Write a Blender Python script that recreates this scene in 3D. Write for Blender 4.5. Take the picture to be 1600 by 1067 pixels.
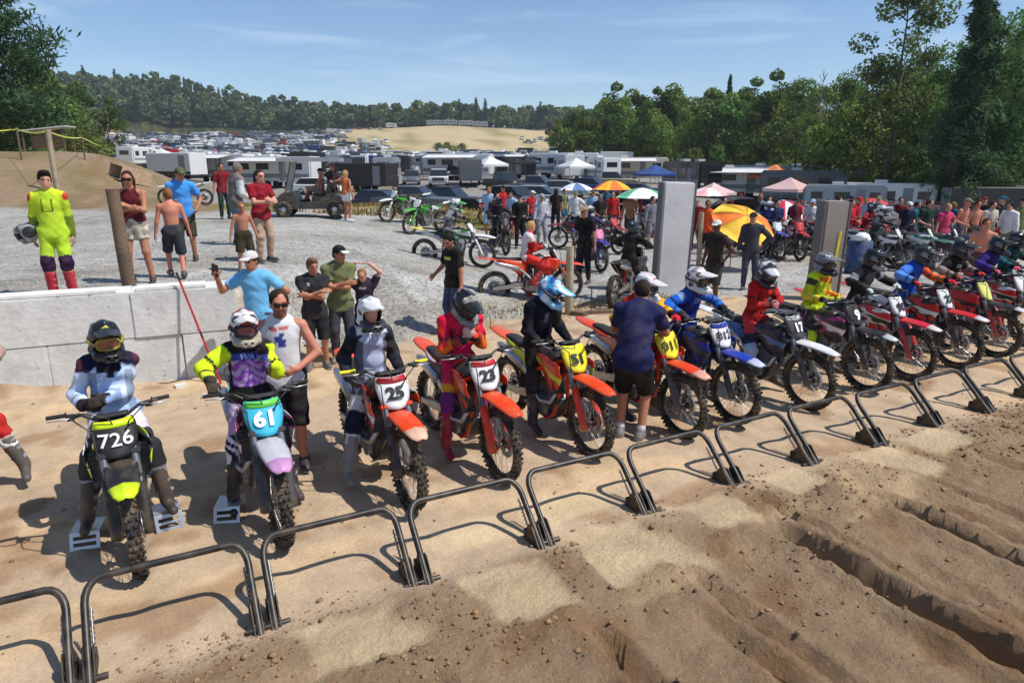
import bpy, bmesh, math, random
import numpy as np
from math import radians, sin, cos, pi
from mathutils import Vector, Matrix, Quaternion

for o in list(bpy.data.objects):
    bpy.data.objects.remove(o)
scene = bpy.context.scene
COL = scene.collection
random.seed(7)
RNG = np.random.default_rng(11)

# ------------------------------------------------------------------ camera
CAMP = np.array([0.596, -4.041, 2.82])
FOC = 1067.0
PITCH = math.atan2(283.0, FOC)
FWD0 = np.array([.474, .880, 0.]); FWD0 /= np.linalg.norm(FWD0)
RIGHT = np.array([FWD0[1], -FWD0[0], 0.])
cam_data = bpy.data.cameras.new('camera')
cam_data.sensor_width = 36.0
cam_data.lens = 36.0 * FOC / 1600.0
cam_data.clip_start = 0.05
cam_data.clip_end = 6000.0
cam = bpy.data.objects.new('camera', cam_data)
COL.objects.link(cam)
cam.location = CAMP
yaw = math.atan2(-FWD0[0], FWD0[1])
cam.rotation_euler = (pi / 2 - PITCH, 0, yaw)
scene.camera = cam

# ------------------------------------------------------------------ sky and sun
SUN = np.array([.47, -.44, 1.0]); SUN /= np.linalg.norm(SUN)
SUN_EL = math.asin(SUN[2]); SUN_ROT = math.atan2(SUN[0], SUN[1])
world = bpy.data.worlds.new('World'); scene.world = world
world.use_nodes = True
wn = world.node_tree; wn.nodes.clear()
w_out = wn.nodes.new('ShaderNodeOutputWorld')
w_bg = wn.nodes.new('ShaderNodeBackground')
w_sky = wn.nodes.new('ShaderNodeTexSky'); w_sky.sky_type = 'NISHITA'
w_sky.sun_disc = False
w_sky.sun_elevation = SUN_EL; w_sky.sun_rotation = SUN_ROT
w_sky.altitude = 200; w_sky.air_density = 0.95; w_sky.dust_density = 0.0; w_sky.ozone_density = 5.0
# thin cirrus drawn over the clear sky, spread over the whole dome
w_tc = wn.nodes.new('ShaderNodeTexCoord')
w_map = wn.nodes.new('ShaderNodeMapping'); w_map.inputs['Scale'].default_value = (2.2, 1.2, 15.0)
w_map.inputs['Rotation'].default_value = (0.05, 0.06, 0.3)
w_noise = wn.nodes.new('ShaderNodeTexNoise'); w_noise.inputs['Scale'].default_value = 1.7
w_noise.inputs['Detail'].default_value = 6; w_noise.inputs['Roughness'].default_value = .5; w_noise.inputs['Distortion'].default_value = .5
w_ramp = wn.nodes.new('ShaderNodeValToRGB')
w_ramp.color_ramp.elements[0].position = .51; w_ramp.color_ramp.elements[0].color = (0, 0, 0, 1)
w_ramp.color_ramp.elements[1].position = .86; w_ramp.color_ramp.elements[1].color = (.50, .50, .50, 1)
w_mix = wn.nodes.new('ShaderNodeMixRGB'); w_mix.inputs['Color2'].default_value = (7.0, 8.0, 9.2, 1)
wn.links.new(w_tc.outputs['Generated'], w_map.inputs['Vector'])
wn.links.new(w_map.outputs['Vector'], w_noise.inputs['Vector'])
wn.links.new(w_noise.outputs['Fac'], w_ramp.inputs['Fac'])
wn.links.new(w_ramp.outputs['Color'], w_mix.inputs['Fac'])
wn.links.new(w_sky.outputs['Color'], w_mix.inputs['Color1'])
wn.links.new(w_mix.outputs['Color'], w_bg.inputs['Color'])
w_bg.inputs['Strength'].default_value = 0.14
wn.links.new(w_bg.outputs['Background'], w_out.inputs['Surface'])

sun_data = bpy.data.lights.new('sun', 'SUN')
sun_data.energy = 5.0; sun_data.angle = radians(.53); sun_data.color = (1.0, .955, .88)
sun = bpy.data.objects.new('sun', sun_data); COL.objects.link(sun)
sun.rotation_euler = Vector(SUN).to_track_quat('Z', 'Y').to_euler()
sun.location = (20, -25, 40)

scene.view_settings.view_transform = 'Standard'
scene.view_settings.look = 'None'
scene.view_settings.exposure = -0.08
scene.view_settings.gamma = 1.0
scene.render.engine = 'CYCLES'
scene.cycles.use_denoising = True
scene.cycles.max_bounces = 6
scene.cycles.diffuse_bounces = 3
scene.cycles.glossy_bounces = 3
scene.cycles.transparent_max_bounces = 12

# ------------------------------------------------------------------ helpers
def lin(c):
    """sRGB 0-255 tuple -> linear"""
    out = []
    for v in c[:3]:
        v = v / 255.0
        out.append(v / 12.92 if v <= .04045 else ((v + .055) / 1.055) ** 2.4)
    return tuple(out)

MATS = {}
def mat(name, color, rough=.6, metal=0.0, var=.12, scale=6.0, spec=.4, coat=0.0, dust=0.0, bump=0.0, bscale=40.0):
    """plain procedural material: base colour with noise variation, optional sand dust and relief"""
    if name in MATS: return MATS[name]
    m = bpy.data.materials.new(name); m.use_nodes = True
    nt = m.node_tree; b = nt.nodes['Principled BSDF']
    b.inputs['Roughness'].default_value = rough; b.inputs['Metallic'].default_value = metal
    b.inputs['Specular IOR Level'].default_value = spec
    if coat: b.inputs['Coat Weight'].default_value = coat
    tc = nt.nodes.new('ShaderNodeTexCoord')
    n = nt.nodes.new('ShaderNodeTexNoise'); n.inputs['Scale'].default_value = scale; n.inputs['Detail'].default_value = 5
    nt.links.new(tc.outputs['Object'], n.inputs['Vector'])
    hsv = nt.nodes.new('ShaderNodeHueSaturation'); hsv.inputs['Color'].default_value = (*color[:3], 1)
    mr = nt.nodes.new('ShaderNodeMapRange'); mr.inputs['From Min'].default_value = .3; mr.inputs['From Max'].default_value = .7
    mr.inputs['To Min'].default_value = 1 - var; mr.inputs['To Max'].default_value = 1 + var
    nt.links.new(n.outputs['Fac'], mr.inputs['Value']); nt.links.new(mr.outputs['Result'], hsv.inputs['Value'])
    last = hsv.outputs['Color']
    if dust > 0:
        n2 = nt.nodes.new('ShaderNodeTexNoise'); n2.inputs['Scale'].default_value = 9; n2.inputs['Detail'].default_value = 7
        nt.links.new(tc.outputs['Object'], n2.inputs['Vector'])
        r = nt.nodes.new('ShaderNodeMapRange'); r.inputs['From Min'].default_value = .4; r.inputs['From Max'].default_value = .75
        r.inputs['To Max'].default_value = dust
        nt.links.new(n2.outputs['Fac'], r.inputs['Value'])
        mx = nt.nodes.new('ShaderNodeMixRGB'); mx.inputs['Color2'].default_value = (.33, .23, .14, 1)
        nt.links.new(r.outputs['Result'], mx.inputs['Fac']); nt.links.new(last, mx.inputs['Color1'])
        last = mx.outputs['Color']
    nt.links.new(last, b.inputs['Base Color'])
    if bump > 0:
        nb = nt.nodes.new('ShaderNodeTexNoise'); nb.inputs['Scale'].default_value = bscale; nb.inputs['Detail'].default_value = 6
        nt.links.new(tc.outputs['Object'], nb.inputs['Vector'])
        bp = nt.nodes.new('ShaderNodeBump'); bp.inputs['Strength'].default_value = bump; bp.inputs['Distance'].default_value = .02
        nt.links.new(nb.outputs['Fac'], bp.inputs['Height']); nt.links.new(bp.outputs['Normal'], b.inputs['Normal'])
    MATS[name] = m
    return m

def graphic_mat(name, c1, c2, c3=None, scale=5.0, thr=.52, rough=.35, dust=.25, stretch=(.55, 1, 2.6), off=0.0):
    """printed plastic: hard-edged patches of two or three colours"""
    if name in MATS: return MATS[name]
    m = bpy.data.materials.new(name); m.use_nodes = True
    nt = m.node_tree; b = nt.nodes['Principled BSDF']; b.inputs['Roughness'].default_value = rough
    tc = nt.nodes.new('ShaderNodeTexCoord'); mp = nt.nodes.new('ShaderNodeMapping')
    mp.inputs['Scale'].default_value = stretch; mp.inputs['Rotation'].default_value = (.1, .35, .1); mp.inputs['Location'].default_value = (off, off * .7, off * .3)
    nt.links.new(tc.outputs['Object'], mp.inputs['Vector'])
    n = nt.nodes.new('ShaderNodeTexNoise'); n.inputs['Scale'].default_value = scale; n.inputs['Detail'].default_value = 0.6
    nt.links.new(mp.outputs['Vector'], n.inputs['Vector'])
    cr = nt.nodes.new('ShaderNodeValToRGB'); cr.color_ramp.interpolation = 'CONSTANT'
    cr.color_ramp.elements[0].color = (*c1, 1); cr.color_ramp.elements[1].position = thr; cr.color_ramp.elements[1].color = (*c2, 1)
    if c3 is not None:
        e = cr.color_ramp.elements.new(thr + .07); e.color = (*c3, 1)
    nt.links.new(n.outputs['Fac'], cr.inputs['Fac'])
    n2 = nt.nodes.new('ShaderNodeTexNoise'); n2.inputs['Scale'].default_value = 8; n2.inputs['Detail'].default_value = 8
    nt.links.new(tc.outputs['Object'], n2.inputs['Vector'])
    r = nt.nodes.new('ShaderNodeMapRange'); r.inputs['From Min'].default_value = .42; r.inputs['From Max'].default_value = .8; r.inputs['To Max'].default_value = dust
    nt.links.new(n2.outputs['Fac'], r.inputs['Value'])
    mx = nt.nodes.new('ShaderNodeMixRGB'); mx.inputs['Color2'].default_value = (.33, .23, .14, 1)
    nt.links.new(r.outputs['Result'], mx.inputs['Fac']); nt.links.new(cr.outputs['Color'], mx.inputs['Color1'])
    nt.links.new(mx.outputs['Color'], b.inputs['Base Color'])
    MATS[name] = m
    return m

def attr_mat(name, rough=.75, spec=.25, var=.12, bump=.25, bscale=60.0, dust=0.0):
    """cloth, skin or leather: colour comes from the mesh's own dye attribute 'col'"""
    if name in MATS: return MATS[name]
    m = bpy.data.materials.new(name); m.use_nodes = True
    nt = m.node_tree; b = nt.nodes['Principled BSDF']; b.inputs['Roughness'].default_value = rough
    b.inputs['Specular IOR Level'].default_value = spec
    at_ = nt.nodes.new('ShaderNodeAttribute'); at_.attribute_name = 'col'
    tc = nt.nodes.new('ShaderNodeTexCoord')
    n = nt.nodes.new('ShaderNodeTexNoise'); n.inputs['Scale'].default_value = 7; n.inputs['Detail'].default_value = 6
    nt.links.new(tc.outputs['Object'], n.inputs['Vector'])
    hsv = nt.nodes.new('ShaderNodeHueSaturation')
    mr = nt.nodes.new('ShaderNodeMapRange'); mr.inputs['From Min'].default_value = .3; mr.inputs['From Max'].default_value = .7
    mr.inputs['To Min'].default_value = 1 - var; mr.inputs['To Max'].default_value = 1 + var
    nt.links.new(n.outputs['Fac'], mr.inputs['Value']); nt.links.new(mr.outputs['Result'], hsv.inputs['Value'])
    nt.links.new(at_.outputs['Color'], hsv.inputs['Color'])
    n2 = nt.nodes.new('ShaderNodeTexNoise'); n2.inputs['Scale'].default_value = 3.2; n2.inputs['Detail'].default_value = 9; n2.inputs['Roughness'].default_value = .65
    nt.links.new(tc.outputs['Object'], n2.inputs['Vector'])
    r2 = nt.nodes.new('ShaderNodeMapRange'); r2.inputs['From Min'].default_value = .45; r2.inputs['From Max'].default_value = .8; r2.inputs['To Max'].default_value = dust
    nt.links.new(n2.outputs['Fac'], r2.inputs['Value'])
    mx = nt.nodes.new('ShaderNodeMixRGB'); mx.inputs['Color2'].default_value = (.30, .21, .13, 1); nt.links.new(r2.outputs['Result'], mx.inputs['Fac']); nt.links.new(hsv.outputs['Color'], mx.inputs['Color1']); nt.links.new(mx.outputs['Color'], b.inputs['Base Color'])
    if bump:
        nb = nt.nodes.new('ShaderNodeTexNoise'); nb.inputs['Scale'].default_value = bscale; nb.inputs['Detail'].default_value = 5
        nt.links.new(tc.outputs['Object'], nb.inputs['Vector'])
        bp = nt.nodes.new('ShaderNodeBump'); bp.inputs['Strength'].default_value = bump; bp.inputs['Distance'].default_value = .01
        nt.links.new(nb.outputs['Fac'], bp.inputs['Height']); nt.links.new(bp.outputs['Normal'], b.inputs['Normal'])
    MATS[name] = m
    return m

CLOTH = attr_mat('cloth', .85, .15, .16, .35, 26, dust=.28)
SKIN = attr_mat('skin', .55, .35, .07, .08, 90)
LEATHER = attr_mat('boot_leather', .5, .4, .15, .2, 50, dust=.5)

def mesh_np(name, V, Q, smooth=True, cols=None):
    """mesh from numpy verts and an (n,4) or (n,3) face array"""
    me = bpy.data.meshes.new(name)
    V = np.ascontiguousarray(V, np.float32); Q = np.ascontiguousarray(Q, np.int32)
    k = Q.shape[1]; n = len(Q)
    me.vertices.add(len(V)); me.vertices.foreach_set('co', V.ravel())
    me.loops.add(n * k); me.loops.foreach_set('vertex_index', Q.ravel())
    me.polygons.add(n); me.polygons.foreach_set('loop_start', np.arange(0, n * k, k, dtype=np.int32))
    me.polygons.foreach_set('loop_total', np.full(n, k, np.int32))
    if smooth: me.polygons.foreach_set('use_smooth', np.ones(n, bool))
    if cols is not None:
        a = me.color_attributes.new('col', 'FLOAT_COLOR', 'POINT')
        a.data.foreach_set('color', np.ascontiguousarray(np.c_[cols, np.ones(len(cols))], np.float32).ravel())
    me.update(calc_edges=True)
    return me

def ob(name, me, parent=None, m=None):
    """link a mesh as an object; materials sit on the object so that alike things can share mesh data"""
    o = bpy.data.objects.new(name, me); COL.objects.link(o)
    if parent is not None: o.parent = parent
    if m is not None:
        ms = m if isinstance(m, (list, tuple)) else [m]
        while len(me.materials) < len(ms): me.materials.append(ms[len(me.materials)])
        for i, mm in enumerate(ms):
            if me.materials[i] != mm:
                o.material_slots[i].link = 'OBJECT'; o.material_slots[i].material = mm
    return o

def empty(name, loc=(0, 0, 0), rz=0.0, label=None, cat=None, group=None):
    o = bpy.data.objects.new(name, None); COL.objects.link(o)
    o.location = loc; o.rotation_euler = (0, 0, rz); o.empty_display_size = .1
    return tag(o, label, cat, group)

def tag(o, label=None, cat=None, group=None, kind=None):
    if label: o['label'] = label
    if cat:
        o['category'] = cat
        if not kind: o['kind'] = 'thing'
    if group: o['group'] = group
    if kind: o['kind'] = kind
    return o

def copy_tree(o, parent=None):
    c = o.copy(); COL.objects.link(c); c.parent = parent
    for ch in o.children:
        d = ch.copy(); COL.objects.link(d); d.parent = c
        for g in ch.children:
            e = g.copy(); COL.objects.link(e); e.parent = d
    return c

class MB:
    """collects simple shapes into one mesh"""
    def __init__(s): s.v = []; s.f = []; s.mi = []; s.sm = []
    def add(s, V, F, mi=0, smooth=False):
        b = len(s.v); s.v.extend([tuple(map(float, p)) for p in V])
        for f in F:
            s.f.append(tuple(b + i for i in f)); s.mi.append(mi); s.sm.append(smooth)
        return s
    def box(s, c, d, R=None, mi=0, taper=1.0):
        c = Vector(c); hx, hy, hz = d[0] / 2, d[1] / 2, d[2] / 2
        P = []
        for z in (-1, 1):
            t = taper if z > 0 else 1.0
            for x, y in ((-1, -1), (1, -1), (1, 1), (-1, 1)):
                p = Vector((x * hx * t, y * hy * t, z * hz))
                if R is not None: p = R @ p
                P.append(c + p)
        return s.add(P, [(3, 2, 1, 0), (4, 5, 6, 7), (0, 1, 5, 4), (1, 2, 6, 5), (2, 3, 7, 6), (3, 0, 4, 7)], mi)
    def cyl(s, a, b, r0, r1=None, n=12, mi=0, cap=True, smooth=True):
        r1 = r0 if r1 is None else r1
        a = Vector(a); b = Vector(b); d = (b - a)
        if d.length < 1e-9: return s
        q = d.to_track_quat('Z', 'Y'); P = []
        for c, r in ((a, r0), (b, r1)):
            for i in range(n):
                t = 2 * pi * i / n
                P.append(c + q @ Vector((r * cos(t), r * sin(t), 0)))
        s.add(P, [(i, (i + 1) % n, n + (i + 1) % n, n + i) for i in range(n)], mi, smooth)
        if cap:
            s.add(P[:n], [tuple(range(n - 1, -1, -1))], mi); s.add(P[n:], [tuple(range(n))], mi)
        return s
    def tube(s, pts, r, n=8, mi=0, cap=True):
        pts = [Vector(p) for p in pts]; rs = r if isinstance(r, (list, tuple)) else [r] * len(pts)
        up = None; P = []; m = len(pts)
        for i, p in enumerate(pts):
            t = (pts[min(i + 1, m - 1)] - pts[max(i - 1, 0)]).normalized()
            if up is None:
                up = Vector((0, 0, 1)) if abs(t.z) < .9 else Vector((1, 0, 0))
            u = (up - t * up.dot(t))
            if u.length < 1e-5: u = t.orthogonal()
            u.normalize(); w = t.cross(u); up = u
            for k in range(n):
                a = 2 * pi * k / n
                P.append(p + (u * cos(a) + w * sin(a)) * rs[i])
        F = []
        for i in range(m - 1):
            for k in range(n):
                F.append((i * n + k, i * n + (k + 1) % n, (i + 1) * n + (k + 1) % n, (i + 1) * n + k))
        s.add(P, F, mi, True)
        if cap:
            s.add(P[:n], [tuple(range(n - 1, -1, -1))], mi); s.add(P[-n:], [tuple(range(n))], mi)
        return s
    def lathe(s, prof, c, axis=(0, 1, 0), n=32, mi=0, closed=True):
        """prof: list of (radius, offset along axis)"""
        ax = Vector(axis).normalized(); u = ax.orthogonal().normalized(); w = ax.cross(u); c = Vector(c); P = []
        for r, o in prof:
            for k in range(n):
                a = 2 * pi * k / n
                P.append(c + ax * o + (u * cos(a) + w * sin(a)) * r)
        m = len(prof); F = []
        for i in range(m if closed else m - 1):
            j = (i + 1) % m
            for k in range(n):
                F.append((i * n + k, i * n + (k + 1) % n, j * n + (k + 1) % n, j * n + k))
        return s.add(P, F, mi, True)
    def loft(s, secs, mi=0, closed=False, cap=False, smooth=True):
        """secs: list of equal-length point lists"""
        n = len(secs[0]); P = [p for q in secs for p in q]; F = []
        for i in range(len(secs) - 1):
            for k in range(n if closed else n - 1):
                F.append((i * n + k, i * n + (k + 1) % n, (i + 1) * n + (k + 1) % n, (i + 1) * n + k))
        s.add(P, F, mi, smooth)
        if cap:
            s.add(secs[0], [tuple(range(n - 1, -1, -1))], mi); s.add(secs[-1], [tuple(range(n))], mi)
        return s
    def plate(s, pts, thick, nrm, mi=0):
        """flat polygon with thickness"""
        nrm = Vector(nrm).normalized() * thick; pts = [Vector(p) for p in pts]; n = len(pts)
        P = pts + [p - nrm for p in pts]
        F = [tuple(range(n)), tuple(range(2 * n - 1, n - 1, -1))] + [(i, n + i, n + (i + 1) % n, (i + 1) % n) for i in range(n)]
        return s.add(P, F, mi)
    def sphere(s, c, r, n=10, mi=0, sc=(1, 1, 1)):
        P = []; F = []; m = n // 2 + 1
        for i in range(m + 1):
            th = pi * i / m
            for k in range(n):
                a = 2 * pi * k / n
                P.append((c[0] + r * sc[0] * sin(th) * cos(a), c[1] + r * sc[1] * sin(th) * sin(a), c[2] + r * sc[2] * cos(th)))
        for i in range(m):
            for k in range(n):
                F.append((i * n + k, (i + 1) * n + k, (i + 1) * n + (k + 1) % n, i * n + (k + 1) % n))
        return s.add(P, F, mi, True)
    def mesh(s, name):
        me = bpy.data.meshes.new(name); me.from_pydata(s.v, [], s.f)
        me.polygons.foreach_set('use_smooth', s.sm); me.polygons.foreach_set('material_index', s.mi)
        me.update(); return me
    def fix(s, name, weld=True):
        """mesh with welded points and outward normals"""
        me = s.mesh(name); bm = bmesh.new(); bm.from_mesh(me)
        if weld: bmesh.ops.remove_doubles(bm, verts=bm.verts, dist=1e-5)
        bmesh.ops.recalc_face_normals(bm, faces=bm.faces)
        bm.to_mesh(me); bm.free(); me.update(); return me

def slab(pts_rows, t):
    """closed shell from a grid of points: offset along the grid normal by t"""
    A = np.array(pts_rows, float); du = np.gradient(A, axis=0); dv = np.gradient(A, axis=1)
    N = np.cross(du, dv); N /= (np.linalg.norm(N, axis=2, keepdims=True) + 1e-12)
    B = A - N * t; m, n, _ = A.shape
    P = list(A.reshape(-1, 3)) + list(B.reshape(-1, 3)); o = m * n; F = []
    for i in range(m - 1):
        for j in range(n - 1):
            a, b, c, d = i * n + j, i * n + j + 1, (i + 1) * n + j + 1, (i + 1) * n + j
            F.append((a, d, c, b)); F.append((o + a, o + b, o + c, o + d))
    for i in range(m - 1):
        for j in (0, n - 1):
            a, d = i * n + j, (i + 1) * n + j; F.append((a, d, o + d, o + a))
    for j in range(n - 1):
        for i in (0, m - 1):
            a, b = i * n + j, i * n + j + 1; F.append((a, b, o + b, o + a))
    return P, F

_fc = {}
def text_mesh(s, size=.1, extrude=.001, shear=0.0, bold=.0):
    key = (s, size, extrude, shear, bold)
    if key in _fc: return _fc[key]
    cu = bpy.data.curves.new('txt', 'FONT'); cu.body = s; cu.size = size; cu.extrude = extrude; cu.shear = shear; cu.offset = bold
    cu.align_x = 'CENTER'; cu.align_y = 'CENTER'; cu.resolution_u = 3
    o = bpy.data.objects.new('txt', cu)
    sc2 = bpy.data.scenes.get('text_bench') or bpy.data.scenes.new('text_bench')
    sc2.collection.objects.link(o)
    dg = sc2.view_layers[0].depsgraph if False else None
    with bpy.context.temp_override(scene=sc2, view_layer=sc2.view_layers[0]):
        sc2.view_layers[0].update()
        dg = bpy.context.evaluated_depsgraph_get()
        me = bpy.data.meshes.new_from_object(o.evaluated_get(dg))
    sc2.collection.objects.unlink(o); bpy.data.objects.remove(o)
    _fc[key] = me
    return me
# ------------------------------------------------------------------ implicit surfaces for bodies, clothes and helmets
def V3(*a): return np.array(a, float)
def nrm(v): v = np.asarray(v, float); return v / (np.linalg.norm(v) + 1e-12)

class Cone:
    """round cone a->b; flat=(axis, s) squeezes it along an axis; cut=(lo,hi) trims it square at those fractions"""
    def __init__(s, lab, a, b, ra, rb, flat=None, cut=None, k=.02):
        s.lab = lab; s.a = np.asarray(a, float); s.b = np.asarray(b, float); s.ra = ra; s.rb = rb; s.flat = flat; s.cut = cut; s.k = k
        s.ba = s.b - s.a; s.L2 = max(s.ba @ s.ba, 1e-9)
        R = max(ra, rb); s.lo = np.minimum(s.a, s.b) - R; s.hi = np.maximum(s.a, s.b) + R
    def d(s, P):
        q = P - s.a; tt = (q @ s.ba) / s.L2; t = np.clip(tt, 0, 1)
        q = q - t[..., None] * s.ba; r = s.ra + (s.rb - s.ra) * t
        q2 = (q * q).sum(-1)
        if s.flat is not None:
            n, f = s.flat; qn = q @ n; q2 = q2 + qn * qn * (1 / f ** 2 - 1)
            d = (np.sqrt(q2) - r) * .85
        else: d = np.sqrt(q2) - r
        if s.cut is not None:
            L = math.sqrt(s.L2)
            d = np.maximum(d, (tt - s.cut[1]) * L); d = np.maximum(d, (s.cut[0] - tt) * L)
        return d
    def t(s, P): return ((P - s.a) @ s.ba) / s.L2

class Ell:
    def __init__(s, lab, c, r, R=None, k=.015):
        s.lab = lab; s.c = np.asarray(c, float); s.r = np.asarray(r, float); s.R = np.eye(3) if R is None else R; s.k = k
        m = s.r.max(); s.lo = s.c - m; s.hi = s.c + m
    def d(s, P):
        q = (P - s.c) @ s.R
        k0 = np.sqrt(((q / s.r) ** 2).sum(-1)); k1 = np.sqrt(((q / s.r ** 2) ** 2).sum(-1)) + 1e-9
        return k0 * (k0 - 1) / k1
    def t(s, P): return ((P - s.c) @ s.R)[..., 2] / s.r[2]

class RBox:
    def __init__(s, lab, c, h, R=None, rad=.01, k=.01):
        s.lab = lab; s.c = np.asarray(c, float); s.h = np.asarray(h, float); s.R = np.eye(3) if R is None else R; s.rad = rad; s.k = k
        m = np.linalg.norm(s.h); s.lo = s.c - m; s.hi = s.c + m
    def d(s, P):
        q = np.abs((P - s.c) @ s.R) - (s.h - s.rad)
        return np.sqrt((np.maximum(q, 0) ** 2).sum(-1)) + np.minimum(q.max(-1), 0) - s.rad
    def t(s, P): return ((P - s.c) @ s.R)[..., 2] / s.h[2]

_CE = [((0,0,0),(1,0,0)),((0,1,0),(1,1,0)),((0,0,1),(1,0,1)),((0,1,1),(1,1,1)),((0,0,0),(0,1,0)),((1,0,0),(1,1,0)),((0,0,1),(0,1,1)),((1,0,1),(1,1,1)),
       ((0,0,0),(0,0,1)),((1,0,0),(1,0,1)),((0,1,0),(0,1,1)),((1,1,0),(1,1,1))]
def surface(prims, h, sub=(), wrinkle=0.0, post=None, seed=0.0):
    """surface nets over the smooth union of prims; returns verts, quads"""
    lo = np.min([p.lo for p in prims], 0) - 3 * h - wrinkle; hi = np.max([p.hi for p in prims], 0) + 3 * h + wrinkle
    n = np.ceil((hi - lo) / h).astype(int) + 1
    D = np.full(n, 1.0, np.float32)
    ax = [lo[i] + h * np.arange(n[i]) for i in range(3)]
    def region(p, m):
        a = np.maximum(np.floor((p.lo - m - lo) / h).astype(int), 0); b = np.minimum(np.ceil((p.hi + m - lo) / h).astype(int) + 1, n)
        sl = tuple(slice(a[i], b[i]) for i in range(3))
        if any(b[i] <= a[i] for i in range(3)): return None, None
        G = np.stack(np.meshgrid(ax[0][sl[0]], ax[1][sl[1]], ax[2][sl[2]], indexing='ij'), -1)
        return sl, G
    for p in prims:
        sl, G = region(p, p.k + 2.5 * h + .01)
        if sl is None: continue
        d = p.d(G).astype(np.float32); e = D[sl]; k = p.k
        hh = np.maximum(k - np.abs(d - e), 0) / k
        D[sl] = np.minimum(d, e) - hh * hh * k * .25
    if wrinkle:
        G0, G1, G2 = np.meshgrid(*ax, indexing='ij')
        s = seed
        c1 = G0 * .8 + G1 * .6; c2 = G1 * .8 - G0 * .6
        D += wrinkle * (1.3 * np.sin(38 * G2 + 14 * c1 + s + 2.2 * np.sin(9 * c2 + 7 * G2 + s)) * (.55 + .45 * np.sin(11 * c1 + 8 * c2 + 2 * s)) + .9 * np.sin(27 * c1 - 33 * G2 + 1.7 * s + 2.5 * np.sin(13 * c1 + s)) * (.5 + .5 * np.sin(10 * G2 + 12 * c2 + s)) + .35 * np.sin(71 * c1 + 53 * G2 + 3 * np.sin(19 * c2)) - .35).astype(np.float32)
    for p in sub:
        sl, G = region(p, 3 * h)
        if sl is None: continue
        D[sl] = np.maximum(D[sl], -p.d(G))
    if post is not None: D = post(D, ax)
    S = D < 0
    m = n - 1
    cnt = np.zeros(m, np.int8)
    for i in (0, 1):
        for j in (0, 1):
            for k in (0, 1):
                cnt += S[i:i + m[0], j:j + m[1], k:k + m[2]]
    I = np.argwhere((cnt > 0) & (cnt < 8))
    vid = np.full(m, -1, np.int32); vid[I[:, 0], I[:, 1], I[:, 2]] = np.arange(len(I))
    acc = np.zeros((len(I), 3)); w = np.zeros(len(I))
    for a, b in _CE:
        A = I + np.array(a); B = I + np.array(b)
        da = D[A[:, 0], A[:, 1], A[:, 2]]; db = D[B[:, 0], B[:, 1], B[:, 2]]
        c = (da < 0) != (db < 0)
        t = np.where(c, da / np.where(c, da - db, 1), 0)
        acc += np.where(c[:, None], A + t[:, None] * (B - A), 0); w += c
    V = lo + h * acc / w[:, None]
    Q = []
    for axis in range(3):
        o1, o2 = [(1, 2), (2, 0), (0, 1)][axis]
        s0 = [slice(None)] * 3; s1 = [slice(None)] * 3; s0[axis] = slice(0, -1); s1[axis] = slice(1, None)
        X = np.argwhere(S[tuple(s0)] != S[tuple(s1)])
        X = X[(X[:, o1] > 0) & (X[:, o2] > 0) & (X[:, o1] < m[o1]) & (X[:, o2] < m[o2])]
        if not len(X): continue
        e1 = np.zeros(3, int); e1[o1] = 1; e2 = np.zeros(3, int); e2[o2] = 1
        c = [X - e1 - e2, X - e2, X, X - e1]
        q = np.stack([vid[k[:, 0], k[:, 1], k[:, 2]] for k in c], 1)
        inside = S[X[:, 0], X[:, 1], X[:, 2]]
        q = np.where(inside[:, None], q, q[:, ::-1])
        Q.append(q[(q >= 0).all(1)])
    return V, np.concatenate(Q)

def smooth_verts(V, Q, it=1, f=.5):
    for _ in range(it):
        acc = np.zeros_like(V); w = np.zeros(len(V))
        for i in range(4):
            a = Q[:, i]; b = Q[:, (i + 1) % 4]
            np.add.at(acc, a, V[b]); np.add.at(w, a, 1); np.add.at(acc, b, V[a]); np.add.at(w, b, 1)
        V = V * (1 - f) + f * acc / np.maximum(w, 1)[:, None]
    return V

def nearest(prims, V):
    best = np.full(len(V), 1e9); idx = np.zeros(len(V), int)
    for i, p in enumerate(prims):
        d = p.d(V); c = d < best; best[c] = d[c]; idx[c] = i
    return idx

def paint(prims, V, cfg, default=(.5, .5, .5)):
    """dye per vertex: cfg[label] is a colour or a list of (t_max, colour) bands along that limb"""
    idx = nearest(prims, V); C = np.tile(np.array(default, float), (len(V), 1))
    for i, p in enumerate(prims):
        m = idx == i
        if not m.any(): continue
        c = cfg.get(p.lab, cfg.get(p.lab.rstrip('LR'), None))
        if c is None: continue
        if isinstance(c, list):
            t = p.t(V[m]); col = np.tile(np.array(c[-1][1], float), (m.sum(), 1)); done = np.zeros(m.sum(), bool)
            for tm, cc in c:
                s = (t <= tm) & ~done; col[s] = cc; done |= s
            C[m] = col
        else: C[m] = c
    return C

def garment(name, prims, h, cfg, parent, m, default=(.5, .5, .5), wrinkle=0.0, sub=(), sm=1, extra=None, seed=0.0):
    V, Q = surface(prims, h, sub=sub, wrinkle=wrinkle, seed=seed)
    if sm: V = smooth_verts(V, Q, sm, .4)
    C = paint(prims, V, cfg, default)
    if extra is not None: C = extra(V, C)
    return ob(name, mesh_np(name, V, Q, True, C), parent, m)

# ------------------------------------------------------------------ people
def ik(a, b, l1, l2, pole):
    a = np.asarray(a, float); b = np.asarray(b, float); d = b - a; L = np.linalg.norm(d)
    if L > (l1 + l2) * .998: b = a + d / L * (l1 + l2) * .998; d = b - a; L = np.linalg.norm(d)
    u = d / L; x = (l1 * l1 - l2 * l2 + L * L) / (2 * L); hgt = math.sqrt(max(l1 * l1 - x * x, 0))
    p = np.asarray(pole, float); p = p - u * (p @ u); p = nrm(p)
    return a + u * x + p * hgt, b

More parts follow.
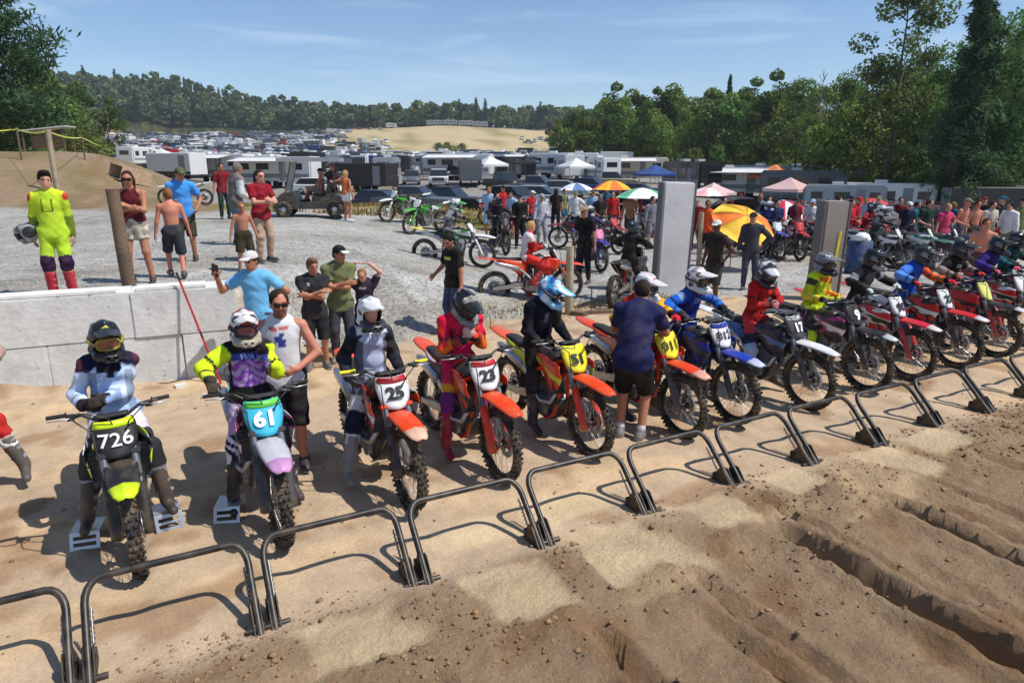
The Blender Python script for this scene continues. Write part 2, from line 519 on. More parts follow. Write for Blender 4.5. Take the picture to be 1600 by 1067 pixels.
def hand_prims(lab, w, d, nb, side, curl=.35, s=1.0, fat=1.0):
    """palm and five fingers; w wrist, d pointing direction, nb back-of-hand normal, side +1 left hand"""
    d = nrm(d); nb = np.asarray(nb, float); nb = nrm(nb - d * (nb @ d)); lat = np.cross(d, nb) * side  # towards the thumb
    out = []
    pl = .085 * s
    for o, r in ((-.028, .016), (0, .018), (.026, .017)):
        out.append(Cone(lab, w + lat * o * .7 * s, w + d * pl + lat * o * s, r * s * fat, r * .8 * s * fat, k=.012))
    for o, L in ((.031, .072), (.011, .082), (-.010, .076), (-.030, .058)):
        L *= s; a = w + d * pl + lat * o * s
        d1 = nrm(d * cos(curl) - nb * sin(curl)); d2 = nrm(d * cos(curl * 2.3) - nb * sin(curl * 2.3)); d3 = nrm(d * cos(curl * 3.3) - nb * sin(curl * 3.3))
        b = a + d1 * L * .45; c = b + d2 * L * .32; e = c + d3 * L * .23; r = .0092 * s * fat
        out += [Cone(lab, a, b, r, r * .95, k=.004), Cone(lab, b, c, r * .95, r * .9, k=.004), Cone(lab, c, e, r * .9, r * .75, k=.004)]
    a = w + d * .022 * s + lat * .028 * s; t1 = nrm(d * .75 + lat * .75 - nb * .25); t2 = nrm(d + lat * .15 - nb * .4 * (1 + curl))
    b = a + t1 * .042 * s; c = b + t2 * .036 * s
    out += [Cone(lab, a, b, .0125 * s * fat, .011 * s * fat, k=.008), Cone(lab, b, c, .0105 * s * fat, .008 * s * fat, k=.004)]
    return out

SKINS = {'fair': lin((205, 150, 125)), 'tan': lin((176, 118, 90)), 'red': lin((196, 128, 104)), 'dark': lin((96, 62, 46))}

def rot_z(a): c, s = cos(a), sin(a); return np.array([[c, -s, 0], [s, c, 0], [0, 0, 1.]])
def rot_y(a): c, s = cos(a), sin(a); return np.array([[c, 0, s], [0, 1, 0], [-s, 0, c]])
def rot_x(a): c, s = cos(a), sin(a); return np.array([[1, 0, 0], [0, c, -s], [0, s, c]])

def skeleton(P):
    """joints from a pose: local x forward, y left, z up, for a body of 1.75 m scaled by s"""
    s = P.get('s', 1.0); g = P.get('girth', 1.0); J = {'s': s, 'g': g}
    pel = np.array(P.get('pelvis', (0, 0, .93 * s)), float)
    lean = P.get('lean', 0.0); side = P.get('side', 0.0); tw = P.get('twist', 0.0)
    Rp = rot_z(P.get('pyaw', 0.0)); Rt = Rp @ rot_z(tw) @ rot_x(side) @ rot_y(lean)
    Rmid = Rp @ rot_z(tw * .5) @ rot_x(side * .6) @ rot_y(lean * P.get('low', .7))
    up = Rmid @ V3(0, 0, 1)
    J['pel'] = pel; J['abd'] = pel + up * .20 * s; J['chest'] = J['abd'] + Rt @ V3(.0, 0, .17 * s); J['neck'] = J['chest'] + Rt @ V3(.005, 0, .14 * s)
    J['Rt'] = Rt; J['Rp'] = Rp; J['fw'] = Rt @ V3(1, 0, 0); J['lf'] = Rt @ V3(0, 1, 0)
    hp, hy, hr = P.get('head', (0, 0, 0))[:3]
    Rh = Rp @ rot_z(tw + hy) @ rot_y(hp) @ rot_x(hr); J['Rh'] = Rh
    J['hd'] = J['neck'] + (Rt @ V3(.01, 0, .05 * s) * .6 + Rh @ V3(.02, 0, .05 * s) * .4) + Rh @ V3(.02, 0, .105 * s)
    sw = .178 * s * P.get('shw', 1.0)
    for sd, S in ((1, 'L'), (-1, 'R')):
        shr = P.get('shrug' + S, (0, 0))
        J['sh' + S] = J['neck'] + Rt @ V3(shr[0], sd * sw, -.062 * s + shr[1])
        hip = pel + Rp @ V3(0, sd * .082 * s, -.02 * s); J['hip' + S] = hip
        tgt = np.array(P['hand' + S], float) if 'hand' + S in P else J['sh' + S] + V3(.03, sd * .10, -.53 * s)
        J['el' + S], J['wr' + S] = ik(J['sh' + S], tgt, .285 * s, .255 * s, Rt @ np.array(P.get('elbow' + S, (-1, sd * .6, -.3))))
        ft = np.array(P['foot' + S], float) if 'foot' + S in P else V3(0, sd * .11, .085 * s)
        J['kn' + S], J['an' + S] = ik(hip, ft, .425 * s * P.get('leg', 1.0), .415 * s * P.get('leg', 1.0), Rp @ np.array(P.get('knee' + S, (1, sd * .15, 0))))
        ty = P.get('toe' + S, sd * .2); J['toe' + S] = J['an' + S] + Rp @ rot_z(ty) @ V3(.165 * s, 0, -.045 * s + P.get('heel', 0.0))
        J['heel' + S] = J['an' + S] + Rp @ rot_z(ty) @ V3(-.04 * s, 0, -.045 * s)
    return J

def torso_prims(J, e, k=.04, g=1.0):
    s = J['s']; fw = J['fw']; out = []; g = J['g']
    up = nrm(J['chest'] - J['pel'])
    out.append(Cone('hips', J['hipL'], J['hipR'], .085 * s * g + e, .085 * s * g + e, k=k))
    out.append(Cone('hips', J['pel'] - up * .02, J['abd'], .128 * s * g + e, .125 * s * g + e, flat=(fw, .80), k=k))
    out.append(Cone('abd', J['abd'], J['chest'], .125 * s * g + e, .148 * s * (g * .5 + .5) + e, flat=(fw, .76), k=k))
    out.append(Cone('chest', J['chest'], J['neck'] - J['Rt'] @ V3(0, 0, .06 * s), .148 * s * (g * .5 + .5) + e, .118 * s + e, flat=(fw, .72), k=k))
    for S in 'LR':
        out.append(Cone('yoke', J['neck'] - J['Rt'] @ V3(.0, 0, .035 * s), J['sh' + S], .058 * s + e, .060 * s + e, k=k))
    return out

def arm_prims(J, S, e, t_end=None, k=.014):
    s = J['s']; sh, el, wr = J['sh' + S], J['el' + S], J['wr' + S]; out = []
    te = 2.0 if t_end is None else t_end
    out.append(Cone('ua' + S, sh, el, .050 * s + e, .039 * s + e, cut=(-1, min(te, 1.0) if te < 1 else 9), k=k))
    if te > 1: out.append(Cone('fa' + S, el, wr, .042 * s + e, .029 * s + e * .8, cut=(-9, te - 1 if te < 2 else 9), k=k))
    return out

def leg_prims(J, S, e, t_end=None, k=.03, t0=None, flare=0.0):
    s = J['s']; g = J['g']; out = []; te = 2.0 if t_end is None else t_end
    out.append(Cone('th' + S, J['hip' + S], J['kn' + S], .084 * s * g + e, .057 * s + e + flare, cut=(-1, te if te < 1.15 else 9), k=k))
    if te > 1.15: out.append(Cone('shn' + S, J['kn' + S], J['an' + S], .058 * s + e, .040 * s + e * .9, cut=(-9, te - 1 if te < 2 else 9), k=k))
    return out

def foot_prims(J, S, e=0.0, lab='foot'):
    s = J['s']
    return [Cone(lab + S, J['heel' + S], J['an' + S], .035 * s + e, .038 * s + e, k=.02), Cone(lab + S, J['heel' + S], J['toe' + S], .034 * s + e, .030 * s + e, k=.02)]

def head_prims(J, e=0.0):
    s = J['s']; R = J['Rh']; c = J['hd']; q = lambda x, y, z: c + R @ (V3(x, y, z) * s)
    P = [Ell('head', q(-.008, 0, .025), V3(.097 + e, .076 + e, .092 + e) * s, R, k=.03), Ell('head', q(.022, 0, -.045), V3(.066, .056, .072) * s, R, k=.03),
         Cone('face', q(.088, 0, .012), q(.105, 0, -.026), .009 * s, .014 * s, k=.012), Cone('face', q(.062, 0, -.095), q(.072, 0, -.095), .022 * s, .018 * s, k=.02),
         Cone('face', q(.08, .02, -.062), q(.08, -.02, -.062), .013 * s, .013 * s, k=.012), Cone('head', q(.08, .035, .028), q(.08, -.035, .028), .013 * s, .013 * s, k=.02),
         Ell('ear', q(-.005, .078, -.008), V3(.018, .008, .030) * s, R, k=.006), Ell('ear', q(-.005, -.078, -.008), V3(.018, .008, .030) * s, R, k=.006),
         Cone('neck', J['neck'] - J['Rt'] @ V3(0, 0, .03 * s), q(-.01, 0, -.05), .056 * s, .052 * s, k=.03)]
    return P

def build_person(label, loc, rz, pose, fit, h=.02, group=None, name='person', nolabelpart=True):
    """a person: Empty > body, clothing, helmet or hair"""
    root = empty(name, loc, rz, label, 'person', group)
    J = skeleton(pose); s = J['s']
    sk = np.array(SKINS[fit.get('skin', 'fair')])
    near = h < .018
    # ---- body
    full = fit.get('gear', False)
    bp = head_prims(J)
    ht = fit.get('thin', 0.0)
    bp += torso_prims(J, -.004 if not full else -.02)
    for S in 'LR':
        bp += arm_prims(J, S, 0 if not full else -.006); bp += leg_prims(J, S, 0 if not full else -.008); bp += foot_prims(J, S, -.006)
    hands = []
    for sd, S in ((1, 'L'), (-1, 'R')):
        wr = J['wr' + S]; d = pose.get('hdir' + S); fa = nrm(wr - J['el' + S])
        d = fa if d is None else np.asarray(d, float); nb = pose.get('hnorm' + S); nb = J['Rt'] @ V3(0, sd, 0) if nb is None else np.asarray(nb, float)
        hands.append((S, hand_prims('hand' + S, wr, d, nb, sd, pose.get('curl' + S, .35), s * 1.05, 1.0 if h < .016 else 1.15)))
    if not full:
        for S, hp_ in hands: bp += hp_
    def face(V, C):
        R = J['Rh']; q = (V - J['hd']) @ R / s
        hd = (q[:, 0] > .03) & (np.abs(q[:, 1]) < .07) & (np.abs(q[:, 2]) < .13)
        eye = hd & (np.abs(np.abs(q[:, 1]) - .032) < .014) & (np.abs(q[:, 2] - .006) < .009) & (q[:, 0] > .06)
        brow = hd & (np.abs(np.abs(q[:, 1]) - .032) < .02) & (np.abs(q[:, 2] - .027) < .006) & (q[:, 0] > .06)
        lip = hd & (np.abs(q[:, 1]) < .024) & (np.abs(q[:, 2] + .06) < .008) & (q[:, 0] > .07)
        C[eye] = (.02, .015, .012); C[brow] = sk * .35; C[lip] = sk * np.array([.75, .45, .42])
        b = fit.get('beard')
        if b is not None:
            bd = (q[:, 2] < -.04) & (q[:, 2] > -.14) & (q[:, 0] > .0) & ~lip; C[bd] = C[bd] * .4 + np.array(b) * .6
        return C
    garment('body', bp, (.03 if full and near else h), {}, root, SKIN, default=tuple(sk), extra=face, sm=1)
    # ---- clothes
    seed = random.random() * 6
    top = fit.get('top')
    if top:
        e = top.get('e', .014); te = top.get('sleeve', 2.0)
        tp = torso_prims(J, e)
        hem = top.get('hem', .10)
        tp.append(Cone('hips', J['abd'], J['pel'] - V3(0, 0, hem) * s, .125 * s * J['g'] + e, .142 * s * J['g'] + e + .006, flat=(J['Rp'] @ V3(1, 0, 0), .82), cut=(-9, 1.0), k=.03))
        hz = J['pel'] - J['Rp'] @ V3(0, 0, hem * .35) * s
        tp.append(Cone('hips', hz + J['Rp'] @ V3(0, .075 * s * J['g'], 0), hz - J['Rp'] @ V3(0, .075 * s * J['g'], 0), .094 * s * J['g'] + e, .094 * s * J['g'] + e, k=.05))
        subs = []
        if te > 0:
            for S in 'LR': tp += arm_prims(J, S, e + top.get('loose', .006), te)
        else:
            tp = [p for p in tp if p.lab != 'yoke'] + [Cone('yoke', J['neck'] - J['Rt'] @ V3(.0, 0, .05 * s), J['sh' + S] * .8 + J['neck'] * .2 - J['Rt'] @ V3(0, 0, .03 * s), .062 * s + e, .05 * s + e, k=.03) for S in 'LR']
        if top.get('collar'): tp.append(Cone('collar', J['neck'] - J['Rt'] @ V3(0, 0, .03), J['neck'] + J['Rt'] @ V3(.004, 0, .03 * s), .068 * s, .064 * s, cut=(-9, 1), k=.02))
        def deco(V, C):
            R = J['Rt']; q = (V - J['chest']) @ R / s
            front = (q[:, 0] > .02) & (np.abs(q[:, 1]) < .15)
            for dd in top.get('deco', ()):
                kind = dd[0]
                if kind == 'rect':
                    _, y0, y1, z0, z1, c = dd; m = front & (q[:, 1] > y0) & (q[:, 1] < y1) & (q[:, 2] > z0) & (q[:, 2] < z1); C[m] = c
                elif kind == 'wave':
                    _, z0, z1, c1, c2 = dd; m = front & (q[:, 2] > z0) & (q[:, 2] < z1)
                    v = np.sin(70 * q[:, 2] + 3.2 * np.sin(26 * q[:, 1] + 9 * q[:, 2]) + 12 * q[:, 1]) > 0
                    C[m & v] = c1; C[m & ~v] = c2
                elif kind == 'blot':
                    _, fq, thr, c = dd
                    v = np.sin(fq * q[:, 0] + 2 * np.sin(fq * .7 * q[:, 2])) + np.sin(fq * 1.1 * q[:, 1] + 1.3 + 2 * np.sin(fq * .6 * q[:, 0])) + np.sin(fq * 1.2 * q[:, 2] + .4)
                    C[v > thr] = c
                elif kind == 'side':
                    m = (np.abs(q[:, 1]) > .105) & (np.abs(q[:, 1]) < .17) & (q[:, 2] < .02) & (q[:, 2] > -.45); C[m] = C[m] * .25 + np.array(dd[1]) * .75
                elif kind == 'back':
                    _, c = dd; C[q[:, 0] < -.03] = c
                elif kind == 'pads':   # shoulder patches
                    _, c = dd
                    for S in 'LR':
                        m = np.linalg.norm((V - J['sh' + S] - J['Rt'] @ V3(.02, (.05 if S == 'L' else -.05), 0)), axis=1) < .055; C[m] = c
            return C
        garment(top.get('name', 'shirt'), tp, h, top['cfg'], root, CLOTH, default=top['cfg'].get('default', (.5, .5, .5)), wrinkle=top.get('wr', .0042), extra=deco, seed=seed)
        for tx in top.get('text', ()):
            t_, size, y0, z0, c, *rest = tx
            me = text_mesh(t_, size * s, .0006, rest[0] if rest else 0.0, size * .012)
            V0 = np.zeros(len(me.vertices) * 3); me.vertices.foreach_get('co', V0); V0 = V0.reshape(-1, 3)
            # lay the print on the curved cloth: find the surface along the chest's forward axis
            R = J['Rt']; yy = V0[:, 0] + y0 * s; zz = V0[:, 1] + z0 * s
            base = J['chest'] + np.outer(yy, R[:, 1]) + np.outer(zz, R[:, 2])
            xs = np.full(len(V0), .30); 
            for _ in range(26):
                Pp = base + np.outer(xs, R[:, 0]); dmin = np.min([p.d(Pp) for p in tp], 0)
                xs -= np.maximum(dmin - .012, 0) * .8
            Pp = base + np.outer(xs + .002 + V0[:, 2] * 1.0, R[:, 0])
            m2 = me.copy(); m2.vertices.foreach_set('co', Pp.astype(np.float32).ravel()); m2.update()
            ob('printed_text', m2, root, mat('print_%02x%02x%02x' % tuple(int(v * 255) for v in c), c, .7))
    bot = fit.get('bottom')
    if bot:
        e = bot.get('e', .016); te = bot.get('len', 2.0)
        bpz = [Cone('hips', J['hipL'], J['hipR'], .082 * s * J['g'] + e, .082 * s * J['g'] + e, k=.04), Cone('hips', J['pel'], J['pel'] * .45 + J['abd'] * .55, .130 * s * J['g'] + e * .6, .126 * s * J['g'] + e * .5, flat=(J['fw'], .82), cut=(-9, 1), k=.03)]
        for S in 'LR': bpz += leg_prims(J, S, e, te, flare=bot.get('flare', 0.0))
        if bot.get('knee'):
            for S in 'LR': bpz.append(Cone('knee' + S, J['kn' + S] + V3(.0, 0, .04), J['kn' + S] + nrm(J['an' + S] - J['kn' + S]) * .08, .066 * s + e, .060 * s + e, k=.03))
        def pdeco(V, C):
            for dd in bot.get('deco', ()):
                if dd[0] == 'wave':
                    v = np.sin(80 * V[:, 2] * .5 + 60 * V[:, 1] + 3 * np.sin(22 * V[:, 2])) > .1; m = (V[:, 2] > dd[3]) & v; C[m] = dd[1]
                elif dd[0] == 'blot':
                    _, fq, thr, c = dd
                    v = np.sin(fq * V[:, 0] + 2 * np.sin(fq * .7 * V[:, 2])) + np.sin(fq * 1.1 * V[:, 1] + 1.3 + 2 * np.sin(fq * .6 * V[:, 0])) + np.sin(fq * 1.2 * V[:, 2] + .4)
                    C[v > thr] = c
            return C
        garment(bot.get('name', 'trousers'), bpz, h, bot['cfg'], root, CLOTH, default=bot['cfg'].get('default', (.3, .3, .3)), wrinkle=bot.get('wr', .004), extra=pdeco, seed=seed + 1)
    boots = fit.get('boots')
    if boots:
        for S in 'LR':
            if boots.get('tall'):
                shd = J['kn' + S] * .72 + J['an' + S] * .28; ax_ = nrm(J['an' + S] - J['kn' + S]); dirf = nrm(J['toe' + S] - J['heel' + S])
                P = [Cone('shaft', shd, J['an' + S], .073 * s, .060 * s, cut=(0, 9), k=.03), Cone('shaft', shd + dirf * .018, J['an' + S] + dirf * .03, .058 * s, .052 * s, cut=(.02, 9), k=.02), Cone('foot', J['heel' + S], J['toe' + S] + dirf * .03, .048 * s, .043 * s, k=.03),
                     Cone('sole', J['heel' + S] - V3(0, 0, .022 * s), J['toe' + S] + dirf * .035 - V3(0, 0, .022 * s), .04 * s, .036 * s, flat=(V3(0, 0, 1), .5), k=.006)]
                for q_ in (.15, .45, .75):
                    c_ = shd * (1 - q_) + J['an' + S] * q_
                    P.append(Cone('buckle', c_ - np.cross(dirf, ax_) * .05, c_ + np.cross(dirf, ax_) * .05 + dirf * .03, .030 * s, .030 * s, flat=(ax_, .5), k=.006))
                for p_ in P: pass
            else:
                P = foot_prims(J, S, .014 * s) + [Cone('sole', J['heel' + S] - V3(0, 0, .022 * s), J['toe' + S] - V3(0, 0, .020 * s), .045 * s, .042 * s, flat=(V3(0, 0, 1), .4), k=.006)]
                if boots.get('sock'): P.append(Cone('sock', J['an' + S] * .82 + J['kn' + S] * .18, J['an' + S], .047 * s, .046 * s, cut=(0, 9), k=.01))
                for p_ in P: p_.lab = p_.lab.rstrip('LR')
            garment('boot' if boots.get('tall') else 'shoe', P, (h * .8 if h > .02 else .017), boots['cfg'], root, LEATHER, default=boots['cfg'].get('default', (.05, .05, .05)), sm=1)
    gl = fit.get('gloves')
    if gl is not None:
        for S, hp_ in hands:
            fa = nrm(J['wr' + S] - J['el' + S])
            hp2 = hp_ + [Cone('cuff', J['wr' + S] - fa * .045 * s, J['wr' + S] + fa * .01, .037 * s, .033 * s, cut=(0, 9), k=.012)]
            for p_ in hp2:
                if p_.lab != 'cuff': p_.ra += .002; p_.rb += .002
            garment('glove', hp2, .0085 if near else .014, {'handL': gl, 'handR': gl, 'cuff': fit.get('cuff', gl)}, root, CLOTH, default=gl)
    # ---- head gear
    R = J['Rh']; c = J['hd']; q = lambda x, y, z: c + R @ (V3(x, y, z) * s)
    hair = fit.get('hair')
    if hair is not None:
        hp2 = [Ell('hair', q(-.018, 0, .032), V3(.098, .083, .095) * s, R, k=.02), Ell('hair', q(-.05, 0, -.01), V3(.062, .072, .075) * s, R, k=.02)]
        if fit.get('long'):
            hp2 += [Cone('hair', q(-.07, 0, 0), q(-.10, 0, -.17), .07 * s, .045 * s, k=.03), Cone('hair', q(-.03, .065, 0), q(-.05, .07, -.15), .03 * s, .02 * s, k=.02), Cone('hair', q(-.03, -.065, 0), q(-.05, -.07, -.15), .03 * s, .02 * s, k=.02)]
        if fit.get('quiff'): hp2 += [Cone('hair', q(.06, .03, .10), q(.07, -.03, .105), .028 * s, .03 * s, k=.03), Ell('hair', q(0, 0, .10), V3(.08, .06, .03) * s, R, k=.03)]
        garment('hair', hp2, (h * .8 if h > .02 else .014), {'hair': hair}, root, CLOTH, default=hair, wrinkle=.003,
                sub=[RBox('x', q(.115, 0, -.045), V3(.055, .09, .11) * s, R, .02)])
    cap = fit.get('cap')
    if cap is not None:
        ca = [Ell('crown', q(-.006, 0, .045), V3(.108, .088, .088) * s, R, k=.01)]
        bw = fit.get('capback', 1)
        yv = fit.get('capyaw', 0.0); Rb = R @ rot_z(yv); qb = lambda x, y, z: c + Rb @ (V3(x, y, z) * s)
        br = [Ell('brim', qb(.125 , 0, .048), V3(.075, .072, .011) * s, Rb @ rot_y(.22), k=.008)]
        if fit.get('brimall'): br = [Ell('brim', q(0, 0, .045), V3(.17, .155, .012) * s, R, k=.01)]
        garment('cap', ca + br, .010 if near else .014, {'crown': cap, 'brim': fit.get('brim', cap)}, root, CLOTH, default=cap, sm=1,
                sub=[RBox('x', q(0, 0, -.052), V3(.3, .3, .092) * s, R, .002)])
    if fit.get('shades'):
        b = MB()
        for sd in (1, -1):
            b.box(q(.098, sd * .034, .006), (.012, .052, .036), Matrix(R.tolist())); b.box(q(.045, sd * .078, .012), (.11, .006, .01), Matrix(R.tolist()))
        b.box(q(.102, 0, .014), (.01, .02, .01), Matrix(R.tolist()))
        ob('sunglasses', b.mesh('sunglasses'), root, mat('sunglass', (.01, .01, .012), .12, spec=.6))
    hm = fit.get('helmet')
    if hm is not None: add_helmet(root, J, hm)
    return root, J

# ------------------------------------------------------------------ helmets (shared meshes)
_H = {}
def helmet_meshes():
    if _H: return _H
    P = [Ell('shell', V3(-.012, 0, .022), V3(.148, .124, .138), k=.03), Ell('shell', V3(-.02, 0, -.05), V3(.128, .112, .10), k=.04)]
    for sd in (1, -1):
        P += [Cone('bar', V3(-.02, sd * .10, -.085), V3(.125, sd * .085, -.105), .040, .036, k=.03), Cone('bar', V3(.125, sd * .085, -.105), V3(.195, sd * .03, -.108), .036, .034, k=.025)]
    P += [Cone('bar', V3(.195, .03, -.108), V3(.195, -.03, -.108), .034, .034, k=.02), Cone('ridge', V3(.04, 0, .158), V3(-.12, 0, .12), .018, .02, k=.03)]
    for sd in (1, -1): P.append(Cone('ridge', V3(.03, sd * .075, .128), V3(-.11, sd * .07, .10), .014, .016, k=.025))
    sub = [RBox('port', V3(.14, 0, -.012), V3(.13, .094, .056), rad=.03), Ell('in', V3(-.006, 0, -.03), V3(.115, .094, .125)), RBox('bottom', V3(0, 0, -.24), V3(.3, .3, .085), rad=.01),
           RBox('vent', V3(.225, .028, -.105), V3(.03, .014, .012), rad=.005), RBox('vent', V3(.225, -.028, -.105), V3(.03, .014, .012), rad=.005)]
    V, Q = surface(P, .0115, sub=sub); V = smooth_verts(V, Q, 1, .4); _H['helmet'] = (V, Q)
    rows = []
    for u in np.linspace(0, 1, 9):
        x = .065 + .215 * u; w = .100 - .020 * u - .02 * max(0, u - .75) * 4; row = []
        for v in np.linspace(-1, 1, 9):
            row.append((x - .035 * v * v * (.4 + u), w * v, .128 - .006 * u - .045 * v * v * (1 - .35 * u) + .012 * math.exp(-(v * 4) ** 2)))
        rows.append(row)
    b = MB(); b.add(*slab(rows, .005), smooth=True); _H['peak'] = b.fix('helmet_peak')
    # goggles: frame ring and lens
    b = MB(); ring = []
    def gp(a, sc=1.0, x=0.0):
        y = .085 * sc * math.copysign(abs(cos(a)) ** .6, cos(a)); z = -.010 + .046 * sc * math.copysign(abs(sin(a)) ** .6, sin(a))
        return (.128 - 2.2 * y * y + x, y, z)
    b.tube([gp(a) for a in np.linspace(0, 2 * pi, 29)], .011, 6, cap=False)
    for sd in (1, -1):
        b.tube([(.118, sd * .083, -.008), (.085, sd * .112, -.004), (0, sd * .132, .002), (-.10, sd * .106, .01), (-.155, sd * .03, .012)], .015, 6)
    _H['goggle'] = b.fix('goggles')
    rows = []
    for r in np.linspace(0.05, .97, 5): rows.append([gp(a, r, .004 * (1 - r)) for a in np.linspace(0, 2 * pi, 29)])
    b = MB(); b.loft(rows); _H['lens'] = b.fix('goggle_lens')
    return _H

def add_helmet(root, J, hm):
    H = helmet_meshes(); s = J['s'] * hm.get('s', 1.06)
    V, Q = H['helmet']; c1 = np.array(hm['c']); C = np.tile(c1, (len(V), 1)); c2 = hm.get('c2'); c3 = hm.get('c3')
    if c2 is not None:
        f = hm.get('f', 26.0); o = hm.get('o', 0.0)
        v = np.sin(f * V[:, 0] + 9 * V[:, 2] + o + 1.5 * np.sin(14 * V[:, 2] + o)) + .8 * np.sin(f * 1.3 * V[:, 2] - 10 * V[:, 0] + 8 * np.abs(V[:, 1]) + 2 * o)
        C[v > hm.get('th', .55)] = c2
        if c3 is not None: C[v < -hm.get('th3', .9)] = c3
    cb = hm.get('bar')
    if cb is not None: C[(V[:, 2] < -.055) & (V[:, 0] > .05)] = cb
    C[(np.abs(V[:, 0] + .006) < .112) & (np.abs(V[:, 1]) < .097) & (V[:, 2] < .09) & (V[:, 2] > -.15) & ((((V[:, 0] + .006) / .122) ** 2 + (V[:, 1] / .10) ** 2 + ((V[:, 2] + .03) / .132) ** 2) < 1)] = (.012, .012, .012)
    me = mesh_np('helmet', V, Q, True, C)
    T = Matrix.Translation(Vector(J['hd'])) @ Matrix(J['Rh'].tolist()).to_4x4() @ Matrix.Diagonal((s, s, s, 1))
    o = ob('helmet', me, root, attr_mat('helmet_shell', .28, .5, .06, 0)); o.matrix_local = T
    pc = hm.get('peak', hm['c'])
    if pc is not None:
        ob('helmet_peak', H['peak'], o, graphic_mat('peak_%s' % str(hm.get('pk', tuple(round(x, 3) for x in pc))), pc, hm.get('peak2', pc), None, 7, .5, .3, .1))
    if hm.get('goggles', True):
        gc = hm.get('gc', (.03, .03, .03))
        ob('goggles', H['goggle'], o, mat('goggle_%.2f_%.2f_%.2f' % tuple(gc), gc, .5))
        lc = hm.get('lens', (.02, .02, .025))
        ob('goggle_lens', H['lens'], o, mat('lens_%.2f_%.2f_%.2f' % tuple(lc), lc, .08, .3, var=.05, spec=.8, coat=.5))
# ------------------------------------------------------------------ motocross bikes (local x forward, y left, z up, origin under the front axle)
RUBBER = mat('tyre_rubber', (.022, .021, .020), .85, var=.25, scale=20, dust=.55, bump=.3, bscale=60)
CHROME = mat('bare_metal', (.55, .55, .56), .32, .9, dust=.2)
DARKMET = mat('dark_metal', (.06, .06, .065), .45, .6, dust=.3)
ALU = mat('cast_aluminium', (.33, .33, .34), .5, .75, dust=.3)
BLACKP = mat('black_plastic', (.018, .018, .019), .45, dust=.25)
SEATM = mat('seat_cover', (.02, .02, .022), .8, bump=.3, bscale=200, dust=.2)
GRIPM = mat('grip_rubber', (.02, .02, .02), .8)
AX = -1.48   # rear axle x, front axle at 0

def wheel_meshes(R, rimr, sw, key, nk):
    """tyre with knobs, rim, spokes, disc; axle along y at the origin"""
    b = MB(); rc = (R - .014 + rimr) / 2; a_ = (R - .014 - rimr) / 2
    prof = []
    for i in range(14):
        t = 2 * pi * i / 14; prof.append((rc + a_ * cos(t) * (1.0 if cos(t) > 0 else .75), sw * sin(t)))
    b.lathe(prof, (0, 0, 0), n=40)
    for i in range(nk):
        a0 = 2 * pi * i / nk
        rows = [(0.0, .012, 0.0)] if i % 2 else [(.42, .011, .0), (-.42, .011, 0)]
        rows += [(1.02, .012, .5), (-1.02, .012, .5)] if i % 2 == 0 else [(.85, .011, .35), (-.85, .011, .35)]
        for (ang, hh, _) in rows:
            rr = rc + a_ * cos(ang) ; yy = sw * sin(ang)
            n_r, n_y = cos(ang), sin(ang)
            c = Vector(((rr + n_r * .005) * cos(a0), yy + n_y * .005, (rr + n_r * .005) * sin(a0)))
            er = Vector((cos(a0) * n_r, n_y, sin(a0) * n_r)); et = Vector((-sin(a0), 0, cos(a0))); es = er.cross(et)
            M = Matrix((et, es, er)).transposed()
            b.box(c, (.022, .024, .022), M, taper=.85)
    tyre = b.mesh(key + '_tyre')
    b = MB(); b.lathe([(rimr - .004, -.02), (rimr + .006, -.022), (rimr + .004, 0), (rimr + .006, .022), (rimr - .004, .02), (rimr - .014, .008), (rimr - .014, -.008)], (0, 0, 0), n=40)
    b.lathe([(.018, -.055), (.042, -.05), (.045, -.035), (.028, -.028), (.026, .028), (.045, .035), (.042, .05), (.018, .055)], (0, 0, 0), n=20)
    b.cyl((0, -.10, 0), (0, .10, 0), .012, n=10)
    rim = b.fix(key + '_rim')
    b = MB()
    for i in range(36):
        a0 = 2 * pi * i / 36; sd = 1 if i % 2 else -1; a1 = a0 + (.28 if (i // 2) % 2 else -.28)
        b.cyl((.04 * cos(a0), sd * .04, .04 * sin(a0)), ((rimr - .01) * cos(a1), sd * .006, (rimr - .01) * sin(a1)), .0022, n=4, cap=False)
    spokes = b.mesh(key + '_spokes')
    b = MB(); b.lathe([(.075, -.002), (.13, -.002), (.13, .002), (.075, .002)], (0, .062, 0), n=30)
    for i in range(6):
        a0 = 2 * pi * i / 6; b.cyl((.04 * cos(a0), .06, .04 * sin(a0)), (.08 * cos(a0 + .3), .062, .08 * sin(a0 + .3)), .008, n=5)
    disc = b.mesh(key + '_disc')
    return tyre, rim, spokes, disc

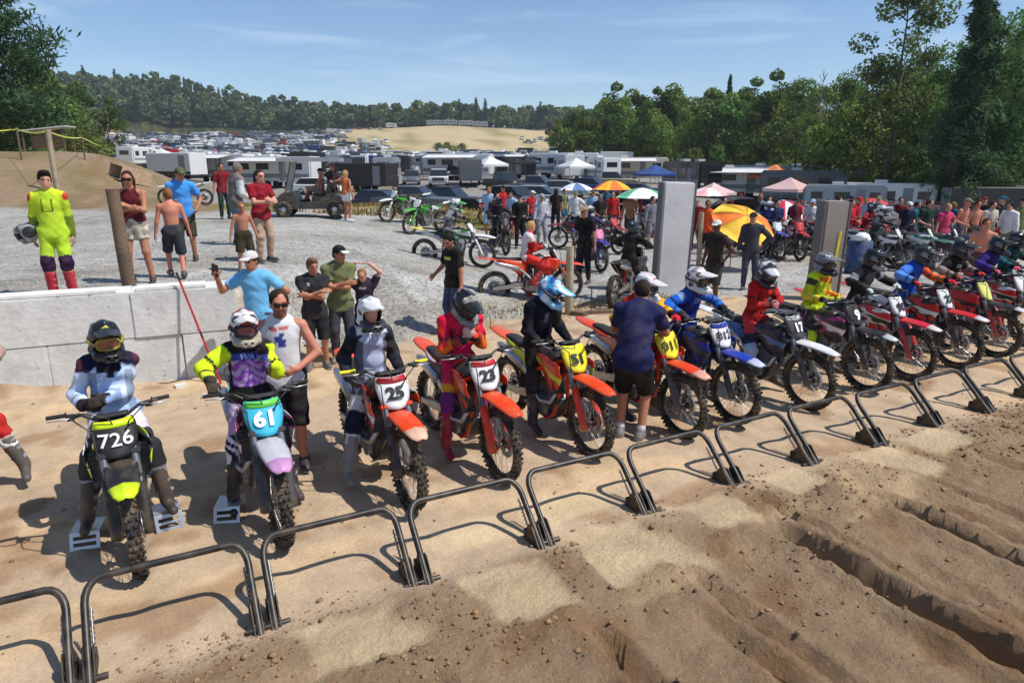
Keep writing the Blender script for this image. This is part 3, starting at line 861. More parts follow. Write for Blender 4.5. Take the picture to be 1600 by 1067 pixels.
BM = {}
def bike_meshes():
    if BM: return BM
    BM['fw'] = wheel_meshes(.352, .272, .042, 'front', 44)
    BM['rw'] = wheel_meshes(.340, .245, .058, 'rear', 40)
    ax, az = 0.0, .352; tx, tz = -.33, 1.07   # fork line from axle to upper clamp
    def fl(t): return (ax + .02 + (tx - ax) * t, az + (tz - az) * t)
    for sd, S in ((1, 'L'), (-1, 'R')):
        b = MB(); y = sd * .098
        P = lambda t: (fl(t)[0], y, fl(t)[1])
        b.cyl(P(-.02), P(.50), .024, n=14, mi=0); b.cyl(P(.42), P(1.04), .030, n=14, mi=1); b.cyl(P(.40), P(.44), .034, n=14, mi=1)
        b.box((ax + .012, y, az - .01), (.05, .045, .085), mi=0); b.cyl(P(1.04), P(1.06), .026, n=12, mi=2)
        BM['fork' + S] = b.fix('fork_leg' + S, False)
        rows = []
        for t in np.linspace(-.04, .50, 7):
            x, z = fl(t); w = .036 - .006 * t; row = []
            for a in np.linspace(-1.7, 1.7, 8): row.append((x + .008 + w * cos(a), y + w * 1.05 * sin(a), z))
            rows.append(row)
        b = MB(); b.add(*slab(rows, .004), smooth=True); BM['guard' + S] = b.fix('fork_guard' + S)
    b = MB(); b.box((fl(.72)[0] - .01, 0, fl(.72)[1]), (.085, .275, .038), Matrix.Rotation(-.43, 3, 'Y')); b.box((fl(.99)[0] - .01, 0, fl(.99)[1]), (.075, .265, .03), Matrix.Rotation(-.43, 3, 'Y'))
    b.cyl((fl(.72)[0] - .04, 0, fl(.72)[1]), (fl(.99)[0] - .04, 0, fl(.99)[1]), .03); b.box((fl(1.02)[0] - .02, 0, fl(1.02)[1] + .02), (.05, .09, .05))
    BM['clamp'] = b.fix('triple_clamp', False)
    # front fender
    sec = [(-.45, .775, .060, .02), (-.36, .800, .085, .03), (-.24, .822, .100, .040), (-.10, .832, .108, .045), (.06, .822, .108, .042), (.20, .795, .095, .034), (.30, .762, .072, .022), (.345, .742, .045, .012)]
    rows = []
    for x, z, w, dr in sec:
        rows.append([(x - .015 * v * v, w * v, z - dr * abs(v) ** 2.2 + .010 * math.exp(-(v * 5) ** 2)) for v in np.linspace(-1, 1, 11)])
    b = MB(); b.add(*slab(rows, .004), smooth=True); BM['fender'] = b.fix('front_fender')
    b = MB(); rows = []
    for x, z, w, dr in sec[-3:]:
        rows.append([(x - .015 * v * v + .002, w * v * 1.012, z - dr * abs(v) ** 2.2 + .010 * math.exp(-(v * 5) ** 2) + .0025) for v in np.linspace(-1, 1, 11)])
    b.add(*slab(rows, .003), smooth=True); BM['tip'] = b.fix('fender_tip')
    # number plate (curved panel)
    prof = [(0, .088), (.12, .116), (.35, .136), (.62, .147), (.85, .143), (1.0, .126)]
    rows = []
    for u, w in prof:
        x0 = -.150 - .135 * u; z0 = .835 + .245 * u
        rows.append([(x0 - .045 * v * v, w * v, z0) for v in np.linspace(-1, 1, 9)])
    b = MB(); b.add(*slab([r[::-1] for r in rows], .005), smooth=True); BM['plate'] = b.fix('number_plate')
    rows = []
    for u, w in prof:
        if u > .8 or u < .0: pass
    rows = [[(x0 + .0035 * cos(.47), w * .95 * v, z0 + .0035 * sin(.47)) for v in np.linspace(-1, 1, 9)] if False else
            [(-.150 - .135 * u - .045 * v * v + .0045, w * .93 * v, .835 + .245 * u + .002) for v in np.linspace(-1, 1, 9)] for u, w in ((.80, .145), (.9, .139), (.985, .127))]
    b = MB(); b.add(*slab([r[::-1] for r in rows], .003), smooth=True); BM['plateband'] = b.fix('plate_band')
    # handlebar
    b = MB(); cb = (-.375, 1.135)
    pts = [(-.455, -.41, 1.225), (-.43, -.30, 1.228), (-.405, -.20, 1.222), (-.385, -.12, 1.165), (cb[0], -.06, cb[1]), (cb[0], .06, cb[1]), (-.385, .12, 1.165), (-.405, .20, 1.222), (-.43, .30, 1.228), (-.455, .41, 1.225)]
    b.tube(pts, .0135, 8)
    for sd in (1, -1): b.box((-.385, sd * .265, 1.222), (.05, .05, .045)); b.cyl((-.37, sd * .26, 1.225), (-.36, sd * .20, 1.24), .02, n=8)
    BM['bar'] = b.mesh('handlebar')
    for sd, S in ((1, 'L'), (-1, 'R')):
        b = MB(); b.cyl((-.437, sd * .295, 1.228), (-.456, sd * .42, 1.2255), .0185, n=10); b.lathe([(.018, -.006), (.028, -.004), (.028, .004), (.018, .006)], (-.437, sd * .293, 1.228), axis=(.15, sd, 0), n=12)
        BM['grip' + S] = b.mesh('grip' + S)
        b = MB(); b.tube([(-.372, sd * .262, 1.222), (-.345, sd * .30, 1.222), (-.362, sd * .36, 1.220), (-.385, sd * .415, 1.216)], [.008, .007, .006, .006], 6); BM['lever' + S] = b.mesh('lever' + S)
    b = MB(); rows = []
    for y in np.linspace(-.11, .11, 6): rows.append([(cb[0] + .012 + .034 * cos(a), y, cb[1] + .045 + .026 * sin(a)) for a in np.linspace(0, 2 * pi, 10)[:-1]])
    b.loft(rows, closed=True, cap=True); BM['pad'] = b.fix('bar_pad')
    # cables in front of the bars
    b = MB()
    b.tube([(-.375, .25, 1.225), (-.27, .20, 1.25), (-.22, .10, 1.16), (-.26, .06, 1.0), (-.33, .05, .9)], .0055, 5); b.tube([(-.375, -.25, 1.225), (-.25, -.22, 1.23), (-.19, -.13, 1.12), (-.16, -.125, .9), (-.06, -.12, .5)], .0055, 5)
    b.tube([(-.375, -.24, 1.235), (-.30, -.16, 1.27), (-.25, -.02, 1.2), (-.30, .03, 1.0), (-.5, .05, .85)], .005, 5)
    BM['cables'] = b.mesh('cables')
    # tank, seat
    def ring(x, zt, zb, w, n=12): return [(x, w * math.copysign(abs(cos(a)) ** .7, cos(a)), (zt + zb) / 2 + (zt - zb) / 2 * math.copysign(abs(sin(a)) ** .7, sin(a))) for a in np.linspace(0, 2 * pi, n + 1)[:-1]]
    b = MB(); b.loft([ring(-.44, .95, .80, .07), ring(-.50, 1.01, .76, .11), ring(-.62, 1.02, .74, .13), ring(-.76, .98, .72, .12), ring(-.86, .94, .74, .09)], closed=True, cap=True); b.lathe([(.0, .03), (.035, .03), (.04, 0), (.04, -.02)], (-.58, 0, 1.02), axis=(0, 0, 1), n=14, closed=False); BM['tank'] = b.fix('fuel_tank')
    b = MB(); b.loft([ring(-.60, 1.035, .98, .055), ring(-.72, 1.01, .90, .085), ring(-.95, .965, .86, .095), ring(-1.20, .975, .88, .088), ring(-1.42, .995, .93, .075), ring(-1.50, .99, .95, .05)], closed=True, cap=True); BM['seat'] = b.fix('seat')
    # shrouds, side panels
    for sd, S in ((1, 'L'), (-1, 'R')):
        g = []
        for x, zt, zb, y in ((-.235, .935, .78, .215), (-.30, .955, .66, .21), (-.40, .965, .585, .195), (-.52, .965, .60, .165), (-.66, .955, .70, .14), (-.80, .93, .80, .118)):
            g.append([(x + .02 * k, sd * (y - .05 * abs(k - .35) ** 1.5 * 1.0), zt + (zb - zt) * k) for k in np.linspace(0, 1, 6)])
        if sd < 0: g = [r[::-1] for r in g]
        b = MB(); b.add(*slab(g, .005), smooth=True); BM['shroud' + S] = b.fix('radiator_shroud' + S)
        g = []
        for x, zt, zb, y in ((-.86, .90, .62, .115), (-1.0, .90, .62, .125), (-1.15, .92, .70, .125), (-1.30, .945, .80, .11), (-1.42, .96, .87, .085)):
            g.append([(x, sd * (y + .012 * sin(pi * k)), zt + (zb - zt) * k) for k in np.linspace(0, 1, 5)])
        if sd < 0: g = [r[::-1] for r in g]
        b = MB(); b.add(*slab(g, .005), smooth=True); BM['side' + S] = b.fix('side_panel' + S)
        b = MB(); b.box((-.37, sd * .135, .72), (.045, .115, .27), Matrix.Rotation(-.2, 3, 'Y'))
        for k in range(6): b.box((-.345, sd * .135, .62 + k * .04), (.012, .11, .008), Matrix.Rotation(-.2, 3, 'Y'))
        BM['rad' + S] = b.mesh('radiator' + S)
        b = MB(); b.box((-.80, sd * .19, .385), (.055, .10, .02)); b.box((-.80, sd * .13, .385), (.03, .05, .03)); BM['peg' + S] = b.mesh('footpeg' + S)
    rows = []
    for x, z, w, dr in ((-1.30, .94, .09, .03), (-1.45, .965, .10, .035), (-1.60, .985, .105, .035), (-1.72, 1.0, .098, .03), (-1.82, 1.008, .08, .02), (-1.86, 1.01, .05, .01)):
        rows.append([(x + .02 * v * v, w * v, z - dr * abs(v) ** 2) for v in np.linspace(-1, 1, 9)])
    b = MB(); b.add(*slab(rows[::-1], .004), smooth=True); BM['rfender'] = b.fix('rear_fender')
    # engine
    b = MB(); b.cyl((-.66, -.125, .375), (-.66, .125, .375), .105, n=20); b.cyl((-.80, -.11, .40), (-.80, .11, .40), .095, n=18); b.box((-.73, 0, .33), (.30, .21, .16))
    b.cyl((-.63, -.16, .36), (-.63, -.12, .36), .085, n=18); b.cyl((-.74, -.15, .40), (-.74, -.11, .40), .095, n=18); b.cyl((-.64, .12, .37), (-.64, .15, .37), .078, n=18)
    R = Matrix.Rotation(.12, 3, 'Y'); b.box((-.60, 0, .55), (.14, .16, .22), R); b.box((-.585, 0, .685), (.16, .17, .09), R)
    for k in range(5): b.box((-.605 + .004 * k, 0, .50 + k * .03), (.165, .185, .008), R)
    b.box((-.78, .0, .56), (.10, .10, .10)); BM['engine'] = b.mesh('engine')
    # frame
    b = MB()
    for sd in (1, -1):
        b.tube([(-.40, sd * .04, .93), (-.50, sd * .11, .86), (-.78, sd * .125, .72), (-.90, sd * .12, .55), (-.90, sd * .11, .36)], .026, 8)
        b.tube([(-.40, sd * .02, .80), (-.44, sd * .05, .55), (-.50, sd * .08, .30), (-.60, sd * .09, .235), (-.90, sd * .10, .27), (-.92, sd * .10, .38)], .019, 8)
        b.tube([(-.86, sd * .08, .80), (-1.1, sd * .08, .86), (-1.42, sd * .06, .93)], .013, 6); b.tube([(-.90, sd * .09, .50), (-1.12, sd * .085, .72), (-1.38, sd * .06, .91)], .012, 6)
    b.cyl((-.425, 0, .78), (-.39, 0, .97), .038, n=12); BM['frame'] = b.mesh('frame')
    b = MB()
    for sd in (1, -1):
        b.loft([[(x, sd * y + dy, z + dz) for dy, dz in ((-.018, -hh), (.018, -hh), (.018, hh), (-.018, hh))] for x, y, z, hh in ((-.88, .075, .405, .045), (-1.05, .09, .39, .045), (-1.25, .095, .365, .038), (-1.53, .10, .342, .026))], closed=True, cap=True, smooth=False)
    b.box((-1.06, 0, .39), (.10, .16, .06)); BM['swing'] = b.fix('swingarm', False)
    b = MB(); b.tube([(-1.02, 0, .42), (-.93, 0, .78)], .018, 8)
    pts = [(-1.0 + .07 * t + .042 * cos(t * 38), .042 * sin(t * 38), .47 + .27 * t) for t in np.linspace(0, 1, 60)]
    b.tube(pts, .007, 5); BM['shock'] = b.mesh('shock_spring')
    b = MB(); pts = [(-.54, -.02, .68), (-.45, -.05, .66), (-.41, -.12, .56), (-.45, -.165, .46), (-.60, -.185, .44), (-.78, -.165, .52), (-.92, -.135, .66), (-1.02, -.135, .72)]
    b.tube(pts, [.019, .02, .021, .021, .021, .021, .021, .024], 10); BM['header'] = b.mesh('exhaust_header')
    b = MB(); rows = [ring(0, .05, -.05, .042)]
    M0 = [(x, [( -1.0 - .50 * x, -.145 + p[1] * sc, .715 + .15 * x + p[2] * sc) for p in ring(0, .052, -.052, .044)]) for x, sc in ((0, .5), (.06, 1), (.8, 1), (.93, .8), (1.0, .5))]
    b.loft([q for _, q in M0], closed=True, cap=True); BM['muffler'] = b.fix('muffler')
    b = MB(); b.lathe([(.06, -.002), (.105, -.002), (.105, .002), (.06, .002)], (AX, .07, .34), n=28)
    for sz in (1, -1): b.box((-1.16, .085, .37 + sz * .07 - .02), (.62, .012, .014), Matrix.Rotation(.06 if sz > 0 else -.03, 3, 'Y'))
    BM['chain'] = b.mesh('chain')
    b = MB(); g = []
    for y in np.linspace(-1, 1, 7): g.append([(x, .11 * y, z + .05 * y * y) for x, z in ((-.44, .46), (-.50, .28), (-.60, .205), (-.86, .215))])
    b.add(*slab(g, .005), smooth=True); BM['skid'] = b.fix('skid_plate')
    b = MB(); b.tube([(-.92, .11, .33), (-.98, .16, .12), (-.99, .20, .01)], .011, 6); b.box((-.99, .205, .008), (.06, .04, .014)); BM['stand'] = b.mesh('side_stand')
    b = MB(); b.box((-.02, .062, .42), (.05, .03, .09)); BM['caliper'] = b.mesh('brake_caliper')
    for kk, me in BM.items():
        if kk in ('fw', 'rw', 'plate', 'plateband'): continue
        for v in me.vertices:
            if v.co.z > .78: v.co.z = .78 + (v.co.z - .78) * .78
            if kk in ('bar', 'gripL', 'gripR', 'leverL', 'leverR'): v.co.y *= .93
    return BM

def plate_number(txt, size=.15):
    """digits bent onto the plate's curve"""
    me = text_mesh(txt, size, .0015, 0.0, size * (.045 if len(txt) < 3 else .010))
    V = np.zeros(len(me.vertices) * 3); me.vertices.foreach_get('co', V); V = V.reshape(-1, 3)
    wd = V[:, 0].max() - V[:, 0].min(); k = min(1.0, .222 / wd); yy = -V[:, 0] * k * -1; u = .47 + V[:, 1] / .30
    # viewed from the front the rider's left is on the viewer's right
    w = .140; v = yy / w
    X = -.150 - .135 * u - .045 * v * v + .0125 + V[:, 2]; Z = .835 + .245 * u + .005 + V[:, 2] * .4
    m2 = me.copy(); m2.name = 'number'; m2.vertices.foreach_set('co', np.c_[X, yy, Z].astype(np.float32).ravel()); m2.update(); return m2

def motorcycle(label, loc, heading, S, group=None, stand=False, steer=0.0, tilt=0.0):
    """S: dict of colours. heading = world angle of the bike's forward axis. origin at the front tyre's contact"""
    B = bike_meshes(); root = empty('dirt_bike', loc, heading, label, 'motorcycle', group)
    root.rotation_euler = (tilt, 0, heading)
    pl = S['plastic']; k = S['key']
    front = S.get('front', pl); sh = S.get('shroud', pl); side = S.get('side', pl)
    fm = S.get('fender_mat') or mat('fender_' + k, front, .38, dust=.35, var=.08)
    sm = graphic_mat('graphic_' + k, sh, S.get('g2', (.02, .02, .02)), S.get('g3'), 4.5, .53, off=S.get('off', 0))
    sidem = graphic_mat('sidegraphic_' + k, side, S.get('g2', (.02, .02, .02)), S.get('g3'), 4.0, .5, off=S.get('off', 0) + 2)
    gm = mat('guard_' + k, S.get('guard', front), .4, dust=.4)
    rimm = mat('rim_' + k, S.get('rim', (.03, .03, .03)), .35, .5, dust=.3)
    hubm = rimm
    for nm, key, pos in (('front_wheel', 'fw', (0, 0, .352)), ('rear_wheel', 'rw', (AX, 0, .340))):
        ty, rm, sp, dc = B[key]
        w = ob(nm, rm, root, rimm); w.location = pos; w.rotation_euler = (0, random.random() * 6, 0)
        ob('tyre', ty, w, RUBBER); ob('spokes', sp, w, CHROME); ob('brake_disc', dc, w, CHROME)
        if nm == 'front_wheel': w.rotation_euler[2] = 0
    for s in 'LR':
        f = ob('fork_leg', B['fork' + s], root, [CHROME, mat('fork_upper_' + k, S.get('fork', (.25, .25, .26)), .35, .7, dust=.2), DARKMET])
        ob('fork_guard', B['guard' + s], f, gm)
        ob('radiator_shroud', B['shroud' + s], root, sm); ob('radiator', B['rad' + s], root, DARKMET); ob('side_panel', B['side' + s], root, sidem); ob('footpeg', B['peg' + s], root, ALU)
    ob('triple_clamp', B['clamp'], root, mat('clamp_' + k, S.get('clamp', (.05, .05, .05)), .4, .6))
    fe = ob('front_fender', B['fender'], root, fm)
    if S.get('tip') is not None: ob('fender_tip', B['tip'], fe, mat('tip_' + k, S['tip'], .4, dust=.15))
    p = ob('number_plate', B['plate'], root, S.get('plate_mat') or mat('plate_' + k, S['plate'], .45, dust=.12, var=.05))
    if S.get('band') is not None: ob('plate_band', B['plateband'], p, mat('band_' + k, S['band'], .45, dust=.1))
    if S.get('num'):
        n = plate_number(S['num'], S.get('nsize', .155)); ob('number', n, p, mat('digits_%.2f_%.2f_%.2f' % tuple(S.get('numc', (.015, .015, .015))), S.get('numc', (.015, .015, .015)), .5, var=.04))
    hb = ob('handlebar', B['bar'], root, mat('bar_' + k, S.get('bar', (.05, .05, .05)), .4, .6))
    for s in 'LR': ob('grip', B['grip' + s], hb, mat('grip_' + k, S.get('grip', (.02, .02, .02)), .8)); ob('lever', B['lever' + s], hb, mat('lever_alu', (.5, .5, .5), .35, .8))
    ob('bar_pad', B['pad'], hb, mat('pad_' + k, S.get('pad', (.02, .02, .02)), .6)); ob('cables', B['cables'], root, BLACKP)
    ob('fuel_tank', B['tank'], root, mat('tank_' + k, S.get('tank', (.02, .02, .02)), .4, dust=.2)); ob('seat', B['seat'], root, SEATM if S.get('seat') is None else mat('seat_' + k, S['seat'], .8, dust=.2))
    ob('rear_fender', B['rfender'], root, mat('rfender_' + k, S.get('rear', pl), .4, dust=.3)); ob('engine', B['engine'], root, ALU); ob('frame', B['frame'], root, mat('frame_' + k, S.get('frame', (.35, .35, .36)), .4, .5, dust=.3))
    ob('swingarm', B['swing'], root, mat('swing_alu', (.45, .45, .46), .38, .8, dust=.25)); ob('shock_spring', B['shock'], root, mat('spring_' + k, S.get('spring', (.6, .05, .02)), .4))
    ex = ob('exhaust_header', B['header'], root, CHROME); ob('muffler', B['muffler'], ex, mat('muffler_alu', (.5, .5, .52), .35, .85, dust=.2)); ob('chain', B['chain'], root, DARKMET); ob('skid_plate', B['skid'], root, BLACKP); ob('brake_caliper', B['caliper'], root, DARKMET)
    if stand: ob('side_stand', B['stand'], root, DARKMET)
    return root
ORANGE = lin((240, 88, 22)); WHITE = (.75, .75, .75); BLACK = (.018, .018, .019); RED = lin((196, 26, 34)); YEL = lin((238, 222, 40)); HIVIS = lin((214, 240, 24)); BLUE = lin((28, 60, 170))
# ------------------------------------------------------------------ terrain
def smooth(a, b, x): t = np.clip((np.asarray(x, float) - a) / (b - a), 0, 1); return t * t * (3 - 2 * t)
def vnoise(x, y, seed=0):
    xi = np.floor(x).astype(np.int64); yi = np.floor(y).astype(np.int64); xf = x - xi; yf = y - yi
    def hsh(a, b):
        n = (a * 374761393 + b * 668265263 + seed * 974711) & 0x7fffffff
        n = ((n ^ (n >> 13)) * 1274126177) & 0x7fffffff
        return ((n ^ (n >> 16)) & 0xffff) / 65535.0
    u = xf * xf * (3 - 2 * xf); v = yf * yf * (3 - 2 * yf)
    return (hsh(xi, yi) * (1 - u) + hsh(xi + 1, yi) * u) * (1 - v) + (hsh(xi, yi + 1) * (1 - u) + hsh(xi + 1, yi + 1) * u) * v - .5
def fbm(x, y, o=4, seed=0, gain=.5):
    s = 0; a = 1.0
    for i in range(o): s = s + a * vnoise(x, y, seed + i * 17); x = x * 2.03; y = y * 2.03; a *= gain
    return s

_ctrl = [(-400,25,1.6),(0,25,1.1),(0,32,2.2),(0,40,3.3),(100,40,3.3),(180,40,3.0),(250,40,1.7),(330,42,.8),(0,60,3.6),(-400,40,3.5),(-400,80,5),(120,60,2.2),(150,100,2.5),(0,100,5),
 (400,30,.9),(550,30,.9),(700,30,.8),(800,30,.3),(1000,30,0),(1200,30,-.4),(1400,35,-.9),(1600,35,-1),(1900,35,-1),
 (300,55,.0),(450,46,-.5),(600,47,-.7),(720,47,-.7),(900,45,-.1),(1100,45,-.6),(1300,50,-1.7),(1500,55,-1.8),(1900,60,-2),
 (300,80,.6),(500,80,.4),(700,80,.4),(900,80,.3),(1100,80,-.5),(1400,90,-1),(1900,90,-1),
 (200,130,1.3),(300,130,.9),(600,130,.8),(900,130,1),(1200,130,2),(1600,130,2),(200,200,2.4),(400,200,1.9),(650,200,1.8),(850,200,2),(1000,200,4),(1300,200,5),
 (200,260,4),(400,260,3.6),(600,260,3.6),(800,260,3.8),(1000,260,7),(1400,260,8),(-100,250,12),(200,330,8),(400,330,8),(500,330,8.5),(700,330,12),(850,330,9),
 (200,420,17),(400,420,17),(560,420,19),(700,430,23),(850,420,18),(1000,420,18),
 (100,520,50),(200,520,50),(290,520,47),(380,520,34),(600,560,28),(800,560,28),(1000,560,26),(1400,500,22),(-300,500,46),
 (280,800,56),(800,1000,36),(1600,1000,36),(-800,800,50),(2600,600,20),(2600,100,-1),(2600,30,-.5),(-1500,30,2)]
_cl = np.array([((u - 800) / FOC * w * .985, w) for u, w, z in _ctrl]); _cz = np.array([z for *_, z in _ctrl], float)
def _phi(r): return np.sqrt(r * r + 16.0)
_A = _phi(np.linalg.norm(_cl[:, None] - _cl[None], axis=2)); _wt = np.linalg.solve(_A + np.eye(len(_cl)) * 1e-6, _cz)

def lw(x, y):
    dx = np.asarray(x, float) - CAMP[0]; dy = np.asarray(y, float) - CAMP[1]
    return dx * RIGHT[0] + dy * RIGHT[1], dx * FWD0[0] + dy * FWD0[1]
def xy_lw(l, w):
    p = CAMP + RIGHT * l + FWD0 * w; return p[0], p[1]

PADS = [(1.14, 1.80, -.72, -.25), (2.24, 2.88, -.86, -.24), (3.15, 3.86, -.80, -.05), (4.22, 4.78, -.62, -.12), (6.42, 7.02, -.72, -.03), (5.3, 5.8, -.5, -.1), (7.3, 7.9, -.6, -.1), (2.2, 2.9, .15, .5), (3.2, 3.8, .15, .55)]
def pad_mask(x, y):
    m = np.zeros_like(x)
    for x0, x1, y0, y1 in PADS:
        q = np.maximum(np.abs(x - (x0 + x1) / 2) / ((x1 - x0) / 2), np.abs(y - (y0 + y1) / 2) / ((y1 - y0) / 2)) + .55 * fbm(x * 3.1, y * 3.1, 3, 401)
        m = np.maximum(m, smooth(1.12, .78, q))
    return m
RUTS = [(4.72, -.75, .095, .19), (5.84, -.75, .085, .17), (3.70, -.85, .06, .09), (3.46, -1.2, .05, .05), (2.74, -1.05, .065, .10), (6.62, -.55, .06, .09), (4.98, -.25, .045, .07), (7.6, -.6, .07, .09), (1.75, -.95, .05, .05), (8.5, -.5, .06, .08), (5.25, -1.6, .05, .05), (6.2, -1.0, .05, .05)]
def height(x, y, detail=True):
    x = np.asarray(x, float); y = np.asarray(y, float); l, w = lw(x, y)
    s_ = x - .30 * (y - 6.0)
    T = 1.05 * (1 - smooth(1.0, 9.0, s_))
    wd = .45 + 2.2 * smooth(1.5, 3.2, x)
    z = T * smooth(0, 1, (y - (5.78 + .25 * smooth(1.5, 3, x))) / wd)
    z = np.where(y < 0, -.012 * np.minimum(-y, 4), z)
    if detail:
        near = (1 - smooth(9, 16, w)) * (1 - smooth(6, 7, y))
        pack = near * (y > -.2)
        z = z + near * .026 * fbm(x * 1.3, y * 1.3, 3, 3) + .014 * near * fbm(x * 6, y * 6, 3, 9) * (.4 + 1.6 * np.clip(fbm(x * .7, y * .7, 2, 19) + .2, 0, 1))
        # loose, churned soil beyond the gates
        loose = smooth(.05, -.55, y + .25 * fbm(x * 1.7, y * 1.7, 2, 21)) * near
        z = z + loose * (.055 * fbm(x * 1.1, y * .45, 3, 31) + .040 * fbm(x * 4.5, y * 1.6, 3, 41) + .065 * np.abs(fbm(x * 11, y * 9, 4, 51, .6)) + .02)
        pm = pad_mask(x, y); z = z * (1 - pm) + .0 * pm
        for rx, ry, rw, rd in RUTS:
            xx = rx + .05 * vnoise(y * .8 + rx * 7, y * 0 + rx, 61) + .016 * vnoise(y * 9, y * 0 + rx, 77) + .012 * vnoise(x * 30, y * 30, 78); dxr = (x - xx) / rw
            a = smooth(ry + .25, ry - .5, y) * (.85 + .35 * vnoise(y * 2.2 + rx, y * 0, 71)) * (1 - smooth(0, 4, np.abs(y) - 5))
            z = z - a * rd * 1.7 * np.exp(-dxr ** 8) + a * rd * .45 * np.exp(-((np.abs(dxr) - 1.7) / .7) ** 2)
        # tyre lanes behind the gate, worn by the front wheels
        lane = np.exp(-(((x + .5) % 1.0 - .76) / .10) ** 2) * smooth(3.2, 2.0, y) * smooth(-.3, .3, y) * near
        z = z - .022 * lane
        # footprints and scuffs between the bikes
        fp = np.clip(fbm(x * 3.6 + 11, y * 3.6, 2, 91) - .12, 0, 1) * pack * smooth(.6, 1.2, y)
        z = z - .05 * fp
        # drifted heaps along the hinge line
        z = z + near * .05 * np.exp(-((y + .42 + .1 * fbm(x * 2, y, 2, 5)) / .22) ** 2) * np.clip(fbm(x * 1.6, y * .8, 2, 15) + .28, 0, 1) * 1.6
        z = z + (1 - near) * .05 * fbm(x * .4, y * .4, 3, 81) * smooth(6, 9, w)
    r = np.zeros_like(z); ll = l.ravel(); ww = w.ravel(); rr = r.ravel()
    for i in range(len(_cl)): rr += _wt[i] * _phi(np.hypot(ll - _cl[i, 0], ww - _cl[i, 1]))
    r = rr.reshape(z.shape)
    b = smooth(20, 31, w + .0 * l) * 1.0
    back = smooth(18, 30, np.hypot(l, np.minimum(w, 0))) * (w < 20)
    return z * (1 - b) * (1 - back * (1 - smooth(0, 20, w))) + r * b

def gz(x, y): return float(height(np.array([x]), np.array([y]), True)[0])
def gzd(x, y): return float(height(np.array([x]), np.array([y]), True)[0])
def ray_ground(u, v):
    """the place on the ground that a sight line meets"""
    D = -(np.array([0, 0, 1.]) * cos(PITCH) + FWD0 * sin(PITCH)); F = FWD0 * cos(PITCH) - np.array([0, 0, 1.]) * sin(PITCH)
    d = (RIGHT * (u - 800) + D * (v - 533.5) + F * FOC) / FOC
    ts = np.concatenate([np.arange(2, 40, .05), np.arange(40, 700, .5)]); P = CAMP + ts[:, None] * d
    hgt = height(P[:, 0], P[:, 1], False); k = np.argmax(P[:, 2] < hgt)
    if P[k, 2] >= hgt[k]: k = len(ts) - 1
    return P[k, 0], P[k, 1], gz(P[k, 0], P[k, 1])
def depth_at(u, w):
    """plan position at distance w ahead of the camera along column u, standing on the ground"""
    l = (u - 800) / FOC * w * .985; x, y = xy_lw(l, w); return x, y, gz(x, y)

def axis_pts(a, b, step, lo, hi, g=1.06):
    mid = list(np.arange(a, b, step)); up = []; x = mid[-1]; d = step
    while x < hi: d = min(d * g, 40); x += d; up.append(x)
    dn = []; x = mid[0]; d = step
    while x > lo: d = min(d * g, 40); x -= d; dn.append(x)
    return np.array(dn[::-1] + mid + up)
gx = axis_pts(-1.8, 10.6, .049, -900, 1300); gy = axis_pts(-3.2, 6.4, .049, -300, 1300)
GX, GY = np.meshgrid(gx, gy, indexing='ij'); GZ = height(GX, GY)
L_, W_ = lw(GX, GY); U_ = 800 + L_ / np.maximum(W_ * .985, 1) * FOC
nz1 = fbm(GX * .8, GY * .8, 4, 101); nz2 = fbm(GX * .12, GY * .12, 4, 111)
SAND = np.array(lin((188, 164, 136))); LOOSE = np.array(lin((148, 122, 93))); GRAV = np.array(lin((166, 163, 157))); BERM = np.array(lin((142, 122, 98))); GRASS = np.array(lin((104, 104, 52)))
LOT = np.array(lin((146, 142, 138))); HILL = np.array(lin((190, 170, 132))); WOOD = np.array(lin((44, 54, 26)))
colr = np.broadcast_to(SAND, GX.shape + (3,)).copy()
def mixc(c, m): 
    global colr
    colr = colr * (1 - m[..., None]) + c * m[..., None]
nearm = (1 - smooth(9, 16, W_)) * (1 - smooth(6, 7, GY))
mixc(LOOSE, smooth(.0, -.5, GY + .3 * fbm(GX * 1.7, GY * 1.7, 2, 21)) * .8)
mixc(np.array(lin((208, 178, 138))), smooth(.05, .35, fbm(GX * .9, GY * 1.6, 3, 131)) * (GY > -1) * .6)
mixc(np.array(lin((140, 104, 70))), smooth(.10, .38, fbm(GX * 2.2, GY * 2.2, 3, 141)) * .55)
pmk = pad_mask(GX, GY) * (W_ < 14); mixc(np.array(lin((212, 188, 150))), pmk * .75)
edge = np.where(GX < 7, 6.0 + .5 * smooth(4, 6, GX), np.maximum(7.4 - (GX - 8) * .33, 2.2 - GX * .0)) + .5 * nz1
gm_ = smooth(-.15, .35, GY - edge)
gm_ = gm_ * (1 - smooth(25, 28, W_ + 3 * nz1 - 2.5 * (U_ > 800)))
mixc(GRAV, gm_)
trk = fbm(GX * .25 + GY * .06, GY * .9 - GX * .25, 3, 171)
mixc(np.array(lin((150, 138, 118))), gm_ * smooth(.05, .35, trk) * .35); mixc(np.array(lin((188, 184, 178))), gm_ * smooth(.05, .4, -trk) * .5)
mixc(np.array(lin((120, 116, 108))), gm_ * smooth(.18, .42, fbm(GX * 1.1, GY * 1.1, 3, 181)) * .5)
bm_ = smooth(24.5, 27, W_ + 2 * nz1) * smooth(420, 300, U_ + 60 * nz1)
mixc(BERM, bm_)
mixc(np.array(lin((120, 98, 62))), bm_ * smooth(0, .3, nz1) * .6)
gr_ = smooth(25.5, 28, W_ + 2.5 * nz1) * smooth(300, 400, U_ + 80 * nz1) * smooth(860, 780, U_ + 60 * nz1) * (1 - smooth(34, 37, W_))
mixc(np.array(lin((150, 128, 88))), gr_ * .8); mixc(GRASS, gr_ * smooth(-.1, .15, nz1))
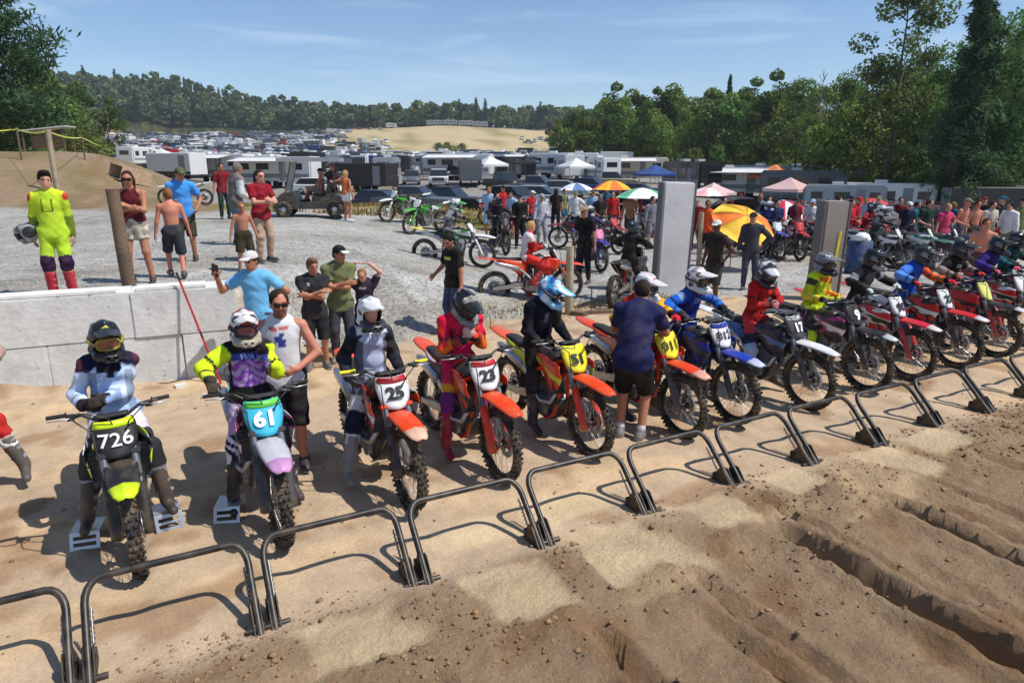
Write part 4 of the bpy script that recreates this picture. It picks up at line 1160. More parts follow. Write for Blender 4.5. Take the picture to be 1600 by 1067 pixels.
lot_ = smooth(34, 38, W_ + 2 * nz1) * smooth(230, 330, U_ + 60 * nz2) + 0
mixc(LOT, np.clip(lot_, 0, 1)); mixc(LOT, smooth(24, 30, W_) * smooth(760, 860, U_))
mixc(np.array(lin((128, 118, 92))), smooth(50, 70, W_) * smooth(.05, .35, nz2) * .7)
hill_ = smooth(255, 285, W_ + 40 * nz2) * (1 - smooth(445, 460, W_)) * smooth(480, 540, U_) * smooth(900, 850, U_)
mixc(HILL, hill_); mixc(np.array(lin((120, 116, 66))), hill_ * smooth(.12, .4, nz1 + nz2) * .6)
wd_ = np.maximum(smooth(455, 480, W_), np.maximum(smooth(900, 1000, U_) * smooth(120, 140, W_), smooth(1180, 1300, U_ + 60 * nz2) * smooth(48, 56, W_)))
wd_ = np.maximum(wd_, smooth(412, 430, W_) * smooth(540, 480, U_)); wd_ = np.maximum(wd_, smooth(200, 130, U_) * smooth(48, 60, W_)); mixc(WOOD, wd_)
far_all = (W_ < -5) | (np.abs(L_) > 500); colr[far_all] = colr[far_all] * .5 + .5 * LOT
n0, n1 = GX.shape; idx = np.arange(n0 * n1).reshape(n0, n1)
quads = np.stack([idx[:-1, :-1], idx[1:, :-1], idx[1:, 1:], idx[:-1, 1:]], -1).reshape(-1, 4)
bm2 = bm_ * smooth(.05, .3, fbm(GX * .5, GY * .5, 3, 191)); mixc(np.array(lin((116, 106, 66))), bm2 * .5)
gme = mesh_np('ground', np.stack([GX, GY, GZ], -1).reshape(-1, 3), quads, True, colr.reshape(-1, 3))
ga = gme.attributes.new('gravel', 'FLOAT', 'POINT'); ga.data.foreach_set('value', np.clip(gm_ + smooth(34, 38, W_) * .4, 0, 1).astype(np.float32).ravel())
la = gme.attributes.new('loose', 'FLOAT', 'POINT'); la.data.foreach_set('value', np.clip(smooth(.1, -.5, GY) * nearm, 0, 1).astype(np.float32).ravel())
gmat = bpy.data.materials.new('sand_and_gravel'); gmat.use_nodes = True; nt = gmat.node_tree; bs = nt.nodes['Principled BSDF']; bs.inputs['Roughness'].default_value = .95; bs.inputs['Specular IOR Level'].default_value = .15
def N(t, **kw):
    n = nt.nodes.new(t)
    for k, v in kw.items(): n.inputs[k].default_value = v
    return n
def LK(a, b): nt.links.new(a, b)
tc = N('ShaderNodeTexCoord'); A1 = N('ShaderNodeAttribute'); A1.attribute_name = 'col'; A2 = N('ShaderNodeAttribute'); A2.attribute_name = 'gravel'; A3 = N('ShaderNodeAttribute'); A3.attribute_name = 'loose'
n1_ = N('ShaderNodeTexNoise', Scale=2.6, Detail=9, Roughness=.65); LK(tc.outputs['Object'], n1_.inputs['Vector'])
n2_ = N('ShaderNodeTexNoise', Scale=38, Detail=6, Roughness=.7); LK(tc.outputs['Object'], n2_.inputs['Vector'])
vo = N('ShaderNodeTexVoronoi', Scale=26, Randomness=1); LK(tc.outputs['Object'], vo.inputs['Vector'])
hs = N('ShaderNodeHueSaturation'); LK(A1.outputs['Color'], hs.inputs['Color'])
m1 = N('ShaderNodeMapRange'); m1.inputs['From Min'].default_value = .3; m1.inputs['From Max'].default_value = .7; m1.inputs['To Min'].default_value = .80; m1.inputs['To Max'].default_value = 1.16; LK(n1_.outputs['Fac'], m1.inputs['Value'])
m2 = N('ShaderNodeMapRange'); m2.inputs['From Min'].default_value = .3; m2.inputs['From Max'].default_value = .72; m2.inputs['To Min'].default_value = .82; m2.inputs['To Max'].default_value = 1.15; LK(n2_.outputs['Fac'], m2.inputs['Value'])
mm = N('ShaderNodeMath'); mm.operation = 'MULTIPLY'; LK(m1.outputs['Result'], mm.inputs[0]); LK(m2.outputs['Result'], mm.inputs[1])
sep = N('ShaderNodeSeparateColor'); LK(vo.outputs['Color'], sep.inputs['Color'])
m3 = N('ShaderNodeMapRange'); m3.inputs['To Min'].default_value = .62; m3.inputs['To Max'].default_value = 1.32; LK(sep.outputs['Red'], m3.inputs['Value'])
mg = N('ShaderNodeMix'); LK(A2.outputs['Fac'], mg.inputs['Factor']); mg.inputs['A'].default_value = 1.0; LK(m3.outputs['Result'], mg.inputs['B'])
mm2 = N('ShaderNodeMath'); mm2.operation = 'MULTIPLY'; LK(mm.outputs[0], mm2.inputs[0]); LK(mg.outputs['Result'], mm2.inputs[1])
LK(mm2.outputs[0], hs.inputs['Value']); LK(hs.outputs['Color'], bs.inputs['Base Color'])
vd = N('ShaderNodeMapRange'); vd.inputs['From Max'].default_value = .6; vd.inputs['To Min'].default_value = 1; vd.inputs['To Max'].default_value = 0; LK(vo.outputs['Distance'], vd.inputs['Value'])
n3_ = N('ShaderNodeTexNoise', Scale=14, Detail=9, Roughness=.72); LK(tc.outputs['Object'], n3_.inputs['Vector'])
mb = N('ShaderNodeMix'); LK(A2.outputs['Fac'], mb.inputs['Factor']); LK(n3_.outputs['Fac'], mb.inputs['A']); LK(vd.outputs['Result'], mb.inputs['B'])
bstr = N('ShaderNodeMapRange'); bstr.inputs['To Min'].default_value = .38; bstr.inputs['To Max'].default_value = 1.0; LK(A3.outputs['Fac'], bstr.inputs['Value'])
bu = N('ShaderNodeBump', Distance=.05); LK(bstr.outputs['Result'], bu.inputs['Strength']); LK(mb.outputs['Result'], bu.inputs['Height']); LK(bu.outputs['Normal'], bs.inputs['Normal'])
ground = ob('ground', gme, None, gmat); tag(ground, 'sandy start area running into grey gravel and a rising field', kind='structure')

# clods and small stones on the churned soil
ico = bmesh.new(); bmesh.ops.create_icosphere(ico, subdivisions=1, radius=1.0); iv = np.array([v.co[:] for v in ico.verts]); itri = np.array([[v.index for v in f.verts] for f in ico.faces]); ico.free()
def scatter_stones(name, pts, sizes, m, label, kind='stuff', flat=.65):
    n = len(pts); J = RNG.normal(0, .18, (n, len(iv), 3)); S_ = sizes[:, None, None]
    V = (iv[None] + J) * S_ * np.array([1, 1, flat]); a = RNG.random(n) * 6.28; ca, sa = np.cos(a)[:, None], np.sin(a)[:, None]
    X = V[..., 0] * ca - V[..., 1] * sa; Y = V[..., 0] * sa + V[..., 1] * ca; V = np.stack([X, Y, V[..., 2]], -1) + pts[:, None]
    F = (itri[None] + (np.arange(n) * len(iv))[:, None, None]).reshape(-1, 3)
    o = ob(name, mesh_np(name, V.reshape(-1, 3), F, False), None, m); tag(o, label, None, None, kind); return o
CLOD = mat('clod_soil', lin((142, 112, 80)), .95, var=.4, scale=3, bump=.5, bscale=60)
n = 17000; px_ = RNG.uniform(-.6, 11, n); py_ = -np.abs(RNG.gamma(1.6, .75, n)) + .05
keep = (fbm(px_ * 1.5, py_ * 1.5, 3, 201) + .25 * RNG.normal(size=n) > -.06) & (pad_mask(px_, py_) < .3); px_, py_ = px_[keep], py_[keep]
scatter_stones('soil_clods', np.stack([px_, py_, height(px_, py_) + .002], -1), np.clip(RNG.gamma(1.25, .0050, len(px_)), .0025, .024), CLOD, 'brown soil clods scattered over the churned ground beyond the gates')
n = 3500; px_ = RNG.uniform(-1.5, 11, n); py_ = RNG.uniform(-.1, 5.8, n); keep = fbm(px_ * 1.1, py_ * 1.1, 3, 301) + .2 * RNG.normal(size=n) > .10; px_, py_ = px_[keep], py_[keep]
scatter_stones('sand_crumbs', np.stack([px_, py_, height(px_, py_) + .001], -1), np.clip(RNG.gamma(1.4, .0045, len(px_)), .003, .022), CLOD, 'small crumbs of soil on the packed sand behind the gates')
STONE = mat('grey_stone', lin((164, 160, 153)), .9, var=.35, scale=2, bump=.4, bscale=50)
n = 5000; px_ = RNG.uniform(-2.5, 16, n); py_ = RNG.uniform(6.0, 13, n)
l_, w_ = lw(px_, py_); e_ = np.where(px_ < 7, 6.3, np.maximum(7.6 - (px_ - 8) * .33, 2.4)); keep = (py_ > e_ + .2 * RNG.normal(size=n)); px_, py_ = px_[keep], py_[keep]
scatter_stones('gravel_stones', np.stack([px_, py_, height(px_, py_) + .003], -1), np.clip(RNG.gamma(2.0, .006, len(px_)), .006, .032), STONE, 'loose grey gravel stones lying over the lot behind the wall')
# ------------------------------------------------------------------ starting gates
PIPE = mat('worn_black_pipe', (.022, .021, .020), .42, .15, var=.3, scale=9, dust=.22, spec=.5)
BRKT = mat('gate_bracket_steel', (.03, .029, .028), .5, .5, var=.3, dust=.35)
SPRG = mat('gate_spring_steel', (.30, .30, .31), .35, .8, dust=.3)
def gate_meshes():
    b = MB(); T = (.30, .41); w = .905; r = .10
    pts = []
    Y0 = -.13; yk = lambda z_: Y0 + (T[0] - Y0) * z_ / T[1]; pts += [(.0475, Y0 - .02, -.02), (.0475, yk(.13), .13), (.0475, yk(.27), .27)]
    for a in np.linspace(0, pi / 2, 6): pts.append((.0475 + r - r * cos(a), yk(T[1] - r + r * sin(a)), T[1] - r + r * sin(a)))
    for a in np.linspace(0, pi / 2, 6): pts.append((.0475 + w - r + r * sin(a), yk(T[1] - r + r * cos(a)), T[1] - r + r * cos(a)))
    pts += [(.0475 + w, yk(.27), .27), (.0475 + w, yk(.13), .13), (.0475 + w, Y0 - .02, -.02)]
    b.tube(pts, .0225, 10); hoop = b.mesh('gate_hoop')
    brk = []
    for x in (.052, .948):
        b = MB(); b.box((x, .02, .04), (.065, .16, .08))
        for dx_ in (-.026, .026): b.loft([[(x + dx_ + e_, yy, zz) for yy, zz in ((-.15, .0), (-.02, .15), (.03, .15), (.08, .0))] for e_ in (-.004, .004)], closed=True, cap=True, smooth=False)
        b.cyl((x - .036, .0, .10), (x + .036, .0, .10), .014, n=10); b.cyl((x - .036, -.09, .035), (x + .036, -.09, .035), .014, n=10); brk.append(b.mesh('hinge_bracket'))
    b = MB(); b.tube([(-.12, -.10, .012), (.0, -.105, .016), (.14, -.10, .012)], .020, 8); foot = b.mesh('base_bar')
    spr = []
    for x in (.075, .925):
        b = MB(); b.tube([(x + .010 * cos(t * 60), .0 + .20 * t + .010 * sin(t * 60), .06 + .20 * t) for t in np.linspace(0, 1, 48)], .0035, 4)
        b.cyl((x, -.02, .04), (x, .21, .28), .006, n=6); spr.append(b.mesh('return_spring'))
    return hoop, brk, foot, spr
GH, GB, GF, GS = gate_meshes()
ords = ['nearest the camera, cut by the left picture edge', 'in front of the black bike with yellow fender tip', 'in front of the cyan plated bike', 'in front of the orange bike with the white helmet rider', 'in front of the magenta rider', 'in front of the bowed blue helmet rider', 'in front of the bending man in navy', 'in front of the blue bike', 'in front of the white fendered bike', 'in front of the hi-vis rider on the purple bike', 'in front of the red bike with white streaks', 'farthest away, by the right picture edge']
for k in range(-1, 11):
    g = empty('starting_gate', (k + random.uniform(-.012, .012), random.uniform(-.02, .02), .0), random.uniform(-.012, .012), 'black pipe starting gate hoop ' + ords[k + 1], 'gate', 'starting gate hoops along the start line')
    ob('gate_hoop', GH, g, PIPE); ob('base_bar', GF, g, PIPE)
    for m_ in GB: ob('hinge_bracket', m_, g, BRKT)
    for m_ in GS: ob('return_spring', m_, g, SPRG)

# ------------------------------------------------------------------ retaining wall of concrete blocks
CONC = mat('block_concrete', lin((216, 216, 213)), .9, var=.11, scale=2.2, dust=.16, bump=.35, bscale=18)
_nt = CONC.node_tree; _b = _nt.nodes['Principled BSDF']; _src = _b.inputs['Base Color'].links[0].from_socket; _tc = [n for n in _nt.nodes if n.type == 'TEX_COORD'][0]
_sp = _nt.nodes.new('ShaderNodeTexNoise'); _sp.inputs['Scale'].default_value = 13; _sp.inputs['Detail'].default_value = 3; _nt.links.new(_tc.outputs['Object'], _sp.inputs['Vector'])
_mr = _nt.nodes.new('ShaderNodeMapRange'); _mr.inputs['From Min'].default_value = .66; _mr.inputs['From Max'].default_value = .72; _mr.inputs['To Max'].default_value = .7; _nt.links.new(_sp.outputs['Fac'], _mr.inputs['Value'])
_mx = _nt.nodes.new('ShaderNodeMixRGB'); _mx.inputs['Color2'].default_value = (.10, .09, .08, 1); _nt.links.new(_mr.outputs['Result'], _mx.inputs['Fac']); _nt.links.new(_src, _mx.inputs['Color1'])
_st = _nt.nodes.new('ShaderNodeTexNoise'); _st.inputs['Scale'].default_value = 1.7; _st.inputs['Detail'].default_value = 8; _st.inputs['Roughness'].default_value = .7; _nt.links.new(_tc.outputs['Object'], _st.inputs['Vector'])
_m2 = _nt.nodes.new('ShaderNodeMapRange'); _m2.inputs['From Min'].default_value = .5; _m2.inputs['From Max'].default_value = .75; _m2.inputs['To Max'].default_value = .55; _nt.links.new(_st.outputs['Fac'], _m2.inputs['Value'])
_mx2 = _nt.nodes.new('ShaderNodeMixRGB'); _mx2.inputs['Color2'].default_value = (.33, .29, .24, 1); _nt.links.new(_m2.outputs['Result'], _mx2.inputs['Fac']); _nt.links.new(_mx.outputs['Color'], _mx2.inputs['Color1']); _nt.links.new(_mx2.outputs['Color'], _b.inputs['Base Color'])
WA = np.array([-2.85, 6.04]); WB = np.array([1.62, 5.66]); wdir = (WB - WA) / np.linalg.norm(WB - WA); wang = math.atan2(wdir[1], wdir[0])
wall = empty('block_wall', (WA[0], WA[1], 0), wang, 'low retaining wall of stacked grey concrete blocks at the gravel edge', 'wall')
wl = np.linalg.norm(WB - WA)
def conc_block(x0, x1, z0, z1, d=.55):
    b = bmesh.new(); bmesh.ops.create_cube(b, size=1)
    for v in b.verts: v.co = Vector(((x0 + x1) / 2 + v.co.x * (x1 - x0 - .004), d / 2 + v.co.y * d, (z0 + z1) / 2 + v.co.z * (z1 - z0 - .004)))
    bmesh.ops.bevel(b, geom=list(b.edges), offset=.010, segments=2, affect='EDGES')
    for v in b.verts: v.co += Vector((random.uniform(-.003, .003), random.uniform(-.004, .004), random.uniform(-.003, .003)))
    me = bpy.data.meshes.new('concrete_block'); b.to_mesh(me); b.free(); o = ob('concrete_block', me, wall, CONC); o.rotation_euler = (0, 0, random.uniform(-.004, .004)); return o
tops = [0, 1.55, wl - 1.26, wl]; bots = [0, .85, 2.25, wl - .72, wl]
for a, c in zip(tops[:-1], tops[1:]): conc_block(a, c, .60, 1.20)
for a, c in zip(bots[:-1], bots[1:]): conc_block(a, c, -.06, .60, .58)
LITTOP = mat('sunlit_top_white', lin((232, 230, 224)), .7, var=.08, dust=.25)  # white strips put the sun's brightness on the block tops into colour
for a, c in ((.3, 1.5), (1.72, 3.08), (3.30, 4.12)):
    b = MB(); b.box(((a + c) / 2, .17, 1.225), (c - a, .30, .035), Matrix.Rotation(random.uniform(-.01, .01), 3, 'Z')); ob('sunlit_top_strip', b.mesh('sunlit_top_strip'), wall, LITTOP)

# red pole leaning on the wall
b = MB(); p0 = Vector((1.27, 5.22, gzd(1.27, 5.22))); p1 = Vector((.93, 5.72, 1.42)); b.cyl(p0, p1, .014, n=8); b.cyl(p0.lerp(p1, .93), p1, .016, n=8, mi=1)
o = ob('red_pole', b.mesh('red_pole'), None, [mat('red_paint', lin((176, 34, 34)), .5, dust=.2), BLACKP]); tag(o, 'thin red pole leaning against the concrete wall', 'pole')

# ------------------------------------------------------------------ posts and slabs
WOODM = mat('weathered_wood', lin((112, 92, 74)), .85, var=.3, scale=3, bump=.6, bscale=25)
WOODP = mat('pale_wood', lin((168, 152, 126)), .85, var=.25, scale=3, bump=.5, bscale=25)
def post(name, label, x, y, hgt, r, m, lean=(0, 0), dz=-.1, sub=0.0):
    z = gz(x, y); b = MB(); n = 14; pts = [(0, 0, dz)] + [(lean[0] * t * hgt, lean[1] * t * hgt, t * hgt) for t in (.25, .5, .75, 1.0)]
    b.tube(pts, [r * 1.06, r * 1.02, r, r * .97, r * .95], n); me = b.mesh(name)
    for v in me.vertices: v.co.x += random.uniform(-.004, .004); v.co.y += random.uniform(-.004, .004)
    o = ob(name, me, None, m); o.location = (x, y, z); tag(o, label, 'post'); return o
post('wooden_post', 'thick brown wooden post standing behind the concrete wall', .36, 6.75, 1.40, .085, WOODM, (-.03, 0))
post('wooden_post', 'weathered squat wooden post in front of the red parked bike', 7.52, 6.55, 1.28, .075, WOODP)
b = MB(); b.box((7.62, 6.35, .05), (.16, .28, .09), Matrix.Rotation(.4, 3, 'Z')); b.box((8.0, 6.33, .04), (.62, .10, .07), Matrix.Rotation(-.25, 3, 'Z')); o = ob('timber_scrap', b.mesh('timber_scrap'), None, WOODM); tag(o, 'short timber offcuts lying at the foot of the weathered post', 'timber')
b = MB(); b.cyl((8.02, 6.55, 0), (8.04, 6.56, .48), .012, n=6); o = ob('steel_stake', b.mesh('steel_stake'), None, mat('rusty_steel', lin((90, 66, 50)), .8, .3, dust=.2)); tag(o, 'thin rusty stake standing beside the weathered post', 'stake')
GREYS = mat('grey_board', lin((222, 221, 220)), .75, var=.10, scale=1.5, dust=.12, bump=.12, bscale=10)
DKS = mat('dark_side_board', lin((104, 102, 104)), .8, var=.15, dust=.2)
def monolith(name, label, x, y, rz, wd, dp, hgt, m, stripe=False, tilt=0.0):
    t = empty(name, (x, y, gz(x, y) - .03), rz, label, 'pillar'); t.rotation_euler = (0, tilt, rz)
    b = bmesh.new(); bmesh.ops.create_cube(b, size=1)
    for v in b.verts: v.co = Vector((v.co.x * wd * (.96 if v.co.z < 0 else 1.02), v.co.y * dp, hgt / 2 + v.co.z * hgt))
    bmesh.ops.bevel(b, geom=list(b.edges), offset=.03, segments=2, affect='EDGES'); me = bpy.data.meshes.new('shaft'); b.to_mesh(me); b.free(); ob('shaft', me, t, m)
    b = MB(); b.box((wd / 2 + .022, 0, hgt / 2), (.03, dp * .96, hgt * .99)); b.box((-wd / 2 - .022, 0, hgt / 2), (.03, dp * .96, hgt * .99)); ob('edge_board', b.mesh('edge_board'), t, DKS)
    if stripe:
        b = MB(); b.box((wd * .20, -dp / 2 - .006, hgt * .50), (.05, .012, hgt * .42), Matrix.Rotation(.05, 3, 'Y')); ob('yellow_strip', b.mesh('yellow_strip'), t, mat('yellow_strip', lin((226, 214, 60)), .6))
    return t
monolith('grey_pillar', 'tall pale grey rectangular pillar standing behind the riders', 10.82, 7.55, -.46, .66, .42, 2.42, GREYS, tilt=.025)
monolith('grey_pillar', 'tall brownish grey pillar with a yellow strip behind the hi-vis rider', 12.95, 5.25, -.50, .46, .40, 2.05, mat('brown_grey_board', lin((158, 150, 142)), .8, var=.2, scale=1.2, dust=.25), True, .02)
b = MB(); b.cyl((0, 0, 0), (0, 0, 1.5), .06, n=10); o = ob('wooden_post', b.mesh('wooden_post'), None, WOODP); o.location = (13.6, 9.6, gz(13.6, 9.6)); tag(o, 'slim pale post beside the open yellow umbrella', 'post')

# ------------------------------------------------------------------ aluminium starting blocks
ALUB = mat('brushed_aluminium', (.62, .62, .63), .35, .75, var=.1, dust=.25)
def start_block(label, x, y, rz, hh=.13):
    t = empty('starting_block', (x, y, gzd(x, y) - .005), rz, label, 'block', 'aluminium starting blocks under the riders')
    b = MB(); w, d = .20, .27
    b.add([(-d / 2, -w / 2, hh), (d / 2 - .05, -w / 2, hh), (d / 2 - .05, w / 2, hh), (-d / 2, w / 2, hh), (-d / 2, -w / 2, hh - .008), (d / 2 - .05, -w / 2, hh - .008), (d / 2 - .05, w / 2, hh - .008), (-d / 2, w / 2, hh - .008)], [(0, 1, 2, 3), (7, 6, 5, 4), (0, 4, 5, 1), (1, 5, 6, 2), (2, 6, 7, 3), (3, 7, 4, 0)])
    ob('top_plate', b.mesh('top_plate'), t, ALUB)
    b = MB(); R = Matrix.Rotation(-.38, 3, 'Y')
    for z0, z1 in ((.0, .03), (.055, .075), (.10, .128)):
        zm = (z0 + z1) / 2; b.box((d / 2 - .002 - zm * .38, 0, zm), (.008, w, z1 - z0), R)
    for yy in (-w / 2 + .012, w / 2 - .012): b.box((d / 2 - .002 - .065 * .38, yy, .065), (.010, .024, .13), R)
    ob('front_grille', b.mesh('front_grille'), t, ALUB)
    b = MB(); b.box((-d / 2 + .01, 0, hh / 2), (.008, w, hh)); b.box((0, -w / 2 + .006, hh / 2), (d * .6, .006, hh * .8)); ob('frame', b.mesh('block_frame'), t, ALUB)
    return t
start_block('aluminium starting block in shadow at the left boot of the black bike', -.04, 1.62, -1.75)
start_block('aluminium starting block in sunlight beside the front wheel of the black bike', .50, 1.62, -1.45)
start_block('tilted aluminium starting block beside the cyan plated bike', .96, 1.52, -1.9)

# small litter
b = MB(); b.box((0, 0, .02), (.14, .09, .04), Matrix.Rotation(.3, 3, 'Z')); o = ob('crumpled_wrapper', b.mesh('crumpled_wrapper'), None, mat('white_litter', (.7, .7, .68), .7, dust=.2)); o.location = (.80, 5.35, gzd(.8, 5.35)); tag(o, 'small white litter on the sand below the wall', 'litter')
b = MB(); b.sphere((0, 0, .03), .032, 10); o = ob('white_ball', b.mesh('white_ball'), None, MATS['white_litter']); o.location = (1.03, 4.7, gzd(1.03, 4.7)); tag(o, 'tiny white ball lying on the sand near the wall', 'ball')
# ------------------------------------------------------------------ riders on the line
C_ = lin
NAVY = C_((22, 28, 58)); LBLUE = C_((176, 200, 236)); PALE = C_((206, 210, 222)); GREY = C_((110, 112, 120)); DGREY = C_((48, 48, 54)); LIME = C_((206, 226, 40)); PURP = C_((150, 80, 190)); LILAC = C_((206, 170, 226)); MAG = C_((196, 24, 84)); ORG = C_((236, 130, 30)); REDJ = C_((186, 28, 30)); TEAL = C_((20, 90, 110)); BLK = (.012, .012, .0145); OLIVE = C_((110, 116, 78)); WHT = (.72, .72, .72); PINK = C_((226, 90, 170)); CYAN = C_((60, 186, 216)); BLUJ = C_((26, 74, 178)); SKY = C_((92, 166, 220)); MAROON = C_((110, 20, 30)); KHAKI = C_((186, 162, 128)); DENIM = C_((86, 106, 140))

def seat_pose(**k):
    p = dict(s=.88, leg=1.10, pelvis=(-.84, 0, .945), shw=.86, lean=.12, elbowL=(-.8, .35, -.5), elbowR=(-.8, -.35, -.5), footL=(-.66, .24, .14), footR=(-.66, -.24, .14), heel=-.04, kneeL=(1, .35, 0), kneeR=(1, -.35, 0), toeL=.15, toeR=-.15)
    p.update(k); return p
def grip(side):   # hand on the bar
    return {'hand' + side: (-.545, .322 if side == 'L' else -.322, 1.165), 'hdir' + side: (1, .05, -.25), 'hnorm' + side: (.1, 0, 1), 'curl' + side: .85, 'elbow' + side: (-.6, .8 if side == 'L' else -.8, -.25)}
def gear(top, bottom, boots, gloves, helmet, **k):
    cf = top['cfg']; dk = tuple(.35 * v + .004 for v in cf.get('default', (.1, .1, .1)))
    for l_ in ('fa', 'faL', 'faR'):
        c = cf.get(l_, cf.get('default') if l_ == 'fa' and 'faL' not in cf else None)
        if c is not None and not isinstance(c, list): cf[l_] = [(.50, c), (.58, dk), (.86, c), (9, BLK)]
    for l_ in ('ua', 'uaL', 'uaR'):
        c = cf.get(l_, cf.get('default') if l_ == 'ua' and 'uaL' not in cf else None)
        if c is not None and not isinstance(c, list): cf[l_] = [(.62, c), (.72, dk), (9, c)]
    top['deco'] = [('side', dk)] + list(top.get('deco', ()))
    f = dict(gear=True, skin='fair', top=dict(name='jersey', e=.014, loose=.007, wr=.0075, hem=.07, collar=True, **top), bottom=dict(name='riding_trousers', e=.018, len=1.55, knee=True, wr=.0065, **bottom), boots=dict(tall=True, cfg=boots), gloves=gloves, helmet=dict(s=1.0, **helmet)); f.update(k); return f
def bt(c, buckle=(.3, .3, .3), sole=(.03, .03, .03)): return {'default': c, 'shaft': c, 'foot': c, 'sole': sole, 'buckle': buckle}

def rider(label, bx, by, heading, pose, fit, h=.016, z=0.0):
    return build_person(label, (bx, by, z), heading, pose, fit, h)

H0 = -pi / 2
BK = {}
def line_bike(k, label, x, y=1.05, dh=0.0, tilt=0.0, **S):
    BK[k] = (x, y, H0 + dh); return motorcycle(label, (x, y, gzd(x, y) - .012), H0 + dh, dict(key='line%s' % k, **S), 'race bikes lined up behind the gate', tilt=tilt)
O2 = C_((232, 70, 20))
line_bike(0, 'red and white bike at the left picture edge', -.98, 2.3, plastic=RED, front=RED, plate=WHITE, g2=WHITE, g3=BLK, rear=WHITE, frame=RED)
line_bike(1, 'black bike with yellow fender tip and black plate', .30, 1.03, dh=.06, tilt=.03, plastic=BLACK, plate=BLACK, num='726', numc=(.8, .8, .8), nsize=.150, g2=WHITE, g3=HIVIS, tip=HIVIS, band=HIVIS, guard=BLACK, rim=(.3, .3, .3))
line_bike(2, 'black and white bike with cyan number plate and pink trim', 1.26, .93, dh=.03, plastic=C_((60, 60, 66)), front=C_((190, 190, 196)), shroud=C_((40, 40, 44)), g2=PINK, g3=WHITE, plate=CYAN, band=C_((96, 200, 70)), num='61', numc=(.85, .9, .9), nsize=.17, tip=C_((206, 150, 200)), guard=C_((60, 60, 66)), side=C_((120, 190, 220)))
line_bike(3, 'orange bike with yellow grip ridden by the white helmet rider', 2.31, .97, dh=.03, plastic=O2, plate=WHITE, band=C_((170, 30, 40)), num='25', g2=BLK, g3=WHITE, guard=BLACK, frame=BLK, rim=(.02, .02, .02), grip=YEL, tip=C_((240, 190, 160)), side=WHITE, clamp=C_((180, 60, 20)))
line_bike(4, 'orange bike with orange fork guards and red edged plate', 3.24, 1.10, dh=.04, plastic=O2, plate=WHITE, band=C_((190, 40, 50)), num='23', g2=C_((210, 40, 20)), g3=BLK, guard=C_((226, 50, 16)), frame=O2, side=WHITE, rear=C_((236, 80, 40)))
line_bike(5, 'orange bike with yellow plate ridden by the bowed blue helmet rider', 4.25, 1.13, dh=.06, plastic=O2, plate=YEL, num='51', numc=C_((30, 44, 30)), g2=C_((200, 40, 16)), g3=C_((210, 220, 60)), guard=C_((220, 50, 16)), frame=O2, side=C_((190, 200, 50)), rear=C_((236, 90, 50)))
line_bike(6, 'orange bike with yellow plate behind the bending man in navy', 5.38, 1.07, dh=.05, plastic=C_((228, 66, 24)), plate=YEL, num='011', numc=C_((40, 40, 20)), g2=BLK, g3=C_((240, 150, 120)), guard=C_((70, 66, 64)), frame=C_((200, 60, 20)), tip=C_((240, 170, 150)), rim=(.02, .02, .02), clamp=RED)
line_bike(7, 'blue bike with pale fender tip in the line', 6.12, 1.05, dh=.05, plastic=BLUE, plate=WHITE, band=BLUE, num='812', numc=C_((20, 22, 40)), nsize=.14, g2=BLK, g3=C_((60, 80, 90)), guard=BLACK, frame=BLK, tip=C_((200, 206, 230)), rim=(.02, .02, .03))
line_bike(8, 'white fendered dark bike ridden by the rider in plain red', 7.28, 1.02, dh=.06, plastic=WHITE, plate=C_((60, 60, 64)), num='17', numc=(.85, .85, .85), band=C_((190, 190, 190)), g2=BLK, g3=C_((70, 110, 170)), shroud=NAVY, guard=C_((60, 60, 60)), frame=C_((80, 80, 84)), rim=(.02, .02, .02))
line_bike(9, 'black bike with purple graphics on its shroud', 8.45, 1.10, dh=.06, plastic=BLACK, plate=BLACK, num='9', numc=(.85, .85, .85), nsize=.19, g2=C_((170, 40, 110)), g3=WHITE, guard=BLACK, tip=C_((200, 205, 205)), rim=(.02, .02, .02))
line_bike(10, 'red bike with white streaks right of the purple and black bike', 9.38, 1.12, dh=.05, plastic=C_((206, 30, 50)), plate=WHITE, num='90', numc=C_((50, 40, 60)), g2=WHITE, g3=BLK, tip=(.8, .7, .7), guard=C_((190, 30, 40)), rim=(.02, .02, .02), frame=(.4, .4, .4))
line_bike(11, 'red bike ridden by the rider with blue and orange sleeves', 10.45, 1.12, dh=.05, plastic=C_((200, 24, 30)), plate=WHITE, num='22', numc=C_((20, 60, 50)), g2=BLK, g3=WHITE, tip=(.75, .72, .72), guard=C_((60, 20, 20)), rim=(.02, .02, .02), frame=(.4, .4, .4))
line_bike(12, 'black fendered bike with red guards and a yellow plate', 11.5, 1.15, dh=.05, plastic=BLACK, plate=C_((220, 220, 120)), g2=RED, g3=BLK, shroud=RED, tip=(.7, .7, .7), guard=C_((190, 24, 40)), rim=(.02, .02, .02))
line_bike(13, 'red and white bike at the right picture edge', 12.6, 1.2, dh=.05, plastic=C_((196, 24, 34)), plate=WHITE  , g2=WHITE, g3=BLK, guard=C_((190, 24, 40)), frame=(.4, .4, .4))

